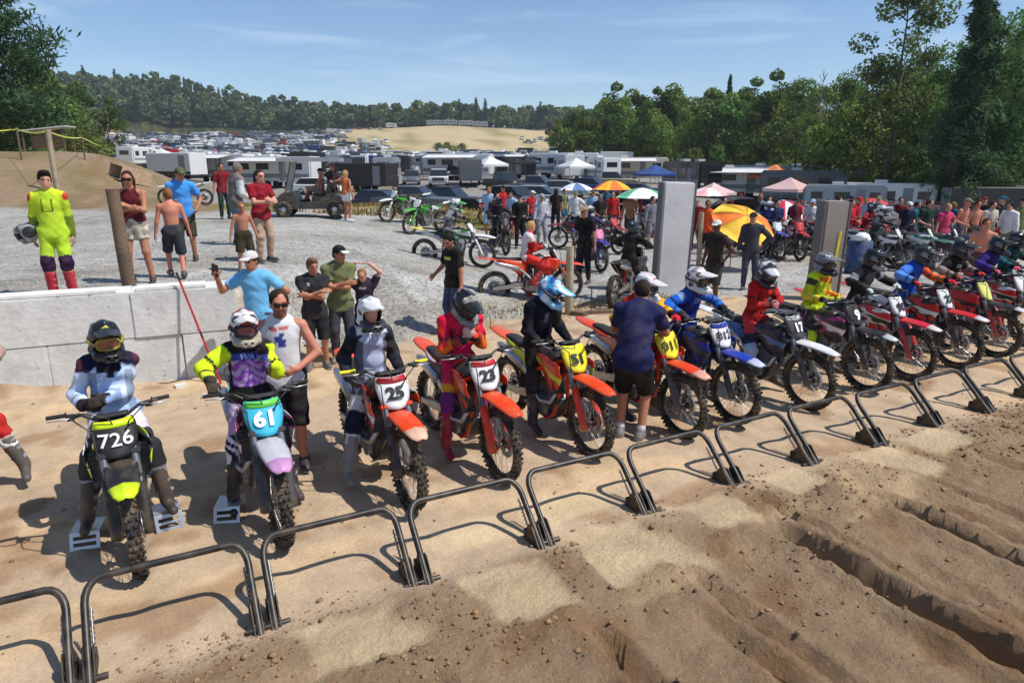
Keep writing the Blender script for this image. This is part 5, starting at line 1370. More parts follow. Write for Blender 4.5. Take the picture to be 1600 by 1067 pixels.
x, y, hd = BK[0]
rider('rider in dark jersey at the left picture edge with one boot down', x, y, hd, seat_pose(**grip('L'), handR=(-.7, -.2, 1.0), footL=(-.72, .42, .13)),
      gear(dict(cfg={'default': DGREY, 'fa': C_((180, 150, 140))}), dict(cfg={'default': C_((60, 60, 70)), 'knee': REDJ, 'shn': WHT}), bt(C_((90, 84, 80))), C_((60, 60, 60)), dict(c=BLK)))
x, y, hd = BK[1]
rider('rider in pale blue jersey and black helmet on the black bike', x, y, hd,
      seat_pose(handR=(-.62, -.20, 1.07), handL=(-.57, -.06, 1.10), hdirR=(.5, .8, -.2), hdirL=(.5, -.8, .1), curlL=.6, curlR=.6, elbowL=(-.7, .5, -.5), elbowR=(-1, -.25, -.1), footL=(-.57, .25, .225), footR=(-.57, -.29, .225), heel=0.0, head=(.12, .12, 0), lean=.10),
      gear(dict(cfg={'default': LBLUE, 'yoke': NAVY, 'chest': [(.2, LBLUE), (9, C_((26, 26, 44)))], 'abd': LBLUE, 'ua': [(.18, C_((60, 60, 96))), (9, C_((200, 216, 240)))], 'fa': C_((206, 220, 244)), 'collar': BLK}, deco=[('rect', -.10, .09, .02, .20, C_((24, 24, 38))), ('rect', -.03, .03, -.03, .03, C_((30, 30, 46))), ('rect', -.06, .06, -.30, -.12, C_((150, 176, 224))), ('pads', C_((80, 40, 56)))]),
           dict(cfg={'default': C_((214, 208, 220)), 'th': [(.55, C_((220, 214, 226))), (9, DGREY)], 'knee': DGREY, 'shn': C_((150, 150, 165)), 'hips': C_((90, 92, 120))}), bt(C_((66, 60, 58))), BLK,
           dict(c=C_((34, 36, 38)), c2=C_((64, 68, 70)), bar=BLK, c3=BLK, peak=C_((40, 42, 44)), peak2=YEL, pk='p1', lens=C_((150, 96, 70)), gc=C_((150, 140, 60)))))
x, y, hd = BK[2]
rider('rider with hi-vis yellow sleeves and white helmet on the cyan plated bike', x, y, hd,
      seat_pose(**grip('R'), handL=(-.66, .10, 1.33), hdirL=(.1, -.5, .85), hnormL=(1, .2, 0), curlL=.5, elbowL=(.2, .5, -1), head=(.05, -.05, 0), lean=.10),
      gear(dict(cfg={'default': BLK, 'yoke': BLK, 'ua': LIME, 'fa': LIME, 'chest': C_((40, 46, 110)), 'abd': BLK, 'collar': BLK}, deco=[('rect', -.16, .16, .0, .07, C_((60, 70, 150))), ('wave', -.26, -.005, PURP, LILAC)], text=[('WAY', .075, 0, .035, C_((150, 170, 230)), .3)]),
           dict(cfg={'default': C_((196, 160, 206)), 'hips': C_((40, 20, 50)), 'knee': NAVY, 'shn': C_((60, 50, 90))}, deco=[('wave', C_((236, 226, 240)), None, .4)]), bt(C_((50, 44, 52))), C_((40, 40, 36)),
           dict(c=(.72, .70, .68), c2=C_((150, 30, 44)), c3=C_((40, 32, 44)), f=40, bar=C_((170, 160, 140)), peak=(.74, .72, .7), peak2=C_((170, 60, 70)), pk='p2', lens=C_((120, 70, 80)), gc=C_((60, 40, 60))), cuff=LIME))
x, y, hd = BK[3]
rider('rider in dark navy jersey and white helmet with hands on the thighs', x, y, hd,
      seat_pose(handR=(-.70, -.25, .98), handL=(-.64, .21, 1.0), hdirR=(.8, .3, -.5), hdirL=(.8, -.3, -.5), head=(.12, .0, 0), lean=.06, footR=(-.62, -.34, .15)),
      gear(dict(cfg={'default': C_((28, 32, 52)), 'yoke': C_((40, 46, 70)), 'abd': C_((170, 174, 200)), 'hips': C_((176, 180, 206)), 'chest': C_((26, 30, 50)), 'ua': C_((32, 34, 44)), 'fa': C_((40, 42, 50))}, deco=[('rect', .10, .17, .08, .16, WHT), ('rect', -.17, -.10, .08, .16, WHT)], text=[('TD', .085, 0, .065, (.75, .75, .78))]),
           dict(cfg={'default': C_((60, 64, 88)), 'th': [(.45, C_((70, 74, 96))), (.8, WHT), (9, NAVY)], 'knee': NAVY, 'shn': PALE}), bt(C_((128, 126, 124))), C_((60, 60, 70)),
           dict(c=(.70, .70, .70), c2=BLK, th=1.15, f=34, bar=C_((60, 60, 64)), peak=(.74, .74, .74), goggles=False)))
x, y, hd = BK[4]
rider('rider in magenta and orange gear looking at hands on an orange bike', x, y, hd,
      seat_pose(handR=(-.60, -.05, 1.18), handL=(-.58, .05, 1.20), hdirR=(.3, .8, .5), hdirL=(.3, -.8, .5), hnormR=(.8, -.2, -.4), hnormL=(.8, .2, -.4), curlL=.45, curlR=.4, elbowL=(-.4, .7, -.8), elbowR=(-.4, -.7, -.8), head=(.55, .18, .08), lean=.2, shw=1.05),
      gear(dict(cfg={'default': MAG, 'yoke': C_((210, 26, 60)), 'ua': C_((196, 20, 60)), 'fa': C_((226, 110, 26)), 'abd': C_((226, 40, 90)), 'chest': C_((120, 16, 90))}, deco=[('blot', 26, 1.2, C_((230, 60, 40)))]),
           dict(cfg={'default': C_((216, 150, 40)), 'th': [(.6, C_((206, 30, 80))), (9, C_((226, 170, 40)))], 'knee': C_((110, 40, 120)), 'shn': C_((176, 24, 66)), 'hips': C_((220, 160, 40))}), bt(C_((150, 20, 50))), C_((200, 160, 150)),
           dict(c=C_((22, 24, 24)), c2=C_((70, 74, 70)), th=1.0, c3=C_((150, 150, 140)), bar=C_((120, 120, 116)), peak=C_((26, 28, 28)), peak2=C_((90, 90, 90)), pk='p4', lens=C_((70, 66, 60)))))
x, y, hd = BK[5]
rider('rider in black with bright blue helmet bowed on an orange bike', x, y, hd,
      seat_pose(handR=(-.66, -.16, 1.0), handL=(-.62, .18, 1.02), head=(.55, .75, .1), lean=.16, pelvis=(-.92, 0, .965)),
      gear(dict(cfg={'default': C_((16, 18, 30)), 'abd': C_((24, 28, 48))}, deco=[('rect', -.02, .02, -.1, .02, C_((120, 120, 130)))]), dict(cfg={'default': C_((20, 20, 24)), 'knee': C_((40, 42, 50)), 'shn': C_((24, 24, 30))}), bt(C_((40, 40, 46))), C_((90, 92, 100)),
           dict(c=C_((70, 160, 214)), c2=C_((26, 70, 140)), c3=C_((210, 226, 236)), th3=.6, f=30, bar=C_((150, 200, 226)), peak=C_((90, 176, 220)), peak2=C_((220, 232, 240)), pk='p5')))
x, y, hd = BK[6]
rider('rider with red jersey and yellow sleeves behind the bending man', x, y, hd,
      seat_pose(**grip('L'), handR=(-.62, -.22, 1.1), head=(.3, .25, 0), lean=.28),
      gear(dict(cfg={'default': C_((190, 40, 30)), 'ua': [(.3, C_((190, 40, 30))), (9, C_((240, 176, 30)))], 'fa': C_((240, 180, 30))}), dict(cfg={'default': C_((60, 50, 120)), 'th': C_((226, 180, 40)), 'shn': REDJ}), bt(C_((40, 40, 40))), C_((206, 40, 50)),
           dict(c=(.7, .66, .66), c2=C_((160, 20, 44)), f=22, bar=(.66, .62, .6), peak=(.72, .68, .68), peak2=C_((170, 30, 50)), pk='p6')))
x, y, hd = BK[7]
rider('rider in bright blue jersey and white helmet on the blue bike', x, y, hd,
      seat_pose(**grip('L'), **grip('R'), head=(.15, .2, 0), lean=.26),
      gear(dict(cfg={'default': C_((18, 40, 128)), 'ua': C_((30, 96, 196)), 'fa': C_((40, 110, 206)), 'yoke': C_((26, 70, 160)), 'chest': C_((16, 34, 110))}, deco=[('pads', C_((140, 160, 200)))], text=[('ZM', .085, .0, .04, C_((120, 140, 200)), .2)]), dict(cfg={'default': C_((26, 30, 70)), 'knee': C_((40, 60, 140)), 'shn': C_((30, 34, 60))}), bt(C_((30, 34, 60))), C_((30, 36, 60)),
           dict(c=(.68, .67, .66), c2=C_((150, 140, 140)), th=.9, c3=C_((90, 60, 60)), f=40, bar=(.66, .64, .62), peak=(.72, .71, .7), lens=C_((70, 60, 60)))))
x, y, hd = BK[8]
rider('rider in plain red top with striped helmet on the white fendered bike', x, y, hd,
      seat_pose(handR=(-.60, -.06, 1.12), handL=(-.58, .06, 1.12), hdirR=(.5, .8, .0), hdirL=(.5, -.8, .0), elbowL=(-.2, 1, -.5), elbowR=(-.2, -1, -.5), head=(.42, -.42, 0), lean=.14),
      gear(dict(cfg={'default': REDJ}), dict(cfg={'default': C_((50, 80, 120)), 'th': [(.5, C_((200, 60, 66))), (9, C_((30, 40, 70)))], 'knee': C_((170, 186, 206)), 'shn': NAVY}), bt(C_((60, 60, 66))), C_((200, 120, 120)),
           dict(c=C_((60, 60, 62)), c2=(.62, .62, .62), f=44, th=.3, bar=C_((50, 50, 52)), peak=(.68, .68, .68), peak2=C_((40, 40, 40)), pk='p8', lens=C_((60, 60, 60)))))
x, y, hd = BK[9]
rider('rider in hi-vis yellow and orange jersey with grey helmet on the purple and black bike', x, y, hd,
      seat_pose(handR=(-.60, -.16, 1.08), handL=(-.58, .12, 1.08), hdirR=(.6, .6, 0), hdirL=(.6, -.6, 0), head=(.15, -.12, 0), lean=.12),
      gear(dict(cfg={'default': LIME, 'ua': [(.4, C_((60, 60, 40))), (9, C_((190, 200, 40)))], 'fa': C_((220, 200, 60))}, deco=[('rect', .05, .17, -.2, .1, C_((236, 120, 40))), ('rect', -.12, .05, .03, .10, C_((214, 120, 40)))]), dict(cfg={'default': C_((50, 50, 50)), 'knee': LIME}), bt(C_((40, 40, 40))), C_((200, 210, 60)),
           dict(c=C_((120, 122, 128)), c2=C_((100, 102, 108)), bar=C_((30, 30, 30)), peak=C_((126, 128, 134)))), .016)
x, y, hd = BK[10]
rider('rider in black and grey jersey right of the hi-vis rider', x, y, hd,
      seat_pose(**grip('R'), **grip('L'), head=(.2, .35, 0), lean=.22),
      gear(dict(cfg={'default': C_((40, 40, 46)), 'ua': [(.5, BLK), (9, C_((130, 130, 136)))], 'fa': C_((30, 30, 34)), 'abd': C_((90, 88, 96))}), dict(cfg={'default': C_((40, 40, 46))}), bt(BLK), C_((190, 206, 200)),
           dict(c=C_((24, 24, 28)), c2=C_((110, 110, 114)), th=1.1, bar=C_((150, 140, 138)), peak=C_((28, 28, 32)), peak2=C_((140, 140, 140)), pk='p10')), .016)
x, y, hd = BK[11]
rider('rider with blue and orange sleeves and red gloves near the right edge', x, y, hd,
      seat_pose(**grip('R'), handL=(-.42, .30, 1.16), hdirL=(1, .2, -.2), hnormL=(0, 0, 1), head=(.3, .35, 0), lean=.28),
      gear(dict(cfg={'default': BLUJ, 'uaR': C_((70, 120, 210)), 'faR': C_((90, 150, 226)), 'uaL': C_((226, 84, 30)), 'faL': C_((236, 120, 40)), 'chest': BLUJ}, text=[('21', .09, 0, .03, C_((30, 50, 110)))]), dict(cfg={'default': C_((40, 60, 120))}), bt(BLK), C_((206, 40, 60)),
           dict(c=C_((40, 42, 40)), c2=C_((120, 124, 118)), th=.8, bar=C_((60, 64, 60)), peak=C_((46, 48, 46)), peak2=C_((160, 160, 150)), pk='p11')), .016)
x, y, hd = BK[12]
rider('rider in black shirt with white lettering near the right edge', x, y, hd,
      seat_pose(**grip('R'), **grip('L'), head=(.2, .3, 0), lean=.22),
      gear(dict(cfg={'default': C_((20, 20, 22)), 'fa': C_((150, 130, 124))}, text=[('CRM', .075, 0, .03, (.7, .7, .7))]), dict(cfg={'default': C_((30, 30, 36))}), bt(BLK), C_((190, 60, 60)),
           dict(c=C_((22, 20, 22)), c2=C_((60, 56, 54)), bar=C_((60, 50, 46)), peak=C_((24, 24, 26)))), .016)
x, y, hd = BK[13]
rider('rider in purple and teal jersey at the right picture edge', x, y, hd,
      seat_pose(**grip('R'), **grip('L'), head=(.2, .2, 0), lean=.24),
      gear(dict(cfg={'default': C_((40, 26, 100)), 'uaL': TEAL, 'faL': TEAL, 'faR': C_((60, 40, 130))}), dict(cfg={'default': C_((30, 30, 60))}), bt(BLK), C_((226, 80, 120)),
           dict(c=C_((26, 28, 30)), c2=C_((110, 112, 116)), bar=C_((40, 40, 42)), peak=C_((30, 30, 32)))), .016)
x, y = 13.55, 1.35
line_bike(14, 'dark bike half cut off by the right picture edge', x, y, dh=.05, plastic=C_((150, 24, 40)), plate=WHITE, g2=BLK)
rider('rider in dark green at the far right picture edge', x, y, H0 + .05, seat_pose(**grip('R'), **grip('L'), lean=.2), gear(dict(cfg={'default': C_((16, 60, 60))}), dict(cfg={'default': BLK}), bt(BLK), BLK, dict(c=BLK, c2=C_((90, 90, 90)))), .018)

# ------------------------------------------------------------------ people standing on the sand and by the wall
def casual(top, bottom, shoe=C_((60, 60, 64)), **k):
    f = dict(skin='fair', top=top, bottom=bottom, boots=dict(cfg={'default': shoe, 'sole': C_((190, 190, 186)), 'sock': (.6, .6, .6)}, sock=k.pop('sock', False))); f.update(k); return f
def tee(c, sleeve=.62, **k): return dict(name=k.pop('name', 't_shirt'), cfg={'default': c}, sleeve=sleeve, e=k.pop('e', .016), hem=k.pop('hem', .12), **k)
def shorts(c, ln=1.02, **k): return dict(name='shorts', cfg={'default': c}, len=ln, e=.02, flare=.012, **k)
def jeans(c, **k): return dict(name='trousers', cfg={'default': c}, len=1.96, e=.016, **k)
def toward(u): return 0
def at0(x, y): return (x, y, gzd(x, y) - .005)
TOCAM = math.atan2(-FWD0[1], -FWD0[0])   # facing the camera
build_person('man in white sleeveless shirt and sunglasses behind the cyan plated bike', at0(1.60, 2.22), TOCAM + .15,
    dict(s=1.0, handL=(.20, .14, 1.02), hdirL=(.5, -.7, -.2), elbowL=(-.6, 1, 0), handR=(.26, -.12, 1.05), elbowR=(-.6, -1, 0), head=(.1, .3, 0)),
    casual(dict(name='sleeveless_shirt', cfg={'default': (.74, .74, .75)}, sleeve=0, e=.012, hem=.13, deco=[('rect', -.085, -.02, .055, .085, C_((196, 90, 100))), ('rect', -.005, .08, .062, .095, C_((206, 110, 116))), ('rect', -.02, .05, -.10, -.03, C_((56, 66, 150))), ('rect', -.04, .03, -.05, .0, C_((70, 80, 160))), ('rect', .0, .04, .0, .035, C_((60, 70, 150)))], wr=.002), shorts(BLK, 1.1), C_((50, 50, 52)), skin='red', hair=C_((40, 30, 26)), shades=True, beard=C_((60, 50, 44))), .0145)
build_person('man in pale blue t-shirt and white cap at the end of the wall', at0(1.80, 5.12), TOCAM + .05,
    dict(s=1.0, girth=1.03, shw=.95, handR=(.30, -.36, 1.42), hdirR=(.3, 0, .9), hnormR=(-.5, -.8, 0), curlR=.9, elbowR=(.3, -1, -1), handL=(-.02, .22, 1.0), hdirL=(.2, -.8, -.5), elbowL=(-.1, 1, .1), head=(.1, -.3, 0)),
    casual(tee(C_((110, 182, 226)), .7, hem=.14), shorts(C_((70, 70, 84))), skin='tan', cap=(.66, .62, .58), hair=C_((60, 48, 40))), .0145)
b = MB(); b.box((0, 0, 0), (.09, .02, .16)); 
build_person('boy in black t-shirt and black shorts with folded arms', at0(2.56, 5.33), TOCAM + .35,
    dict(s=.90, handL=(.20, -.10, 1.08), handR=(.22, .10, 1.12), hdirL=(.1, -1, 0), hdirR=(.1, 1, .1), elbowL=(-.2, 1, -1), elbowR=(-.2, -1, -1), curlL=.5, head=(.1, .35, 0)),
    casual(tee(C_((44, 44, 48)), .7, hem=.14, deco=[('rect', -.09, -.05, .02, .06, (.6, .6, .6))]), shorts(C_((34, 34, 40)), 1.05), C_((90, 90, 96)), skin='tan', hair=C_((110, 84, 62)), quiff=True), .0145)
build_person('teenager in olive t-shirt with black and white cap', at0(2.98, 5.55), TOCAM + .25,
    dict(s=.98, handL=(.20, -.12, 1.14), handR=(.22, .10, 1.18), hdirL=(.1, -1, 0), hdirR=(.1, 1, 0), elbowL=(-.2, 1, -1), elbowR=(-.2, -1, -1), head=(.1, .75, 0)),
    casual(tee(OLIVE, .66, hem=.16), jeans(C_((62, 64, 74))), C_((120, 116, 110)), skin='tan', cap=BLK, brim=(.6, .6, .6), hair=C_((50, 38, 30))), .0145)
build_person('small boy in dark t-shirt holding both hands on his head', at0(3.38, 5.72), TOCAM - .05,
    dict(s=.78, handL=(.04, .10, 1.39), handR=(.04, -.10, 1.39), hdirL=(-.2, -1, .1), hdirR=(-.2, 1, .1), hnormL=(0, 0, 1), hnormR=(0, 0, 1), elbowL=(0, 1, .3), elbowR=(0, -1, .3), head=(.45, 0, 0)),
    casual(tee(C_((44, 36, 56)), .66, deco=[('rect', -.07, .07, .0, .05, C_((170, 150, 170)))]), shorts(C_((40, 44, 60))), skin='fair', hair=C_((140, 104, 72))), .0145)
build_person('man in navy t-shirt and black shorts bending over an orange bike', at0(4.86, 1.26), radians(38),
    dict(s=1.03, girth=1.08, pelvis=(-.05, 0, .92), lean=.55, low=.6, handL=(.50, .15, 1.02), handR=(.52, -.12, 1.0), hdirL=(1, -.2, -.3), hdirR=(1, .2, -.3), elbowL=(-.3, 1, -.6), elbowR=(-.3, -1, -.6), head=(.5, .1, 0)),
    casual(tee(C_((30, 36, 78)), .7, hem=.12, e=.02), shorts(C_((22, 22, 24)), 1.0), C_((120, 116, 112)), skin='tan', hair=C_((40, 32, 28)), sock=True, beard=C_((50, 40, 34))), .0145)

# black phone in the raised hand
o = ob('phone', b.mesh('phone'), None, mat('phone_glass', (.01, .01, .012), .15)); o.location = at0(1.80, 5.12); 
pp = Vector(at0(1.80, 5.12)) + Matrix.Rotation(TOCAM + .05, 3, 'Z') @ Vector((.34, -.36, 1.52)); o.location = pp; o.rotation_euler = (.2, .3, TOCAM + 1.2); tag(o, 'black phone held up by the man in the pale blue t-shirt', 'phone')

# ------------------------------------------------------------------ people on the gravel
def folk(label, uv, face, pose, fit, h=.018, s=None):
    x, y, z = ray_ground(*uv) if len(uv) == 2 else uv
    if s: pose = dict(pose, s=s)
    return build_person(label, (x, y, z), TOCAM + face, pose, fit, h)
def at_p(x, y): return (x, y, gz(x, y))
folk('youth in bright yellow-green race gear standing above the wall', at_p(-.42, 6.78), .35, dict(s=.95, shw=.9, handL=(-.05, .20, .80), handR=(-.06, -.24, .80), head=(.05, .35, 0)),
     dict(skin='fair', gear=True, top=dict(name='jersey', e=.012, wr=.005, cfg={'default': C_((182, 214, 50)), 'ua': C_((176, 206, 36)), 'fa': C_((110, 130, 40)), 'yoke': C_((206, 226, 50))}, deco=[('rect', -.07, -.05, -.12, .06, C_((50, 70, 30))), ('rect', .05, .07, -.12, .06, C_((50, 70, 30))), ('rect', -.07, .07, -.12, -.1, C_((50, 70, 30))), ('pads', C_((200, 70, 50)))]),
          bottom=dict(name='riding_trousers', e=.014, wr=.005, len=1.6, knee=True, cfg={'default': C_((176, 208, 50)), 'knee': C_((50, 26, 60)), 'shn': C_((196, 210, 60)), 'th': [(.82, C_((176, 208, 50))), (9, C_((226, 190, 120)))]}), boots=dict(tall=True, cfg=bt(C_((190, 30, 60)), C_((216, 90, 90)))), gloves=C_((180, 140, 120)), hair=C_((30, 20, 20)), quiff=True), .014)
# his helmet, held at the hip
V, Q = helmet_meshes()['helmet']; Ch = np.tile(np.array(C_((40, 40, 44))), (len(V), 1)); Ch[np.sin(40 * V[:, 0] + 20 * V[:, 2]) > .4] = C_((150, 150, 150))
o = ob('helmet', mesh_np('held_helmet', V * .95, Q, True, Ch), None, MATS['helmet_shell']); o.location = (-.68, 6.92, gz(-.68, 6.92) + .86); o.rotation_euler = (1.2, .2, 2.0); tag(o, 'dark helmet held at the hip by the youth in yellow-green', 'helmet')
folk('woman in maroon bikini top and pale shorts behind the brown post', at_p(.52, 7.55), .25, dict(s=.95, handL=(.22, -.02, 1.15), handR=(.22, .04, 1.1), elbowL=(-.2, 1, -.8), elbowR=(-.2, -1, -.8), head=(.1, .1, 0), footL=(.05, .16, .08), footR=(0, -.14, .08)),
     casual(dict(name='bikini_top', cfg={'default': C_((90, 24, 36))}, sleeve=0, e=.004, hem=-.16), shorts(C_((206, 196, 178)), .55, deco=[('blot', 30, .8, C_((150, 140, 128)))]), C_((50, 40, 36)), skin='tan', hair=C_((50, 34, 28)), long=True, shades=True))
folk('shirtless boy in dark shorts walking away behind the wall', at_p(1.02, 7.75), pi + .5, dict(s=.80, footL=(.16, .09, .10), footR=(-.12, -.08, .10)), dict(skin='red', bottom=shorts(C_((54, 56, 64)), 1.05), boots=dict(cfg={'default': C_((70, 74, 60))}), hair=C_((140, 90, 56))))
folk('man in bright blue t-shirt and olive cap on the gravel', at_p(1.30, 9.6), .3, dict(s=.96, handR=(.22, -.10, 1.05), handL=(.10, .25, .95), head=(.2, .5, 0)), casual(tee(C_((70, 150, 226)), .7), shorts(C_((64, 58, 46)), 1.08), C_((50, 50, 50)), skin='tan', cap=C_((86, 92, 66)), hair=C_((60, 50, 40))))
folk('man in grey vest and pale sleeves with jeans seen from behind', at_p(2.42, 11.7), pi - .7, dict(s=1.0, lean=.15, handL=(.28, .15, 1.05), handR=(.25, -.1, 1.0), head=(.2, 0, 0)), casual(dict(name='shirt', cfg={'default': C_((104, 98, 94)), 'ua': C_((206, 204, 206)), 'fa': C_((206, 204, 206)), 'chest': C_((96, 90, 86)), 'yoke': C_((120, 114, 110))}, sleeve=1.9, e=.02), jeans(C_((96, 116, 146))), C_((60, 56, 54)), skin='tan', hair=C_((120, 108, 100))))
folk('woman in dark red t-shirt and tan shorts turned sideways', at_p(2.52, 9.0), -pi / 2 + 2.5, dict(s=.95, handL=(.28, .02, 1.12), handR=(.30, -.02, 1.08), elbowL=(-.3, 1, -.8), elbowR=(-.3, -1, -.8), head=(.1, .1, 0)), casual(tee(C_((140, 22, 40)), .7), jeans(C_((180, 150, 128))), skin='fair', hair=C_((48, 36, 32)), long=True))
folk('small shirtless boy in olive shorts beside the dark red shirt', at_p(2.08, 8.1), .6, dict(s=.66), dict(skin='tan', bottom=shorts(C_((54, 52, 36)), 1.0), boots=dict(cfg={'default': C_((60, 60, 60))}), hair=C_((150, 100, 64))))
folk('man in dark red shirt farther back near the berm', at_p(3.0, 19.5), .6, dict(s=1.0, handL=(.3, .2, 1.1)), casual(tee(C_((120, 24, 36)), .8), jeans(C_((40, 60, 50))), skin='tan', hair=C_((30, 22, 20))), .026)
folk('bearded man in dark shirt and olive shorts hugging by the buggy', at_p(6.35, 19.2), -pi / 2 + 2.6, dict(s=1.04, girth=1.1, handL=(.35, .1, 1.3), handR=(.35, -.05, 1.25)), casual(tee(C_((50, 34, 44)), .7), shorts(C_((74, 76, 54)), 1.0), C_((30, 30, 30)), skin='red', cap=C_((150, 80, 84))), .026)
folk('woman in orange top and white shorts beside the buggy', at_p(6.55, 18.3), pi * .8, dict(s=.95, handL=(.3, .1, 1.0)), casual(dict(name='top', cfg={'default': C_((206, 110, 60))}, sleeve=0, e=.006, hem=0), shorts((.68, .68, .66), .5), (.6, .6, .6), skin='tan', hair=C_((170, 130, 90)), long=True), .026)
folk('man in black t-shirt and blue jeans behind the magenta rider', at_p(5.02, 6.2), -.9, dict(s=.98, handR=(.22, -.25, .98), elbowR=(-1, -.6, 0), head=(.35, .2, 0)), casual(tee(C_((26, 26, 28)), .75, deco=[('rect', -.09, .09, -.02, .03, C_((200, 190, 90)))]), jeans(C_((60, 74, 104))), skin='tan', hair=C_((30, 26, 24)), beard=C_((40, 30, 26))), .016)

# red bike with its rider at the edge of the gravel
motorcycle('red bike side on at the gravel edge with rider in red', (8.02, 7.42, gz(8.0, 7.4)), -.28, dict(key='rb', plastic=C_((220, 50, 26)), plate=WHITE, g2=C_((200, 40, 20)), g3=C_((226, 80, 40)), frame=C_((60, 60, 60)), guard=C_((220, 60, 30)), side=C_((226, 70, 30))))
build_person('blond rider without helmet in red and white gear on the red bike', (8.02, 7.42, gz(8, 7.4)), -.28, seat_pose(handL=(-.52, .12, 1.15), handR=(-.50, -.02, 1.12), lean=.12, footR=(-.75, -.2, .48), footL=(-.72, .26, .15), kneeR=(1, -.2, .4), head=(.1, -.1, 0)),
    gear(dict(cfg={'default': C_((196, 30, 40)), 'yoke': C_((220, 206, 206)), 'ua': [(.35, C_((214, 200, 200))), (9, C_((190, 30, 40)))]}, deco=[('back', C_((214, 200, 204)))]), dict(cfg={'default': C_((206, 34, 34))}), bt(C_((176, 40, 40))), (.6, .6, .6), dict(c=BLK)) | dict(helmet=None, hair=C_((196, 150, 100))), .016)
# white bike behind
motorcycle('white fendered bike on the gravel behind the red bike', (7.75, 10.75, gz(7.75, 10.75)), -.75, dict(key='wb', plastic=(.7, .7, .68), plate=(.7, .7, .66), g2=C_((60, 140, 60)), g3=BLK, rear=YEL, guard=(.7, .7, .7)))
build_person('rider in grey jersey with green and white helmet on the gravel', (7.75, 10.75, gz(7.75, 10.75)), -.75, seat_pose(**grip('R'), **grip('L'), lean=.3, head=(.3, .1, 0)), gear(dict(cfg={'default': C_((120, 122, 130)), 'abd': C_((50, 52, 60))}), dict(cfg={'default': C_((40, 40, 44))}), bt(BLK), C_((60, 60, 60)), dict(c=(.66, .68, .66), c2=C_((40, 130, 70)), peak=C_((60, 150, 80)))), .018)
motorcycle('green dirt bike parked on its stand on the gravel', (8.05, 16.6, gz(8.05, 16.6)), radians(207), dict(key='gb', plastic=C_((70, 170, 50)), plate=(.7, .7, .7), g2=BLK, g3=C_((40, 120, 40)), rear=(.7, .7, .68), side=(.7, .7, .68), rim=(.02, .02, .02)), stand=True, tilt=-.10)
motorcycle('second green bike with white fender behind the first', (8.2, 19.3, gz(8.2, 19.3)), radians(195), dict(key='gb2', plastic=(.7, .72, .68), plate=(.7, .7, .7), shroud=C_((70, 170, 50)), g2=BLK), stand=True, tilt=-.10)
# ------------------------------------------------------------------ crowd, bikes and umbrellas on the right-hand gravel
def spot(u, v): return ray_ground(u, v)
def crowd_bike(label, u, v, hd, **S):
    x, y, z = spot(u, v); return motorcycle(label, (x, y, z), hd, dict(key='c%d' % u, **S), 'bikes waiting on the gravel', stand=True, tilt=-.06)
FC = TOCAM
crowd_bike('blue bike with a pink round plate among the waiting crowd', 938, 425, FC + .35, plastic=C_((40, 50, 150)), plate=C_((226, 130, 170)), g2=WHITE, g3=PURP, guard=C_((60, 60, 140)))
crowd_bike('dark bike with the group left of the grey hooded man', 790, 398, FC + .3, plastic=C_((70, 30, 36)), plate=C_((40, 40, 44)), g2=BLK, guard=BLK)
crowd_bike('bright red bike standing left behind the crowd', 760, 352, FC - 1.3, plastic=C_((206, 40, 60)), plate=WHITE, g2=WHITE, guard=BLK)
crowd_bike('dark red bike at the right of the grey hooded man', 872, 388, FC - 1.9, plastic=C_((130, 24, 40)), plate=WHITE, g2=BLK, guard=BLK)
crowd_bike('blue and white bike below the striped red umbrella', 1215, 408, FC + .2, plastic=C_((60, 70, 170)), plate=(.7, .72, .74), g2=WHITE, guard=BLK)
crowd_bike('red bike below the striped red umbrella', 1248, 408, FC + .1, plastic=C_((200, 30, 44)), plate=C_((200, 40, 50)), g2=WHITE, guard=BLK)
crowd_bike('red bike right of the brownish grey pillar', 1352, 402, FC + .9, plastic=C_((206, 30, 50)), plate=C_((200, 60, 60)), g2=BLK, guard=RED)
crowd_bike('black bike with white plate near the grey umbrella', 1412, 425, FC + .8, plastic=C_((40, 40, 44)), plate=(.72, .72, .72), g2=WHITE, guard=BLK)
crowd_bike('green and white bike behind the rider with blue and orange sleeves', 1462, 425, FC + .9, plastic=C_((40, 110, 90)), plate=(.6, .66, .64), g2=WHITE, guard=BLK)
crowd_bike('white mini bike beside the woman with the maroon top', 262, 322, FC - 1.4, plastic=(.7, .7, .7), plate=(.7, .7, .7), g2=(.6, .6, .6), frame=(.7, .7, .7), rear=(.7, .7, .7))
for k, (u, v, hd, c, lab) in enumerate([(1288, 398, .4, C_((60, 60, 70)), 'dark bike left of the round white table'), (1392, 412, .7, C_((170, 30, 50)), 'red bike under the dark grey umbrella'), (1440, 420, .9, C_((200, 40, 44)), 'red bike below the person in dark green'), (1502, 425, 1.0, C_((60, 66, 70)), 'grey bike below the shirtless men'), (1545, 428, 1.0, C_((40, 60, 120)), 'blue bike beside the pale person'), (1185, 400, .3, C_((190, 190, 190)), 'white bike left of the blue and white one'), (1030, 385, .3, C_((150, 30, 40)), 'red bike half hidden by the pale pillar'), (965, 398, .6, C_((160, 40, 50)), 'red bike right of the blue bike with the pink plate'), (820, 372, .5, C_((40, 40, 44)), 'black bike in front of the hooded man')]):
    crowd_bike(lab, u, v, FC + hd, plastic=c, plate=[(.65, .65, .65), C_((190, 50, 60)), C_((40, 40, 44))][k % 3], g2=BLK, g3=WHITE, guard=BLK)
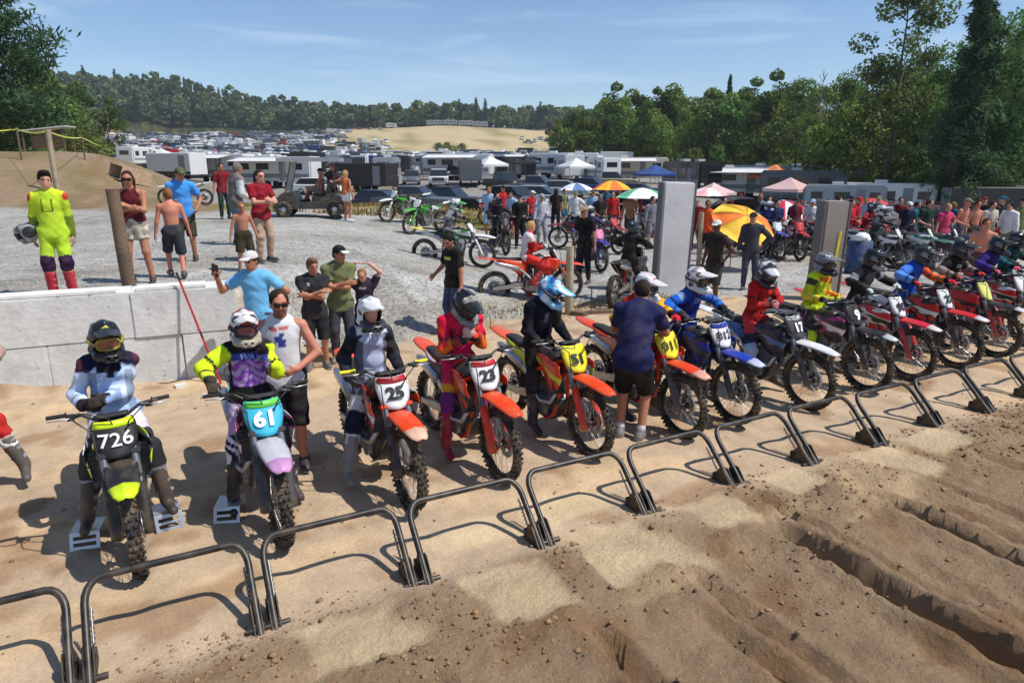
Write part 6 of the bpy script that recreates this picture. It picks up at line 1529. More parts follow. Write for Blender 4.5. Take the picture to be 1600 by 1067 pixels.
FP = [
 ('man in grey hooded sweatshirt with the hood up', 845, 385, .4, 1.0, C_((176, 178, 188)), 1.9, 'j', C_((150, 152, 160)), dict(cap=C_((150, 150, 156)))),
 ('person all in black left of the hooded man', 812, 388, .2, 1.0, C_((20, 20, 22)), 1.9, 'j', BLK, dict(cap=BLK)),
 ('person in black with long hair behind the hooded man', 868, 362, pi, .95, C_((24, 24, 28)), .7, 'j', C_((40, 40, 46)), dict(hair=BLK, long=True)),
 ('person in dark top on the far left of the waiting group', 775, 385, .5, 1.0, C_((40, 32, 40)), 1.9, 'j', C_((30, 30, 34)), dict(hair=BLK)),
 ('man in black t-shirt and trousers with a tan cap', 912, 441, -.6, 1.05, C_((18, 18, 20)), .7, 'j', C_((26, 26, 30)), dict(cap=C_((150, 130, 106)), skin='tan')),
 ('person in red top under the orange umbrella', 955, 372, .2, .98, C_((176, 34, 40)), .7, 's', C_((40, 40, 60)), dict(hair=C_((30, 22, 20)))),
 ('person in tan top beside the orange umbrella', 982, 378, .1, .98, C_((170, 120, 90)), .6, 's', C_((90, 60, 50)), dict(hair=C_((60, 40, 30)), skin='tan')),
 ('person in pale blue top left of the blue bike', 925, 372, .1, 1.0, C_((130, 170, 200)), .7, 's', C_((50, 50, 60)), dict(cap=C_((80, 76, 70)))),
 ('person in dark shirt below the green and white umbrella', 1012, 372, .3, 1.0, C_((44, 44, 60)), .7, 'j', C_((50, 54, 70)), dict(hair=BLK)),
 ('man in bright orange t-shirt and black shorts', 1100, 408, -.5, 1.0, C_((230, 84, 36)), .7, 's', BLK, dict(hair=C_((40, 30, 24)), skin='tan')),
 ('person in black behind the orange t-shirt', 1124, 398, .2, 1.02, C_((22, 22, 24)), .7, 's', C_((30, 30, 34)), dict(hair=BLK)),
 ('man in dark grey race gear before the yellow umbrella', 1168, 452, -.2, 1.0, C_((60, 62, 72)), 1.9, 'j', C_((70, 74, 86)), dict(cap=C_((50, 40, 36)))),
 ('man in white cap and dark top behind the blue jersey rider', 1112, 482, -1.0, 1.0, C_((40, 36, 36)), .7, 's', C_((60, 56, 54)), dict(cap=(.66, .62, .56), skin='dark')),
 ('person in navy holding the striped red umbrella', 1205, 402, .1, 1.0, C_((40, 50, 90)), .7, 'j', C_((46, 52, 76)), dict(hair=BLK)),
 ('person in blue trousers beside the red bike', 1235, 398, .4, 1.0, C_((90, 30, 50)), .7, 'j', C_((60, 70, 110)), dict(cap=C_((60, 40, 40)))),
 ('person in crimson top beside the white round table', 1318, 400, .5, .98, C_((190, 40, 60)), 1.8, 'j', C_((60, 50, 70)), dict(hair=BLK)),
 ('person in dark green top near the trees', 1437, 405, .3, 1.0, C_((30, 60, 52)), .7, 's', C_((50, 50, 50)), dict(hair=C_((60, 46, 36)))),
 ('person in magenta and white top near the trees', 1466, 410, .2, .95, C_((200, 60, 100)), .7, 's', C_((180, 180, 190)), dict(hair=C_((160, 130, 90)))),
 ('shirtless man with a cap near the trees', 1494, 408, .4, 1.03, None, 0, 's', C_((80, 80, 90)), dict(cap=C_((120, 116, 106)), skin='red')),
 ('shirtless man with dark hair near the trees', 1512, 408, .2, 1.0, None, 0, 's', C_((70, 60, 54)), dict(hair=C_((40, 30, 26)), skin='red')),
 ('pale person in white by the dark trailers', 1535, 405, .2, .98, C_((190, 184, 170)), .7, 'j', C_((90, 84, 76)), dict(hair=C_((50, 40, 30)))),
 ('shirtless man standing behind the rider with white lettering', 1520, 470, -.6, 1.0, None, 0, 's', C_((90, 60, 56)), dict(hair=C_((60, 44, 36)), skin='red')),
 ('person in teal top behind the red bikes', 1300, 388, .3, 1.0, C_((40, 110, 120)), .7, 's', C_((40, 40, 44)), dict(hair=C_((40, 30, 26)))),
 ('person in grey top between the red bikes', 1378, 398, .6, 1.0, C_((110, 110, 116)), .7, 'j', C_((50, 50, 60)), dict(cap=C_((30, 30, 34)))),
]
_cn = [('black', BLK), ('navy', NAVY), ('grey', C_((120, 120, 126))), ('red', C_((176, 34, 44))), ('white', (.66, .66, .66)), ('teal', TEAL), ('maroon', MAROON), ('pale blue', C_((150, 180, 206))), ('olive', OLIVE)]
_an = ['behind the red bikes', 'at the edge of the wood', 'beside the round white table', 'under the umbrellas', 'behind the blue drum', 'near the pale pillar', 'left of the dark trailers']
for k, (u, v) in enumerate([(1195, 392), (1262, 392), (1282, 400), (1330, 392), (1345, 384), (1362, 390), (1396, 396), (1408, 402), (1420, 396), (1450, 402), (1478, 400), (1548, 400), (1565, 408), (1582, 402), (1140, 388), (1150, 382), (1182, 385), (1085, 392), (1015, 390), (1002, 366), (968, 362), (945, 360), (935, 380), (898, 372), (880, 356), (830, 366), (800, 372), (785, 362), (765, 372), (1248, 384), (1300, 400), (1318, 386), (1435, 390), (1525, 398), (1592, 395)]):
    nm, cc = _cn[(k * 4 + k // 9) % 9]; gear_ = k % 3 == 0
    nb_ = _cn[(k * 5 + 2) % 9][0]; FP.append(('person in %s top and %s %s %s %s' % (nm, nb_, 'trousers' if k % 2 else 'shorts', 'in a cap' if k % 2 else 'bareheaded', _an[(k // 5) % 7]), u, v, random.uniform(-1.2, 1.2), random.uniform(.92, 1.04), cc, 1.9 if gear_ else .7, 'j' if k % 2 else 's', _cn[(k * 5 + 2) % 9][1], dict(cap=_cn[(k * 7) % 9][1]) if k % 2 else dict(hair=[C_((40, 30, 24)), C_((120, 90, 60)), BLK][k % 3], skin=['fair', 'tan', 'red'][k % 3], long=k % 5 == 0)))
for (lab, u, v, fc, s_, tc_, slv, bk_, bc_, ex) in FP:
    x, y, z = spot(u, v); hand = random.choice([{}, dict(handL=(.25, .1, 1.05 * s_)), dict(handR=(.2, -.15, 1.0 * s_)), dict(handL=(-.02, .22, .98 * s_), elbowL=(-.1, 1, 0))])
    pose = dict(s=s_, head=(.08, random.uniform(-.5, .5), 0), footL=(random.uniform(-.05, .1), .13, .08), **hand)
    fit = dict(bottom=(jeans(bc_) if bk_ == 'j' else shorts(bc_)), boots=dict(cfg={'default': C_((60, 58, 58)), 'sole': (.4, .4, .4)}), **ex)
    if tc_ is not None: fit['top'] = tee(tc_, slv, name='shirt')
    build_person(lab, (x, y, z), TOCAM + fc, pose, fit, .032)

def crowd_rider(label, u, v, hd, c1, c2, hc, hc2, **pz):
    x, y, z = spot(u, v); build_person(label, (x, y, z), hd, seat_pose(**grip('L'), **grip('R'), **pz), gear(dict(cfg={'default': c1, 'yoke': c2}), dict(cfg={'default': c2}), bt(BLK), BLK, dict(c=hc, c2=hc2)), .026)
crowd_bike('dark bike seen from behind left of the pale grey pillar', 1003, 462, FC + 2.6, plastic=C_((40, 40, 44)), plate=BLK, g2=C_((60, 60, 66)), guard=BLK)
crowd_rider('rider in black with dark helmet left of the pale grey pillar', 1003, 462, FC + 2.6, C_((22, 22, 24)), BLK, C_((30, 34, 40)), C_((60, 70, 80)), lean=.2)
crowd_rider('helmeted rider on the blue bike with the pink plate', 938, 425, FC + .35, C_((60, 60, 120)), C_((40, 40, 60)), (.6, .6, .62), C_((40, 50, 140)), lean=.2)
crowd_rider('helmeted rider on the dark bike left of the hooded man', 790, 398, FC + .3, C_((40, 36, 44)), BLK, C_((40, 40, 44)), C_((120, 40, 50)), lean=.2)
crowd_rider('helmeted rider on the black bike near the grey umbrella', 1412, 425, FC + .8, C_((60, 64, 70)), C_((30, 30, 34)), (.55, .55, .56), BLK, lean=.2)
crowd_rider('helmeted rider on the red bike under the dark grey umbrella', 1392, 412, FC + .7, C_((150, 40, 50)), C_((40, 30, 34)), C_((60, 60, 64)), (.6, .6, .6), lean=.2)
crowd_rider('helmeted rider on the blue and white bike below the striped umbrella', 1215, 408, FC + .2, C_((50, 60, 120)), C_((40, 46, 80)), (.6, .62, .64), C_((60, 70, 150)), lean=.2)
def place3(u, v, w):
    D = -(np.array([0, 0, 1.]) * cos(PITCH) + FWD0 * sin(PITCH)); F = FWD0 * cos(PITCH) - np.array([0, 0, 1.]) * sin(PITCH)
    d = (RIGHT * (u - 800) + D * (v - 533.5) + F * FOC) / FOC; t = w / (d @ FWD0); return CAMP + d * t
def umbrella(label, u, v, w, R, cols, tilt=(0, 0), drop=.32, n=8, white_edge=None):
    P = place3(u, v, w); g = gz(P[0], P[1]); root = empty('umbrella', (P[0], P[1], g), 0, label, 'umbrella', 'umbrellas over the waiting crowd')
    hgt = max(P[2] - g, 1.0); mats = [mat('canopy_%02x%02x%02x' % tuple(int(255 * min(c, 1)) for c in cc), cc, .7, var=.08) for cc in cols]
    b = MB(); m = 5; az = TOCAM + tilt[1]; R_ = Matrix.Rotation(tilt[0], 3, Vector((0, 0, 1)).cross(Vector((cos(az), sin(az), 0))))
    for k in range(n):
        rows = []
        for i in range(m + 1):
            t = i / m; row = []
            for j in range(4):
                a = 2 * pi * (k + j / 3) / n; sag = 1 - .06 * t * sin(pi * j / 3)
                row.append(R_ @ Vector((R * t * cos(a) * sag, R * t * sin(a) * sag, .18 - (drop + .0) * t ** 1.8)))
            rows.append(row)
        pp, ff = slab(rows, .006); pp = [Vector(p) + Vector((0, 0, hgt)) for p in pp]; b.add(pp, ff, k % len(cols), True)
    ob('canopy', b.mesh('canopy'), root, mats)
    b = MB(); tip = Vector((0, 0, hgt)) + R_ @ Vector((0, 0, .22)); low = Vector((0, 0, hgt)) + R_ @ Vector((0, 0, -.8)); b.cyl(tip, low, .012, n=6)
    if hgt > 1.2: b.cyl(low, (low.x, low.y, 0), .014, n=6)
    for k in range(n):
        a = 2 * pi * k / n; b.cyl(Vector((0, 0, hgt)) + R_ @ Vector((0, 0, -.15)), Vector((0, 0, hgt)) + R_ @ Vector((R * .6 * cos(a), R * .6 * sin(a), .17 - drop * .42)), .004, n=4)
    ob('pole', b.mesh('pole'), root, mat('umbrella_pole', (.2, .2, .2), .4, .6)); return root
umbrella('small pale pink umbrella right of the pale pillar', 1106, 300, 30, .9, [C_((226, 170, 170)), (.7, .68, .68)])
umbrella('crimson umbrella right of the striped one', 1262, 332, 24, .7, [C_((190, 30, 60)), C_((210, 60, 80))], (.2, -.6), .38)
umbrella('white and blue umbrella behind the hooded man', 900, 292, 34, .9, [(.7, .7, .72), C_((90, 120, 170))])
umbrella('orange and yellow umbrella left of the green and white one', 957, 290, 26, .72, [C_((240, 176, 40)), C_((232, 116, 40))])
umbrella('green and white umbrella left of the pale grey pillar', 1003, 302, 24, .92, [(.72, .74, .74), C_((90, 170, 130)), (.72, .74, .74)], n=9)
umbrella('black umbrella with a white rim right of the pale pillar', 1138, 318, 23, .98, [C_((26, 24, 26)), C_((26, 24, 26)), C_((60, 58, 60))], (-.45, .3), .42, 9)
umbrella('yellow and orange umbrella tilted toward the camera', 1163, 345, 18.0, .86, [C_((240, 190, 50)), C_((236, 160, 44)), C_((240, 196, 60)), C_((236, 120, 40))], (.62, .3), .30)
umbrella('red white and blue striped umbrella', 1226, 322, 23, .86, [C_((200, 30, 60)), (.7, .7, .74), C_((190, 30, 50)), C_((70, 70, 110))], (.25, -.4), .42)
umbrella('plain red umbrella right of the brownish pillar', 1366, 318, 25, .86, [C_((200, 40, 60)), C_((190, 30, 50))], (.15, .5), .40)
umbrella('dark grey umbrella tilted sideways by the red one', 1398, 348, 21, .66, [C_((96, 98, 98))], (1.0, .6), .36)
# round white table, blue drum
x, y, z = spot(1345, 392); t = empty('round_table', (x, y, z), 0, 'round white table among the red bikes', 'table'); b = MB(); b.lathe([(0, .76), (.62, .76), (.62, .72), (0, .72)], (0, 0, 0), axis=(0, 0, 1), n=24, closed=False); ob('table_top', b.fix('table_top'), t, mat('white_plastic', (.7, .7, .7), .5))
for k in range(4): b = MB(); b.cyl((.35 * cos(k * pi / 2), .35 * sin(k * pi / 2), .72), (.45 * cos(k * pi / 2), .45 * sin(k * pi / 2), 0), .02, n=6); ob('leg', b.mesh('table_leg'), t, mat('white_plastic', (.7, .7, .7), .5))
x, y, z = spot(1338, 428); t = empty('plastic_drum', (x, y, z), 0, 'blue plastic drum filled with white bags right of the pillar', 'drum'); b = MB(); b.lathe([(0, 0), (.27, 0), (.30, .06), (.29, .3), (.305, .32), (.29, .34), (.30, .82), (.27, .84), (.26, .80), (0, .78)], (0, 0, 0), axis=(0, 0, 1), n=24, closed=False); ob('drum_body', b.fix('drum_body'), t, mat('blue_drum', C_((30, 62, 104)), .5, dust=.3))
V, Q = surface([Ell('a', V3(0, 0, .86), V3(.25, .22, .12)), Ell('a', V3(.12, .05, .92), V3(.16, .16, .1)), Ell('a', V3(-.12, -.08, .92), V3(.15, .17, .1))], .03, wrinkle=.01); ob('white_bags', mesh_np('white_bags', V, Q), t, mat('bag_white', (.7, .72, .74), .5))

# ------------------------------------------------------------------ buggy with a passenger
x, y, z = at_p(5.75, 19.6); t = empty('golf_buggy', (x, y, z), TOCAM - 1.45, 'dark golf buggy with a pale roof parked on the gravel', 'golf cart')
DKB = mat('buggy_black', (.03, .032, .03), .4, dust=.35)
b = MB(); b.loft([[(xx, -yy, zz) for yy, zz in ((.55, .28), (.55, zt), (-.55, zt), (-.55, .28))] for xx, zt in ((-1.15, .62), (-.7, .80), (-.1, .50), (.35, .48), (.5, .85), (.85, .80), (1.15, .55))], closed=True, cap=True, smooth=False); ob('body', b.fix('buggy_body', False), t, DKB)
b = MB(); b.box((-.05, 0, 1.84), (2.0, 1.2, .12)); b.box((-.05, 0, 1.90), (1.7, 1.0, .04)); ob('roof', b.mesh('buggy_roof'), t, mat('buggy_roof', C_((150, 154, 158)), .5, dust=.15))
for xx, x2 in ((-.85, -.8), (.78, .5)):
    for sd in (1, -1): b = MB(); b.cyl((xx, sd * .53, .7), (x2, sd * .53, 1.84), .02, n=8); ob('roof_post', b.mesh('roof_post'), t, DKB)
gl = bpy.data.materials.new('clear_screen'); gl.use_nodes = True; gl.node_tree.nodes['Principled BSDF'].inputs['Transmission Weight'].default_value = .85; gl.node_tree.nodes['Principled BSDF'].inputs['Roughness'].default_value = .45; gl.node_tree.nodes['Principled BSDF'].inputs['Base Color'].default_value = (.75, .8, .82, 1)
b = MB(); b.box((.64, 0, 1.30), (.015, 1.04, .95), Matrix.Rotation(-.27, 3, 'Y')); ob('windscreen', b.mesh('windscreen'), t, gl)
for k, (xx, zz) in enumerate(((-.30, .62), (-.62, .62))): b = MB(); b.box((-.32, 0, .60), (.5, 1.0, .16)) if k == 0 else b.box((-.62, 0, .90), (.12, 1.0, .5), Matrix.Rotation(-.15, 3, 'Y')); ob('seat' if k == 0 else 'backrest', b.mesh('buggy_seat'), t, SEATM)
b = MB(); pr = [(.10, -.09), (.24, -.10), (.27, -.06), (.27, .06), (.24, .10), (.10, .09)]; b.lathe(pr, (0, 0, 0), n=20); wt = b.fix('buggy_tyre'); b = MB(); b.lathe([(0, .07), (.15, .08), (.16, -.06), (0, -.06)], (0, 0, 0), n=16, closed=False); wr_ = b.fix('buggy_rim')
for xx in (-.78, .85):
    for sd in (1, -1): w_o = ob('wheel', wr_, t, CHROME); w_o.location = (xx, sd * .50, .27); w_o.scale = (1, sd, 1); ob('tyre', wt, w_o, RUBBER)
build_person('shirtless man in black hat sitting in the golf buggy', (x, y, z), TOCAM - 1.45, dict(s=1.0, pelvis=(-.28, -.28, .78), lean=-.05, footL=(.25, -.15, .55), footR=(.22, -.52, .55), handL=(.1, -.1, .95), handR=(.05, -.5, .92), head=(0, -.8, 0)), dict(skin='red', bottom=shorts(C_((150, 130, 120)), .9), boots=dict(cfg={'default': C_((60, 60, 60))}), cap=BLK, brimall=True), .026)

# ------------------------------------------------------------------ berm: fence posts, tape, shelter, crate
def berm_pt(u, v): return spot(u, v)
fence = []
for u, v, hg, r, lab in ((-60, 250, 1.5, .04, 'thin fence post cut by the left picture edge'), (34, 250, 1.55, .045, 'thin fence post carrying yellow tape at the far left'), (90, 300, 2.6, .11, 'thick pale fence post in front of the white roofed shelter'), (133, 250, 1.2, .04, 'short fence post right of the shelter')):
    x, y, z = berm_pt(u, v); b = MB(); b.tube([(0, 0, -.2), (0, 0, hg * .5), (.02, .01, hg)], r, 8); o = ob('fence_post', b.mesh('fence_post'), None, WOODP if r > .1 else WOODM); o.location = (x, y, z); tag(o, lab, 'post', 'fence posts along the berm'); fence.append(Vector((x, y, z + hg - .08)))
x, y, z = spot(200, 250); fence.append(Vector((x, y, z + .5)))
b = MB(); pts = []
for a, c in zip(fence[:-1], fence[1:]):
    for t_ in np.linspace(0, 1, 7)[:-1]: p = a.lerp(c, t_); p.z -= .25 * 4 * t_ * (1 - t_) * .5; pts.append(p)
pts.append(fence[-1])
b.loft([[p + Vector((0, 0, -.035)), p + Vector((.01, 0, 0)), p + Vector((0, 0, .035)), p + Vector((-.01, 0, 0))] for p in pts], closed=True); o = ob('yellow_tape', b.mesh('yellow_tape'), None, mat('yellow_tape', C_((206, 216, 90)), .5)); tag(o, 'yellow barrier tape strung between the berm fence posts', 'tape')
x, y, z = depth_at(95, 43); t = empty('shelter', (x, y, z), TOCAM + pi / 2 + .2, 'small open shelter with a white slanted roof on the berm', 'shelter'); t.scale = (.72, .72, .85); W1 = mat('brown_boards', C_((86, 66, 50)), .9, var=.25)
b = MB(); b.box((0, 0, 1.95), (3.6, 2.4, .06), Matrix.Rotation(-.10, 3, 'Y')); ob('roof', b.mesh('shelter_roof'), t, mat('white_tin', (.72, .72, .70), .4, .2, dust=.15))
for xx in (-1.5, 1.5):
    for yy in (-1, 1): b = MB(); b.box((xx, yy, .95), (.1, .1, 1.9 + xx * .1)); ob('post', b.mesh('shelter_post'), t, WOODM)
for k in range(5): b = MB(); b.box((.3, -1.02, .72 + .24 * k), (2.4, .04, .21)); ob('board', b.mesh('shelter_board'), t, W1)
x, y, z = depth_at(208, 37); t = empty('wooden_crate', (x, y, z - .05), .5, 'tipped open wooden crate lying on the berm slope', 'crate'); t.rotation_euler = (.15, .25, .55)
for c_, d_ in (((0, 0, .75), (1.7, 1.1, .05)), ((0, 0, .05), (1.7, 1.1, .05)), ((.83, 0, .4), (.05, 1.1, .66)), ((0, -.53, .4), (1.62, .05, .66)), ((0, .53, .4), (1.62, .05, .66))): b = MB(); b.box(c_, d_); ob('panel', b.mesh('crate_panel'), t, mat('crate_ply', C_((190, 160, 130)), .85, var=.2))
# ------------------------------------------------------------------ vehicles in the field
GLASS_D = mat('dark_glass', (.02, .025, .03), .12, spec=.7, var=.05); TYRE = mat('road_tyre', (.02, .02, .02), .85); TRIM = mat('grey_trim', (.25, .25, .26), .5); ROOFW = mat('roof_white', (.70, .70, .69), .6, dust=.15)
LAMP = mat('lamp_lens', (.6, .6, .58), .15, spec=.7); TAIL = mat('tail_lens', (.4, .02, .02), .2)
PAINT = {n: mat('paint_' + n, c, .35, .0, var=.05, coat=.3, dust=.08) for n, c in dict(white=(.72, .72, .71), cream=C_((214, 208, 192)), silver=C_((160, 164, 168)), grey=C_((92, 96, 102)), black=(.02, .02, .022), red=C_((150, 26, 30)), blue=C_((44, 70, 130)), tan=C_((176, 158, 130)), navy=C_((30, 38, 66)), green=C_((60, 80, 62)), orange=C_((232, 140, 84)), pink=C_((226, 186, 180))).items()}
def wheels_mb(xs, half, r=.34, w=.22):
    out = []
    for xx in xs:
        for sd in (1, -1):
            b = MB(); b.lathe([(.0, w / 2 - .02), (r * .58, w / 2 - .03), (r * .62, w / 2), (r * .92, w / 2), (r, w / 3), (r, -w / 3), (r * .92, -w / 2), (0, -w / 2)], (xx, sd * half, r), axis=(0, sd, 0), n=16, closed=False); out.append(('wheel', b.fix('wheel'), 'tyre'))
    return out
def rbox(c, d, bev=.12, seg=2):
    b = bmesh.new(); bmesh.ops.create_cube(b, size=1)
    for v in b.verts: v.co = Vector((c[0] + v.co.x * d[0], c[1] + v.co.y * d[1], c[2] + v.co.z * d[2]))
    bmesh.ops.bevel(b, geom=list(b.edges), offset=bev, segments=seg, affect='EDGES'); me = bpy.data.meshes.new('rounded_box'); b.to_mesh(me); b.free()
    return me
def bx(*args): b = MB(); b.box(*args); return b.mesh('panel')
ARCH = {}
def arch(name):
    if name in ARCH: return ARCH[name]
    P = []
    if name == 'travel_trailer':
        P += [('body', rbox((0, 0, 1.72), (6.4, 2.4, 2.3), .16), 'body'), ('roof_vent', bx((-.6, 0, 2.98), (.9, .7, .26)), 'roof'), ('stripe', bx((0, -1.206, 1.25), (6.0, .012, .22)), 'trim'), ('stripe', bx((0, 1.206, 1.25), (6.0, .012, .22)), 'trim')]
        for xx, w_ in ((-2.2, .9), (-.2, 1.2), (2.3, .8)):
            for sd in (1, -1): P.append(('window', bx((xx, sd * 1.207, 2.0), (w_, .03, .6)), 'glass'))
        P += [('door', bx((1.25, -1.21, 1.62), (.68, .03, 1.85)), 'trim'), ('window', bx((3.205, 0, 2.05), (.03, 1.3, .55)), 'glass'), ('window', bx((-3.205, 0, 2.1), (.03, 1.2, .5)), 'glass'), ('drawbar', bx((3.7, 0, .55), (1.1, .12, .12)), 'dark'), ('gas_bottle', bx((3.45, 0, .85), (.3, .6, .5)), 'roof')] + wheels_mb((-.45, .35), 1.05)
    elif name == 'awning_trailer':
        P += [('body', rbox((0, 0, 1.78), (8.6, 2.45, 2.5), .14), 'body'), ('roof_vent', bx((-1, 0, 3.14), (.9, .7, .26)), 'roof'), ('stripe', bx((0, -1.231, 1.15), (8.2, .012, .4)), 'trim')]
        for xx, w_ in ((-3, 1.0), (-1, 1.4), (2.9, 1.0)): P += [('window', bx((xx, -1.235, 2.05), (w_, .03, .62)), 'glass'), ('window', bx((xx, 1.235, 2.05), (w_, .03, .62)), 'glass')]
        P += [('door', bx((1.2, -1.24, 1.65), (.7, .03, 1.9)), 'trim'), ('awning', bx((-.4, -2.35, 2.72), (6.2, 2.3, .05), Matrix.Rotation(.14, 3, 'X')), 'roof'), ('awning_post', bx((-3.4, -3.35, 1.3), (.05, .05, 2.6)), 'trim'), ('awning_post', bx((2.6, -3.35, 1.3), (.05, .05, 2.6)), 'trim')] + wheels_mb((-.6, .3), 1.08)
    elif name == 'motorhome':
        P += [('body', rbox((0, 0, 1.95), (9.2, 2.5, 2.7), .16), 'body'), ('windscreen', bx((4.61, 0, 2.35), (.03, 2.1, 1.1)), 'glass'), ('stripe', bx((0, -1.256, 1.3), (8.8, .012, .5)), 'trim'), ('stripe', bx((0, 1.256, 1.3), (8.8, .012, .5)), 'trim'), ('roof_vent', bx((-1.5, 0, 3.42), (1, .8, .26)), 'roof'), ('roof_vent', bx((2, 0, 3.40), (.9, .7, .24)), 'roof')]
        for xx, w_ in ((-3.4, 1.1), (-1.2, 1.5), (1.0, 1.1), (3.4, 1.2)): P += [('window', bx((xx, sd * 1.26, 2.3), (w_, .03, .7)), 'glass') for sd in (1, -1)]
        P += [('door', bx((2.3, -1.262, 1.6), (.75, .03, 2.0)), 'trim'), ('headlight', bx((4.6, .9, 1.1), (.05, .35, .22)), 'lamp'), ('headlight', bx((4.6, -.9, 1.1), (.05, .35, .22)), 'lamp')] + wheels_mb((-2.4, 3.0), 1.05, .46, .3)
    elif name == 'enclosed_trailer':
        P += [('body', rbox((0, 0, 1.62), (6.0, 2.3, 2.2), .06, 1), 'body'), ('rear_door', bx((-3.01, 0, 1.6), (.03, 2.1, 2.0)), 'trim'), ('skirt', bx((0, -1.156, .72), (5.9, .012, .3)), 'dark'), ('skirt', bx((0, 1.156, .72), (5.9, .012, .3)), 'dark'), ('door', bx((1.9, -1.16, 1.55), (.8, .03, 1.8)), 'trim'), ('drawbar', bx((3.5, 0, .5), (1.0, .12, .12)), 'dark')] + wheels_mb((-.5, .3), 1.02)
    elif name == 'box_truck':
        P += [('cargo_box', rbox((-.9, 0, 2.1), (5.4, 2.4, 2.5), .05, 1), 'body'), ('cab', rbox((2.7, 0, 1.45), (1.9, 2.1, 1.7), .25), 'body2'), ('windscreen', bx((3.52, 0, 1.85), (.06, 1.7, .7), Matrix.Rotation(-.3, 3, 'Y')), 'glass'), ('bumper', bx((3.68, 0, .65), (.15, 2.1, .3)), 'dark')]
        P += [('door_glass', bx((2.75, sd * 1.055, 1.85), (.9, .03, .55)), 'glass') for sd in (1, -1)] + wheels_mb((-2.2, 2.7), .95, .42, .26)
    elif name == 'pickup':
        prof = [(-2.75, .55), (-2.75, 1.12), (-.95, 1.15), (1.0, 1.15), (2.55, 1.08), (2.75, .95), (2.78, .5)]
        b = MB(); b.loft([[(x_, y_, z_ - (.06 if abs(y_) > .97 else 0)) for x_, z_ in prof] for y_ in (-1.0, -.95, .95, 1.0)]); b.plate([(x_, -1.0, z_ - .06) for x_, z_ in prof], .01, (0, -1, 0)); b.plate([(x_, 1.0, z_ - .06) for x_, z_ in prof], .01, (0, 1, 0)); P.append(('body', b.fix('pickup_body'), 'body'))
        b = MB(); b.loft([[(x_, y_, z_) for y_ in (-.9, .9)] for x_, z_ in ((-1.0, 1.1), (-.9, 1.1))]); 
        secs = [[(-1.0, -.92, 1.12), (-.95, -.78, 1.78), (.45, -.78, 1.80), (1.15, -.92, 1.14)], [(-1.0, .92, 1.12), (-.95, .78, 1.78), (.45, .78, 1.80), (1.15, .92, 1.14)]]
        b = MB(); b.loft(secs, smooth=False); b.plate(secs[0], .01, (0, -1, 0)); b.plate(secs[1], .01, (0, 1, 0)); P.append(('cab_glass', b.fix('cab_glass'), 'glass')); P.append(('cab_roof', rbox((-.25, 0, 1.80), (1.5, 1.62, .1), .04, 1), 'body'))
        P += [('bed_liner', bx((-1.85, 0, 1.13), (1.55, 1.6, .06)), 'dark'), ('grille', bx((2.79, 0, .88), (.04, 1.2, .34)), 'dark'), ('bumper', bx((2.84, 0, .55), (.14, 1.95, .2)), 'trim'), ('headlight', bx((2.775, .8, .92), (.05, .34, .22)), 'lamp'), ('headlight', bx((2.775, -.8, .92), (.05, .34, .22)), 'lamp'), ('tail_light', bx((-2.76, .9, .95), (.03, .12, .3)), 'tail'), ('tail_light', bx((-2.76, -.9, .95), (.03, .12, .3)), 'tail')] + wheels_mb((-1.75, 1.75), .88, .39, .26)
    elif name == 'car':
        prof = [(-2.2, .42), (-2.25, .85), (-1.9, 1.0), (1.1, .98), (2.1, .82), (2.25, .6), (2.22, .38)]
        b = MB(); b.loft([[(x_, y_, z_ - (.06 if abs(y_) > .85 else 0)) for x_, z_ in prof] for y_ in (-.9, -.84, .84, .9)]); b.plate([(x_, -.9, z_ - .06) for x_, z_ in prof], .01, (0, -1, 0)); b.plate([(x_, .9, z_ - .06) for x_, z_ in prof], .01, (0, 1, 0)); P.append(('body', b.fix('car_body'), 'body'))
        secs = [[(-1.95, s_ * .82, .97), (-1.45, s_ * .66, 1.52), (.25, s_ * .66, 1.55), (1.15, s_ * .82, .98)] for s_ in (-1, 1)]
        b = MB(); b.loft(secs, smooth=False); b.plate(secs[0], .01, (0, -1, 0)); b.plate(secs[1], .01, (0, 1, 0)); P.append(('cabin_glass', b.fix('cabin_glass'), 'glass')); P.append(('roof', rbox((-.6, 0, 1.55), (1.75, 1.36, .07), .03, 1), 'body'))
        P += [('headlight', bx((2.18, s_ * .66, .72), (.1, .32, .14)), 'lamp') for s_ in (1, -1)] + [('tail_light', bx((-2.24, s_ * .68, .82), (.05, .3, .12)), 'tail') for s_ in (1, -1)] + wheels_mb((-1.35, 1.4), .80, .33, .21)
    elif name == 'canopy_tent':
        b = MB(); h0, h1, r_ = 2.1, 3.0, 1.55; c_ = [(-r_, -r_), (r_, -r_), (r_, r_), (-r_, r_)]
        for k in range(4):
            a, d = c_[k], c_[(k + 1) % 4]; rows = [[(a[0] * t + 0, a[1] * t, h1 + (h0 - h1) * t ** .8), ((a[0] + d[0]) / 2 * t, (a[1] + d[1]) / 2 * t, h1 + (h0 - h1) * t ** .8 - .05 * t), (d[0] * t, d[1] * t, h1 + (h0 - h1) * t ** .8)] for t in (.02, .35, .7, 1.0)]; rows.append([(a[0], a[1], h0 - .25), ((a[0] + d[0]) / 2, (a[1] + d[1]) / 2, h0 - .25), (d[0], d[1], h0 - .25)]); b.add(*slab(rows, .015))
        P.append(('canopy', b.fix('tent_canopy', False), 'body'))
        for a in c_: P.append(('leg', bx((a[0] * .98, a[1] * .98, 1.05), (.05, .05, 2.1)), 'trim'))
    ARCH[name] = P; return P
def vmats(col, col2=None):
    return dict(body=PAINT[col], body2=PAINT[col2 or col], roof=ROOFW, trim=TRIM, glass=GLASS_D, dark=MATS['black_plastic'], tyre=TYRE, lamp=LAMP, tail=TAIL)
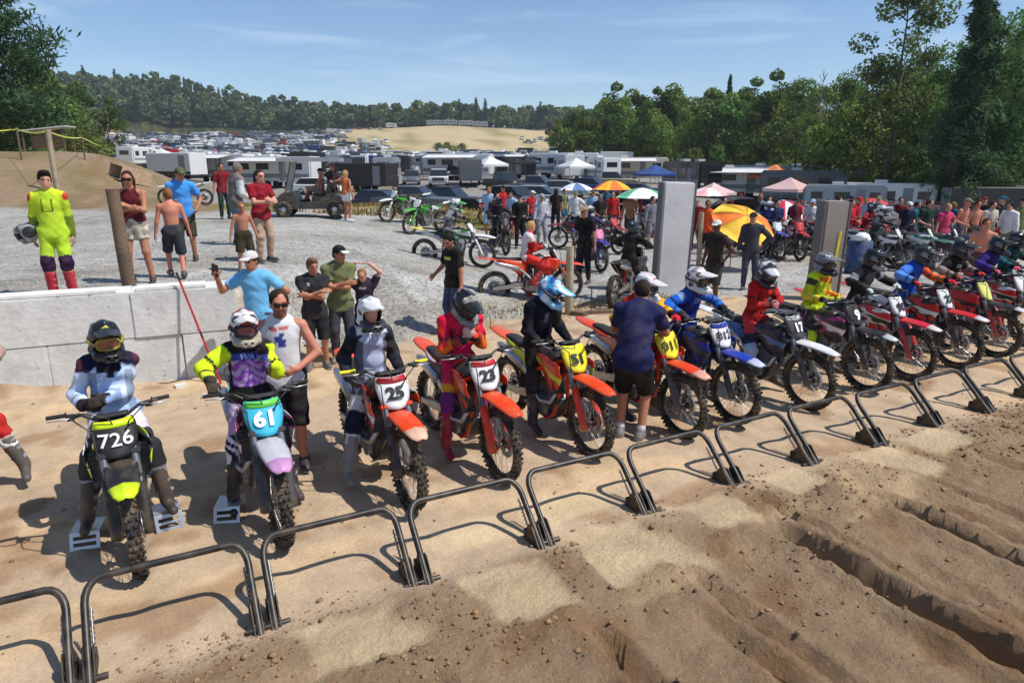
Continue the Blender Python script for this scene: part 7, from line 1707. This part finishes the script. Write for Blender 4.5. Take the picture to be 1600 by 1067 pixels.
CATN = dict(travel_trailer='camper', awning_trailer='camper', motorhome='motorhome', enclosed_trailer='trailer', box_truck='truck', pickup='pickup', car='car', canopy_tent='canopy')
def vehicle(kind, label, loc, rz, col, col2=None, group='vehicles parked in the field', sc=1.0):
    t = empty(kind, loc, rz, label, CATN[kind], group); t.scale = (sc, sc, sc); M = vmats(col, col2)
    for pn, me, mk in arch(kind): ob(pn, me, t, M[mk])
    return t
FARM = {}
def far_vehicle(kind, label, loc, rz, col, group):
    """too far to show its parts: one mesh"""
    key = kind
    if key not in FARM:
        b = MB(); slots = []
        for pn, me, mk in arch(kind):
            if mk not in slots: slots.append(mk)
            b.add([v.co for v in me.vertices], [tuple(p.vertices) for p in me.polygons], slots.index(mk))
        FARM[key] = (b.mesh('far_' + kind), slots)
    me, slots = FARM[key]; M = vmats(col); o = ob(kind, me, None, [M[k] for k in slots]); o.location = loc; o.rotation_euler = (0, 0, rz); return tag(o, label, CATN[kind], group)
FACE = TOCAM
def V_(kind, label, u, w, face, col, col2=None, sc=1.0):
    x, y, z = depth_at(u, w); return vehicle(kind, label, (x, y, z), FACE + face, col, col2, sc=sc)
V_('pickup', 'white pickup facing the camera on the field road', 687, 74, .08, 'white')
V_('travel_trailer', 'small silver camper seen end on left of the white pickup', 608, 78, .05, 'silver')
V_('enclosed_trailer', 'grey enclosed trailer right of the white pickup', 735, 76, .1, 'grey')
V_('pickup', 'blue pickup tucked behind the white pickup', 712, 86, .1, 'blue')
V_('enclosed_trailer', 'black ended trailer beside a white camper left of centre', 556, 84, pi - .15, 'black')
V_('travel_trailer', 'white camper beside the black ended trailer', 583, 88, -.3, 'white')
V_('canopy_tent', 'white canopy tent right of the grey trailer', 766, 78, .5, 'white')
V_('canopy_tent', 'white canopy tent before the green sided motorhome', 898, 76, .4, 'white')
V_('enclosed_trailer', 'black trailer right of the first white canopy', 800, 88, .9, 'black')
V_('motorhome', 'pale motorhome with green band behind the second canopy', 880, 94, 1.3, 'white', sc=1.0)
V_('pickup', 'dark grey pickup in front of the motorhome', 840, 66, 1.2, 'grey')
V_('car', 'silver car in front of the second canopy', 882, 64, 1.4, 'silver')
V_('box_truck', 'white box truck at the edge of the trees', 968, 118, 1.5, 'white')
V_('travel_trailer', 'white camper between canopy and box truck', 936, 84, .3, 'white')
V_('awning_trailer', 'cream camper with awning left of the pale pillar', 985, 88, 1.45, 'cream')
V_('motorhome', 'dark motorhome rising behind the pale pillar', 1075, 74, .2, 'black')
V_('awning_trailer', 'black and white camper with awning right of the pale pillar', 1150, 72, 1.3, 'white')
V_('motorhome', 'silver motorhome behind the pink canopy', 1205, 74, 1.25, 'silver')
V_('canopy_tent', 'orange canopy tent in front of the trees', 1205, 70, .6, 'orange', sc=1.2)
V_('motorhome', 'long dark roofed motorhome below the trees', 1265, 66, 1.15, 'grey')
V_('travel_trailer', 'silver camper behind the plain red umbrella', 1316, 56, 1.15, 'silver', sc=.92)
V_('travel_trailer', 'white camper at the right end of the row under the trees', 1384, 55, 1.15, 'white')
V_('canopy_tent', 'pale pink canopy tent left of the black umbrella', 1112, 50, .3, 'pink', sc=.75)
V_('canopy_tent', 'pink canopy tent behind the striped umbrella', 1230, 58, .7, 'pink', sc=1.0)
V_('enclosed_trailer', 'black trailer at the right edge under the trees', 1548, 50, 1.3, 'black')
V_('enclosed_trailer', 'grey trailer at the right edge beyond the black one', 1640, 52, 1.25, 'grey')
V_('awning_trailer', 'long white camper with awning above the buggy', 440, 72, 1.35, 'white')
V_('awning_trailer', 'white camper with awning left of the long one', 345, 78, 1.35, 'white')
V_('enclosed_trailer', 'white trailer near the crate on the berm', 285, 74, 1.2, 'white')
V_('car', 'dark car just beyond the grass crest on the left', 600, 47, 1.3, 'navy')
V_('pickup', 'dark pickup just beyond the grass crest', 650, 46, 1.35, 'grey')
V_('pickup', 'black pickup just beyond the grass crest on the right', 702, 50, 1.2, 'black')
V_('car', 'black car near the hooded man', 805, 46, .8, 'grey')
V_('car', 'silver car on the field road by the crowd', 845, 50, 1.2, 'silver')
for kd_, lb_, u_, w_, f_, c_ in (('car', 'white car on the field road left of the black ended trailer', 500, 66, 1.4, 'white'), ('pickup', 'silver pickup beside the black ended trailer', 532, 70, .3, 'silver'), ('enclosed_trailer', 'low black trailer left of the silver camper', 575, 70, 1.2, 'black'), ('car', 'grey car between camper and pickup', 645, 76, .1, 'grey'), ('pickup', 'black pickup right of the first canopy', 790, 70, .6, 'black'), ('car', 'blue car right of the second canopy', 925, 68, 1.0, 'blue'), ('pickup', 'tan pickup beside the white camper by the box truck', 955, 74, 1.3, 'tan'), ('canopy_tent', 'blue canopy tent beside the cream camper', 1020, 70, .4, 'blue'), ('box_truck', 'grey box truck left of the silver camper', 580, 96, .6, 'grey'), ('car', 'dark blue car in front of the cream camper', 1000, 62, 1.2, 'navy')): V_(kd_, lb_, u_, w_, f_, c_)
V_('pickup', 'red pickup behind the white camper', 470, 88, .4, 'red')
V_('canopy_tent', 'small canopy tent with a yellow banner on the left', 300, 84, .2, 'tan')
_o1 = 'first second third fourth fifth sixth seventh eighth ninth tenth eleventh twelfth thirteenth fourteenth fifteenth sixteenth seventeenth eighteenth nineteenth twentieth'.split()
ORD = _o1 + ['twenty-' + q for q in _o1[:9]] + ['thirtieth'] + ['thirty-' + q for q in _o1[:9]] + ['fortieth']
# the packed rows beyond
rr = random.Random(5); taken = []
far_lab = dict(travel_trailer='distant camper in the packed rows of the field', awning_trailer='distant camper with awning in the packed rows', motorhome='distant motorhome in the packed rows of the field', enclosed_trailer='distant enclosed trailer in the packed rows', box_truck='distant box truck in the packed rows', pickup='distant pickup in the packed rows of the field', car='distant car in the packed rows of the field', canopy_tent='distant canopy tent in the packed rows')
nfar = 0
SB = MB(); SSL = ['body', 'body2', 'roof', 'trim', 'glass', 'dark', 'tyre', 'lamp', 'tail']; SCOL = ['white', 'silver', 'grey', 'black', 'red', 'blue']
def stuff_vehicle(kind, loc, rz, col):
    c_, s_ = cos(rz), sin(rz)
    for pn, me, mk in arch(kind):
        if mk in ('tyre', 'lamp', 'tail'): continue
        mi = SCOL.index(col) if mk in ('body', 'body2') else 6 + ['roof', 'trim', 'glass', 'dark'].index(mk)
        SB.add([(loc[0] + v.co.x * c_ - v.co.y * s_, loc[1] + v.co.x * s_ + v.co.y * c_, loc[2] + v.co.z) for v in me.vertices], [tuple(p.vertices) for p in me.polygons], mi)
for w in list(np.arange(88, 208, 9.5)) + list(np.arange(212, 412, 9.0)):
    single = w < 210; u = 185 + rr.uniform(0, 30)
    umax = (600 if w > 262 else 880) if w > 130 else 905
    if w > 330: umax = 540
    while u < umax:
        kind = rr.choices(list(far_lab), [3.6, 2.0, 1.6, 3, 1.4, 5.5, 7, 4.5])[0]
        col = rr.choices(['white', 'silver', 'cream', 'grey', 'black', 'red', 'blue', 'tan', 'navy'], [8, 2.5, 2, 2.6, 3.4, .8, 1.0, .8, 1.2])[0] if single else rr.choices(SCOL, [9, 4, 3.5, 4, .6, .9])[0]
        ln = dict(travel_trailer=7, awning_trailer=9, motorhome=9.5, enclosed_trailer=7, box_truck=7.5, pickup=6, car=5, canopy_tent=3.6)[kind]
        face = rr.choice([0, 1.35, pi, 1.4, -1.7]) + rr.uniform(-.15, .15)
        wid = ln * abs(sin(face)) + 2.6 * abs(cos(face)); step = (wid + rr.uniform(.2, 3.2 if w < 130 else 4.2)) / w * FOC
        l_ = (u + step / 2 - 800) / FOC * w * .985; wj = w + rr.uniform(-2.5, 2.5); x, y = xy_lw(l_, wj); u += step; z = gz(x, y)
        if single:
            if nfar > 285: continue
            band = 'near' if w < 120 else ('middle' if w < 160 else 'farther'); third = 'left' if u < 380 else ('left centre' if u < 540 else ('right centre' if u < 710 else 'right'))
            far_vehicle(kind, 'distant %s %s in the %s packed rows, %s part of the field' % (col, CATN[kind], band, third), (x, y, z), FACE + face, col, 'vehicles packed in the far field'); nfar += 1
        else: stuff_vehicle(kind, (x, y, z), FACE + face, col)
fo = ob('packed_vehicles', SB.mesh('packed_vehicles'), None, [PAINT[c] for c in SCOL] + [ROOFW, TRIM, GLASS_D, MATS['black_plastic']]); tag(fo, 'tightly packed mass of vehicles in the farthest rows of the field', None, None, 'stuff')
for ih, u in enumerate(list(range(505, 620, 16)) + list(range(815, 885, 10))):
    kind = rr.choice(['car', 'pickup', 'travel_trailer', 'car']); x, y, z = depth_at(u, (432 if u < 700 else 350) + rr.uniform(-12, 12)); far_vehicle(kind, 'tiny vehicle on the brow of the sandy hill, %s from the left' % ORD[ih], (x, y, z), FACE + rr.uniform(0, 3), rr.choice(['white', 'white', 'silver', 'grey', 'red']), 'vehicles on the sandy hill')
for ih, u in enumerate((682, 706, 730, 752)): x, y, z = depth_at(u, 440); far_vehicle('motorhome', 'tiny long trailer on top of the sandy hill, %s from the left' % ORD[ih], (x, y, z), FACE + pi / 2, 'silver', 'long trailers on the sandy hill')

# ------------------------------------------------------------------ trees
def leaf_mat(name, c, var=.35):
    m = bpy.data.materials.new(name); m.use_nodes = True; nt = m.node_tree; nt.nodes.clear()
    out = nt.nodes.new('ShaderNodeOutputMaterial'); mix = nt.nodes.new('ShaderNodeMixShader'); mix.inputs['Fac'].default_value = .36
    d = nt.nodes.new('ShaderNodeBsdfPrincipled'); d.inputs['Roughness'].default_value = .6; d.inputs['Specular IOR Level'].default_value = .25; t = nt.nodes.new('ShaderNodeBsdfTranslucent')
    at_ = nt.nodes.new('ShaderNodeAttribute'); at_.attribute_name = 'col'; oi = nt.nodes.new('ShaderNodeObjectInfo')
    hs = nt.nodes.new('ShaderNodeHueSaturation'); mr = nt.nodes.new('ShaderNodeMapRange'); mr.inputs['To Min'].default_value = .75; mr.inputs['To Max'].default_value = 1.3; nt.links.new(oi.outputs['Random'], mr.inputs['Value']); nt.links.new(mr.outputs['Result'], hs.inputs['Value'])
    mr2 = nt.nodes.new('ShaderNodeMapRange'); mr2.inputs['To Min'].default_value = .475; mr2.inputs['To Max'].default_value = .52; nt.links.new(oi.outputs['Random'], mr2.inputs['Value']); nt.links.new(mr2.outputs['Result'], hs.inputs['Hue'])
    nt.links.new(at_.outputs['Color'], hs.inputs['Color']); nt.links.new(hs.outputs['Color'], d.inputs['Base Color']); nt.links.new(hs.outputs['Color'], t.inputs['Color'])
    nt.links.new(d.outputs[0], mix.inputs[1]); nt.links.new(t.outputs[0], mix.inputs[2]); nt.links.new(mix.outputs[0], out.inputs['Surface']); MATS[name] = m; return m
LEAF = leaf_mat('leaves', None); BARK = mat('bark', C_((86, 72, 60)), .9, var=.3, scale=4, bump=.6, bscale=12); BARKL = mat('pale_bark', C_((130, 118, 104)), .9, var=.3, scale=4)
def leaf_cards(P, size, nrm_, rng, col, thin=.42):
    n = len(P); a = rng.normal(size=(n, 3)); a = a + nrm_ * .6; a /= np.linalg.norm(a, axis=1, keepdims=True)
    t = np.cross(a, rng.normal(size=(n, 3))); t /= np.linalg.norm(t, axis=1, keepdims=True); b = np.cross(a, t); s = size * rng.uniform(.6, 1.35, (n, 1))
    V = np.stack([P - t * s * .6, P + b * s * thin + t * s * .1 + a * s * .12, P + t * s * .7, P - b * s * thin + t * s * .1 + a * s * .12], 1).reshape(-1, 3)
    return V, np.arange(n * 4).reshape(-1, 4), np.repeat(col, 4, 0)
def crown_decid(H, R, n, size, rng, base, low=.3, blobs=16):
    Ps = []; Ns = []; Cs = []
    for k in range(blobs):
        z = H * (low + (1 - low) * rng.uniform(.05, .93)); f = math.sin(pi * min(max((z / H - low * .75) / (1.04 - low * .75), .02), .98)) ** .7; a = rng.uniform(0, 6.28); r = R * f * rng.uniform(.25, .85)
        c = np.array([r * cos(a), r * sin(a), z]); br = R * rng.uniform(.28, .50) * (.6 + .4 * f); m = int(n / blobs)
        d = rng.normal(size=(m, 3)); d /= np.linalg.norm(d, axis=1, keepdims=True); rad = rng.uniform(.35, 1, (m, 1)) ** .5 * (1 + .18 * np.sin(d[:, :1] * 5 + k) * np.sin(d[:, 1:2] * 6 + k))
        p = c + d * rad * br * np.array([1, 1, .78]); Ps.append(p); Ns.append(d); tone = rng.uniform(.7, 1.35) * (1 + rng.normal(0, .18, (m, 1)))
        Cs.append(np.clip(np.array(base) * tone * np.array([rng.uniform(.85, 1.2), 1, rng.uniform(.8, 1.1)]), .004, .5))
    return leaf_cards(np.concatenate(Ps), size, np.concatenate(Ns), rng, np.concatenate(Cs))
def crown_conifer(H, R, n, size, rng, base, low=.12, whorls=18, droop=.1, tufted=False):
    Ps = []; Cs = []; per = max(1, n // (whorls * 6))
    for k in range(whorls):
        z = H * (low + (1 - low) * k / whorls); rr_ = R * (1 - (k / whorls) ** (1.6 if tufted else 1.0) * .95) * rng.uniform(.75, 1.15)
        for j in range(6):
            a = rng.uniform(0, 6.28); L = rr_ * rng.uniform(.6, 1.1); t = rng.uniform(.12, 1, per) ** (.5 if tufted else .7)
            p = np.c_[np.cos(a) * L * t, np.sin(a) * L * t, z + (.22 * L * t * t if tufted else -droop * L * t) + rng.normal(0, .04 * H / 10, per)]
            p[:, :2] += rng.normal(0, .13 * L, (per, 2)); p[:, 2] += rng.normal(0, size * .5, per); Ps.append(p); Cs.append(np.clip(np.array(base) * rng.uniform(.6, 1.3) * (1 + rng.normal(0, .2, (per, 1))), .004, .4))
    P = np.concatenate(Ps); return leaf_cards(P, size, np.tile([0, 0, .8], (len(P), 1)), rng, np.concatenate(Cs), .13)
def trunk_mesh(H, r, rng, limbs=7, top=.85, key='trunk'):
    b = MB(); pts = [(0, 0, -.3)]; x = y = 0
    for t in np.linspace(.1, top, 7): x += rng.normal(0, .012 * H); y += rng.normal(0, .012 * H); pts.append((x, y, H * t))
    b.tube(pts, [r * 1.25] + [r * (1 - .85 * t) for t in np.linspace(.1, 1, 7)], 8)
    for k in range(limbs):
        i = rng.integers(2, 7); p = Vector(pts[i]); a = rng.uniform(0, 6.28); L = H * rng.uniform(.14, .28); q = p + Vector((cos(a) * L * .8, sin(a) * L * .8, L * .55)); b.tube([p, p.lerp(q, .5) + Vector((0, 0, .04 * L)), q], [r * .32, r * .22, r * .08], 5, cap=False)
    return b.mesh(key)
def snag_mesh(H, r, rng):
    b = MB(); pts = [(.1 * sin(t * 5), .1 * cos(t * 4), H * t) for t in np.linspace(-.02, 1, 9)]; b.tube(pts, [r * (1.1 - t) for t in np.linspace(0, 1, 9)], 7)
    for k in range(34):
        t = rng.uniform(.3, .97); p = Vector((.1 * sin(t * 5), .1 * cos(t * 4), H * t)); a = rng.uniform(0, 6.28); L = H * .22 * (1.1 - t) * rng.uniform(.5, 1.2) + .3; q = p + Vector((cos(a) * L * .75, sin(a) * L * .75, L * .7)); b.tube([p, p.lerp(q, .5) + Vector((0, 0, -.05 * L)), q], [r * .28, r * .18, r * .05], 4, cap=False)
        for j in range(3):
            m = p.lerp(q, rng.uniform(.35, .9)); a2 = a + rng.uniform(-1.2, 1.2); L2 = L * rng.uniform(.25, .5); b.tube([m, m + Vector((cos(a2) * L2 * .6, sin(a2) * L2 * .6, L2 * .8))], [r * .12, r * .04], 3, cap=False)
    return b.mesh('snag')
TREES = {}
def tree_kind(kind, i):
    key = (kind, i)
    if key in TREES: return TREES[key]
    rng = np.random.default_rng(abs(hash(kind)) % 1000 * 0 + sum(map(ord, kind)) * 7 + i)
    G1 = lin((122, 146, 72)); G2 = lin((96, 124, 64)); G3 = lin((72, 98, 60))
    if kind == 'near': H, R = 15 + 2 * i, 4.2; cr = crown_decid(H, R, 15000, .20, rng, [G2, G1, G3][i % 3], .22, 24); tr = trunk_mesh(H, .22, rng)
    elif kind == 'thin': H, R = 17, 3.0; cr = crown_decid(H, R, 4600, .22, rng, G2, .40, 30); tr = trunk_mesh(H, .17, rng, 14, .95)
    elif kind == 'mid': H, R = 12 + 1.5 * i, 3.9; cr = crown_decid(H, R, 3600, .38, rng, [G1, G2, lin((88, 106, 48))][i % 3], .10, 20); tr = trunk_mesh(H, .2, rng, 5)
    elif kind == 'spruce': H, R = 17, 2.9; cr = crown_conifer(H, R, 13000, .44, rng, G3, .1, 30); tr = trunk_mesh(H, .2, rng, 0, .98)
    elif kind == 'pine': H, R = 17, 5.0; cr = crown_conifer(H, R, 24000, .40, rng, lin((64, 88, 56)), .10, 32, tufted=True); tr = trunk_mesh(H, .26, rng, 10, .97)
    elif kind == 'shrub': H, R = 2.6, 1.7; cr = crown_decid(H, R, 2600, .12, rng, [G1, lin((106, 122, 58)), G2][i % 3], .05, 12); tr = trunk_mesh(H, .05, rng, 4)
    else: H, R = 12, .1; cr = None; tr = snag_mesh(H, .12, rng)
    me = None if cr is None else mesh_np(kind + '_crown', cr[0], cr[1], False, cr[2])
    TREES[key] = (me, tr); return TREES[key]
def tree(kind, i, label, x, y, sc=1.0, name=None, group=None, z=None):
    me, tr = tree_kind(kind, i); t = empty(name or {'spruce': 'spruce_tree', 'pine': 'pine_tree', 'shrub': 'shrub', 'snag': 'dead_tree'}.get(kind, 'broadleaf_tree'), (x, y, gz(x, y) if z is None else z), random.random() * 6.28, label, 'shrub' if kind == 'shrub' else 'tree', group)
    t.scale = (sc * random.uniform(.9, 1.1), sc * random.uniform(.9, 1.1), sc)
    if me is not None: ob('crown', me, t, LEAF)
    ob('trunk', tr, t, BARK if kind != 'snag' else BARKL); return t
def T_(kind, i, label, u, w, sc=1.0, group=None): x, y, z = depth_at(u, w); return tree(kind, i, label, x, y, sc, None, group)
T_('pine', 0, 'large dark pine tree at the left picture edge', 0, 48, 1.25); T_('pine', 1, 'dark pine standing behind the large left pine', -95, 58, 1.15); T_('mid', 0, 'rounded green tree right of the left pine', 115, 92, .95); T_('mid', 1, 'bright green tree behind the white roofed shelter', 155, 100, .8); T_('mid', 2, 'green tree at the left end of the parked rows', 190, 118, .75); T_('mid', 1, 'dark green tree between pine and bright green tree', 70, 80, .9); T_('mid', 2, 'low green tree far left behind the berm', 15, 75, .7)
T_('shrub', 0, 'low green shrub behind the berm fence on the left', 60, 52, 1.3); T_('shrub', 1, 'low green shrub right of the shelter', 150, 56, 1.3); T_('shrub', 2, 'dark shrub below the left pine', 20, 50, 1.5)
T_('thin', 0, 'tall sparse tree with open crown against the sky', 1372, 60, 1.12); T_('spruce', 1, 'tall dark conifer with dense top near the right edge', 1490, 52, 1.15); T_('near', 0, 'broad dark tree reaching the top right corner', 1560, 54, 1.05); T_('snag', 0, 'bare dead tree left of the tall sparse tree', 1262, 66, 1.0); T_('spruce', 0, 'pointed spruce above the bright green tree wall', 1125, 128, .92)
wl_ = [('thin', 0), ('near', 0), ('near', 1), ('mid', 0), ('near', 2), ('thin', 1)]
_wt2 = sorted([(1235, 72), (1275, 80), (1305, 70), (1340, 76), (1385, 84), (1420, 66), (1450, 74), (1520, 66), (1580, 72), (1610, 62), (1640, 56), (1330, 95), (1405, 98), (1480, 92), (1560, 95), (1250, 98), (1690, 66), (1720, 58), (1430, 110), (1540, 112), (1300, 112), (1620, 90), (1465, 60), (1505, 76), (1600, 80), (1350, 64), (1395, 70), (1435, 88), (1525, 84), (1570, 62), (1660, 76), (1280, 66), (1320, 84), (1475, 104)])
for k, (u, w) in enumerate(_wt2):
    kd, i = wl_[k % len(wl_)]; sfac = .80 if u < 1345 else 1.0; T_(kd, i, 'shaded %s woodland tree in the wood at right, %s from its left end' % ({'thin': 'slender', 'near': 'broad', 'mid': 'bushy'}[kd], ORD[k]), u, w, sfac * (random.uniform(.72, .98) if kd != 'thin' else random.uniform(.75, 1.0)), 'trees of the wood at right')
for k in range(26): T_('shrub', k % 3, 'undergrowth shrub at the edge of the right wood, %s from the left' % ORD[k], 1235 + k * 17 + random.uniform(-10, 10), (random.uniform(78, 92) if k < 11 else random.uniform(54, 68)), random.uniform(1.0, 1.9), 'undergrowth along the right wood')
for k in range(46):
    u = 872 + (k % 23) * 16.5 + random.uniform(-8, 8); w = (135 if k < 23 else 160) + random.uniform(-8, 10) - (u - 900) * .10
    T_('mid', k % 3, '%s tree from the left in the %s row of the tree wall behind the campers' % (ORD[k % 23], 'front' if k < 23 else 'back'), u, w, random.uniform(.78, 1.06) * (1.0 if u > 930 else .84), 'wall of trees behind the campers')
for nm_, u, w, s_ in (('large round middle', 705, 262, 2.0), ('round left', 690, 268, 1.8), ('round right', 722, 270, 1.7)): T_('shrub', 1, nm_ + ' bush on the lower slope of the sandy hill', u, w, s_, 'bushes on the sandy hill')
# far wood on the hills: one mass
rng = np.random.default_rng(3); VV = []; QQ = []; CC = []; off = 0
protos = []
for i in range(6):
    cr = crown_decid(13, 5.6, 260, 1.7, rng, [lin((106, 132, 86)), lin((92, 120, 80)), lin((116, 140, 88))][i % 3], .02, 9) if i < 5 else crown_conifer(15, 3.2, 420, 1.6, rng, lin((64, 88, 62)), .05, 12)
    protos.append(cr)
for row, (w0, n_) in enumerate(((452, 120), (470, 110), (490, 105), (512, 105), (536, 100), (562, 95), (600, 90))):
    for k in range(n_):
        u = -330 + 1500 * (k + rng.uniform(0, 1)) / n_; w = w0 + rng.uniform(-9, 9)
        l = (u - 800) / FOC * w; x, y = xy_lw(l, w); V, Q, C2 = protos[rng.integers(0, 6) if rng.random() < .5 else rng.integers(0, 5)]; s_ = rng.uniform(.8, 1.25); a = rng.uniform(0, 6.28); R2 = rot_z(a)
        VV.append((x, y, V @ R2.T * s_, C2 * rng.uniform(.8, 1.2), Q))
xs = np.array([v[0] for v in VV]); ys = np.array([v[1] for v in VV]); zs = height(xs, ys, False); Vs = []; Cs2 = []; Qs = []
for (x, y, V, C2, Q), z in zip(VV, zs): Vs.append(V + np.array([x, y, z])); Cs2.append(C2); Qs.append(Q + off); off += len(V)
far = ob('far_wood', mesh_np('far_wood', np.concatenate(Vs), np.concatenate(Qs), False, np.concatenate(Cs2)), None, LEAF); tag(far, 'dense green wood covering the far hills', None, None, 'stuff')
# dry grass along the crest and the bank
n = 8000; rg = np.random.default_rng(8); uu = rg.uniform(380, 800, n); ww = rg.uniform(25, 34, n); ll = (uu - 800) / FOC * ww; px_ = CAMP[0] + RIGHT[0] * ll + FWD0[0] * ww; py_ = CAMP[1] + RIGHT[1] * ll + FWD0[1] * ww
px_ = np.r_[px_, rg.uniform(5.5, 10.5, 900)]; py_ = np.r_[py_, rg.normal(7.0, .25, 900)]
keep = fbm(px_ * .6, py_ * .6, 3, 501) > -.05; px_, py_ = px_[keep], py_[keep]; n = len(px_); P = np.stack([px_, py_, height(px_, py_)], -1); a = rg.uniform(0, 6.28, n); d = np.stack([np.cos(a), np.sin(a), 0 * a], -1); hh = np.where(py_ < 9, .08, .13)[:, None] * rg.uniform(.5, 1.3, (n, 1)); wv = .012 + .02 * (py_ > 9)[:, None]
V = np.stack([P - d * wv, P + d * wv, P + np.array([0, 0, 1]) * hh + np.roll(d, 1, 1) * hh * .35], 1).reshape(-1, 3); colg = np.repeat(np.where(rg.random((n, 1)) < .5, np.array([lin((126, 124, 62))]), np.array([lin((176, 154, 96))])), 3, 0)
o = ob('dry_grass', mesh_np('dry_grass', V, np.arange(3 * n).reshape(-1, 3), False, colg), None, LEAF); tag(o, 'dry grass tufts along the crest and gravel edge', None, None, 'stuff')
# thin summer haze over the whole place
HZ = bpy.data.materials.new('haze_air'); HZ.use_nodes = True; HZ.node_tree.nodes.clear(); ho = HZ.node_tree.nodes.new('ShaderNodeOutputMaterial'); hv = HZ.node_tree.nodes.new('ShaderNodeVolumePrincipled'); hv.inputs['Density'].default_value = .00026; hv.inputs['Color'].default_value = (.86, .92, 1, 1); hv.inputs['Anisotropy'].default_value = .2; HZ.node_tree.links.new(hv.outputs[0], ho.inputs['Volume'])
b = MB(); zlo = float(GZ.min()) - 1.0; zhi = max(float(GZ.max()) + 3, 95.0); b.box(((gx[0] + gx[-1]) / 2, (gy[0] + gy[-1]) / 2, (zlo + zhi) / 2), (gx[-1] - gx[0] + 40, gy[-1] - gy[0] + 40, zhi - zlo)); hz = ob('haze', b.mesh('haze'), None, HZ); tag(hz, 'thin pale haze over the whole field', None, None, 'stuff')
tb = bpy.data.scenes.get('text_bench')
if tb: bpy.data.scenes.remove(tb)
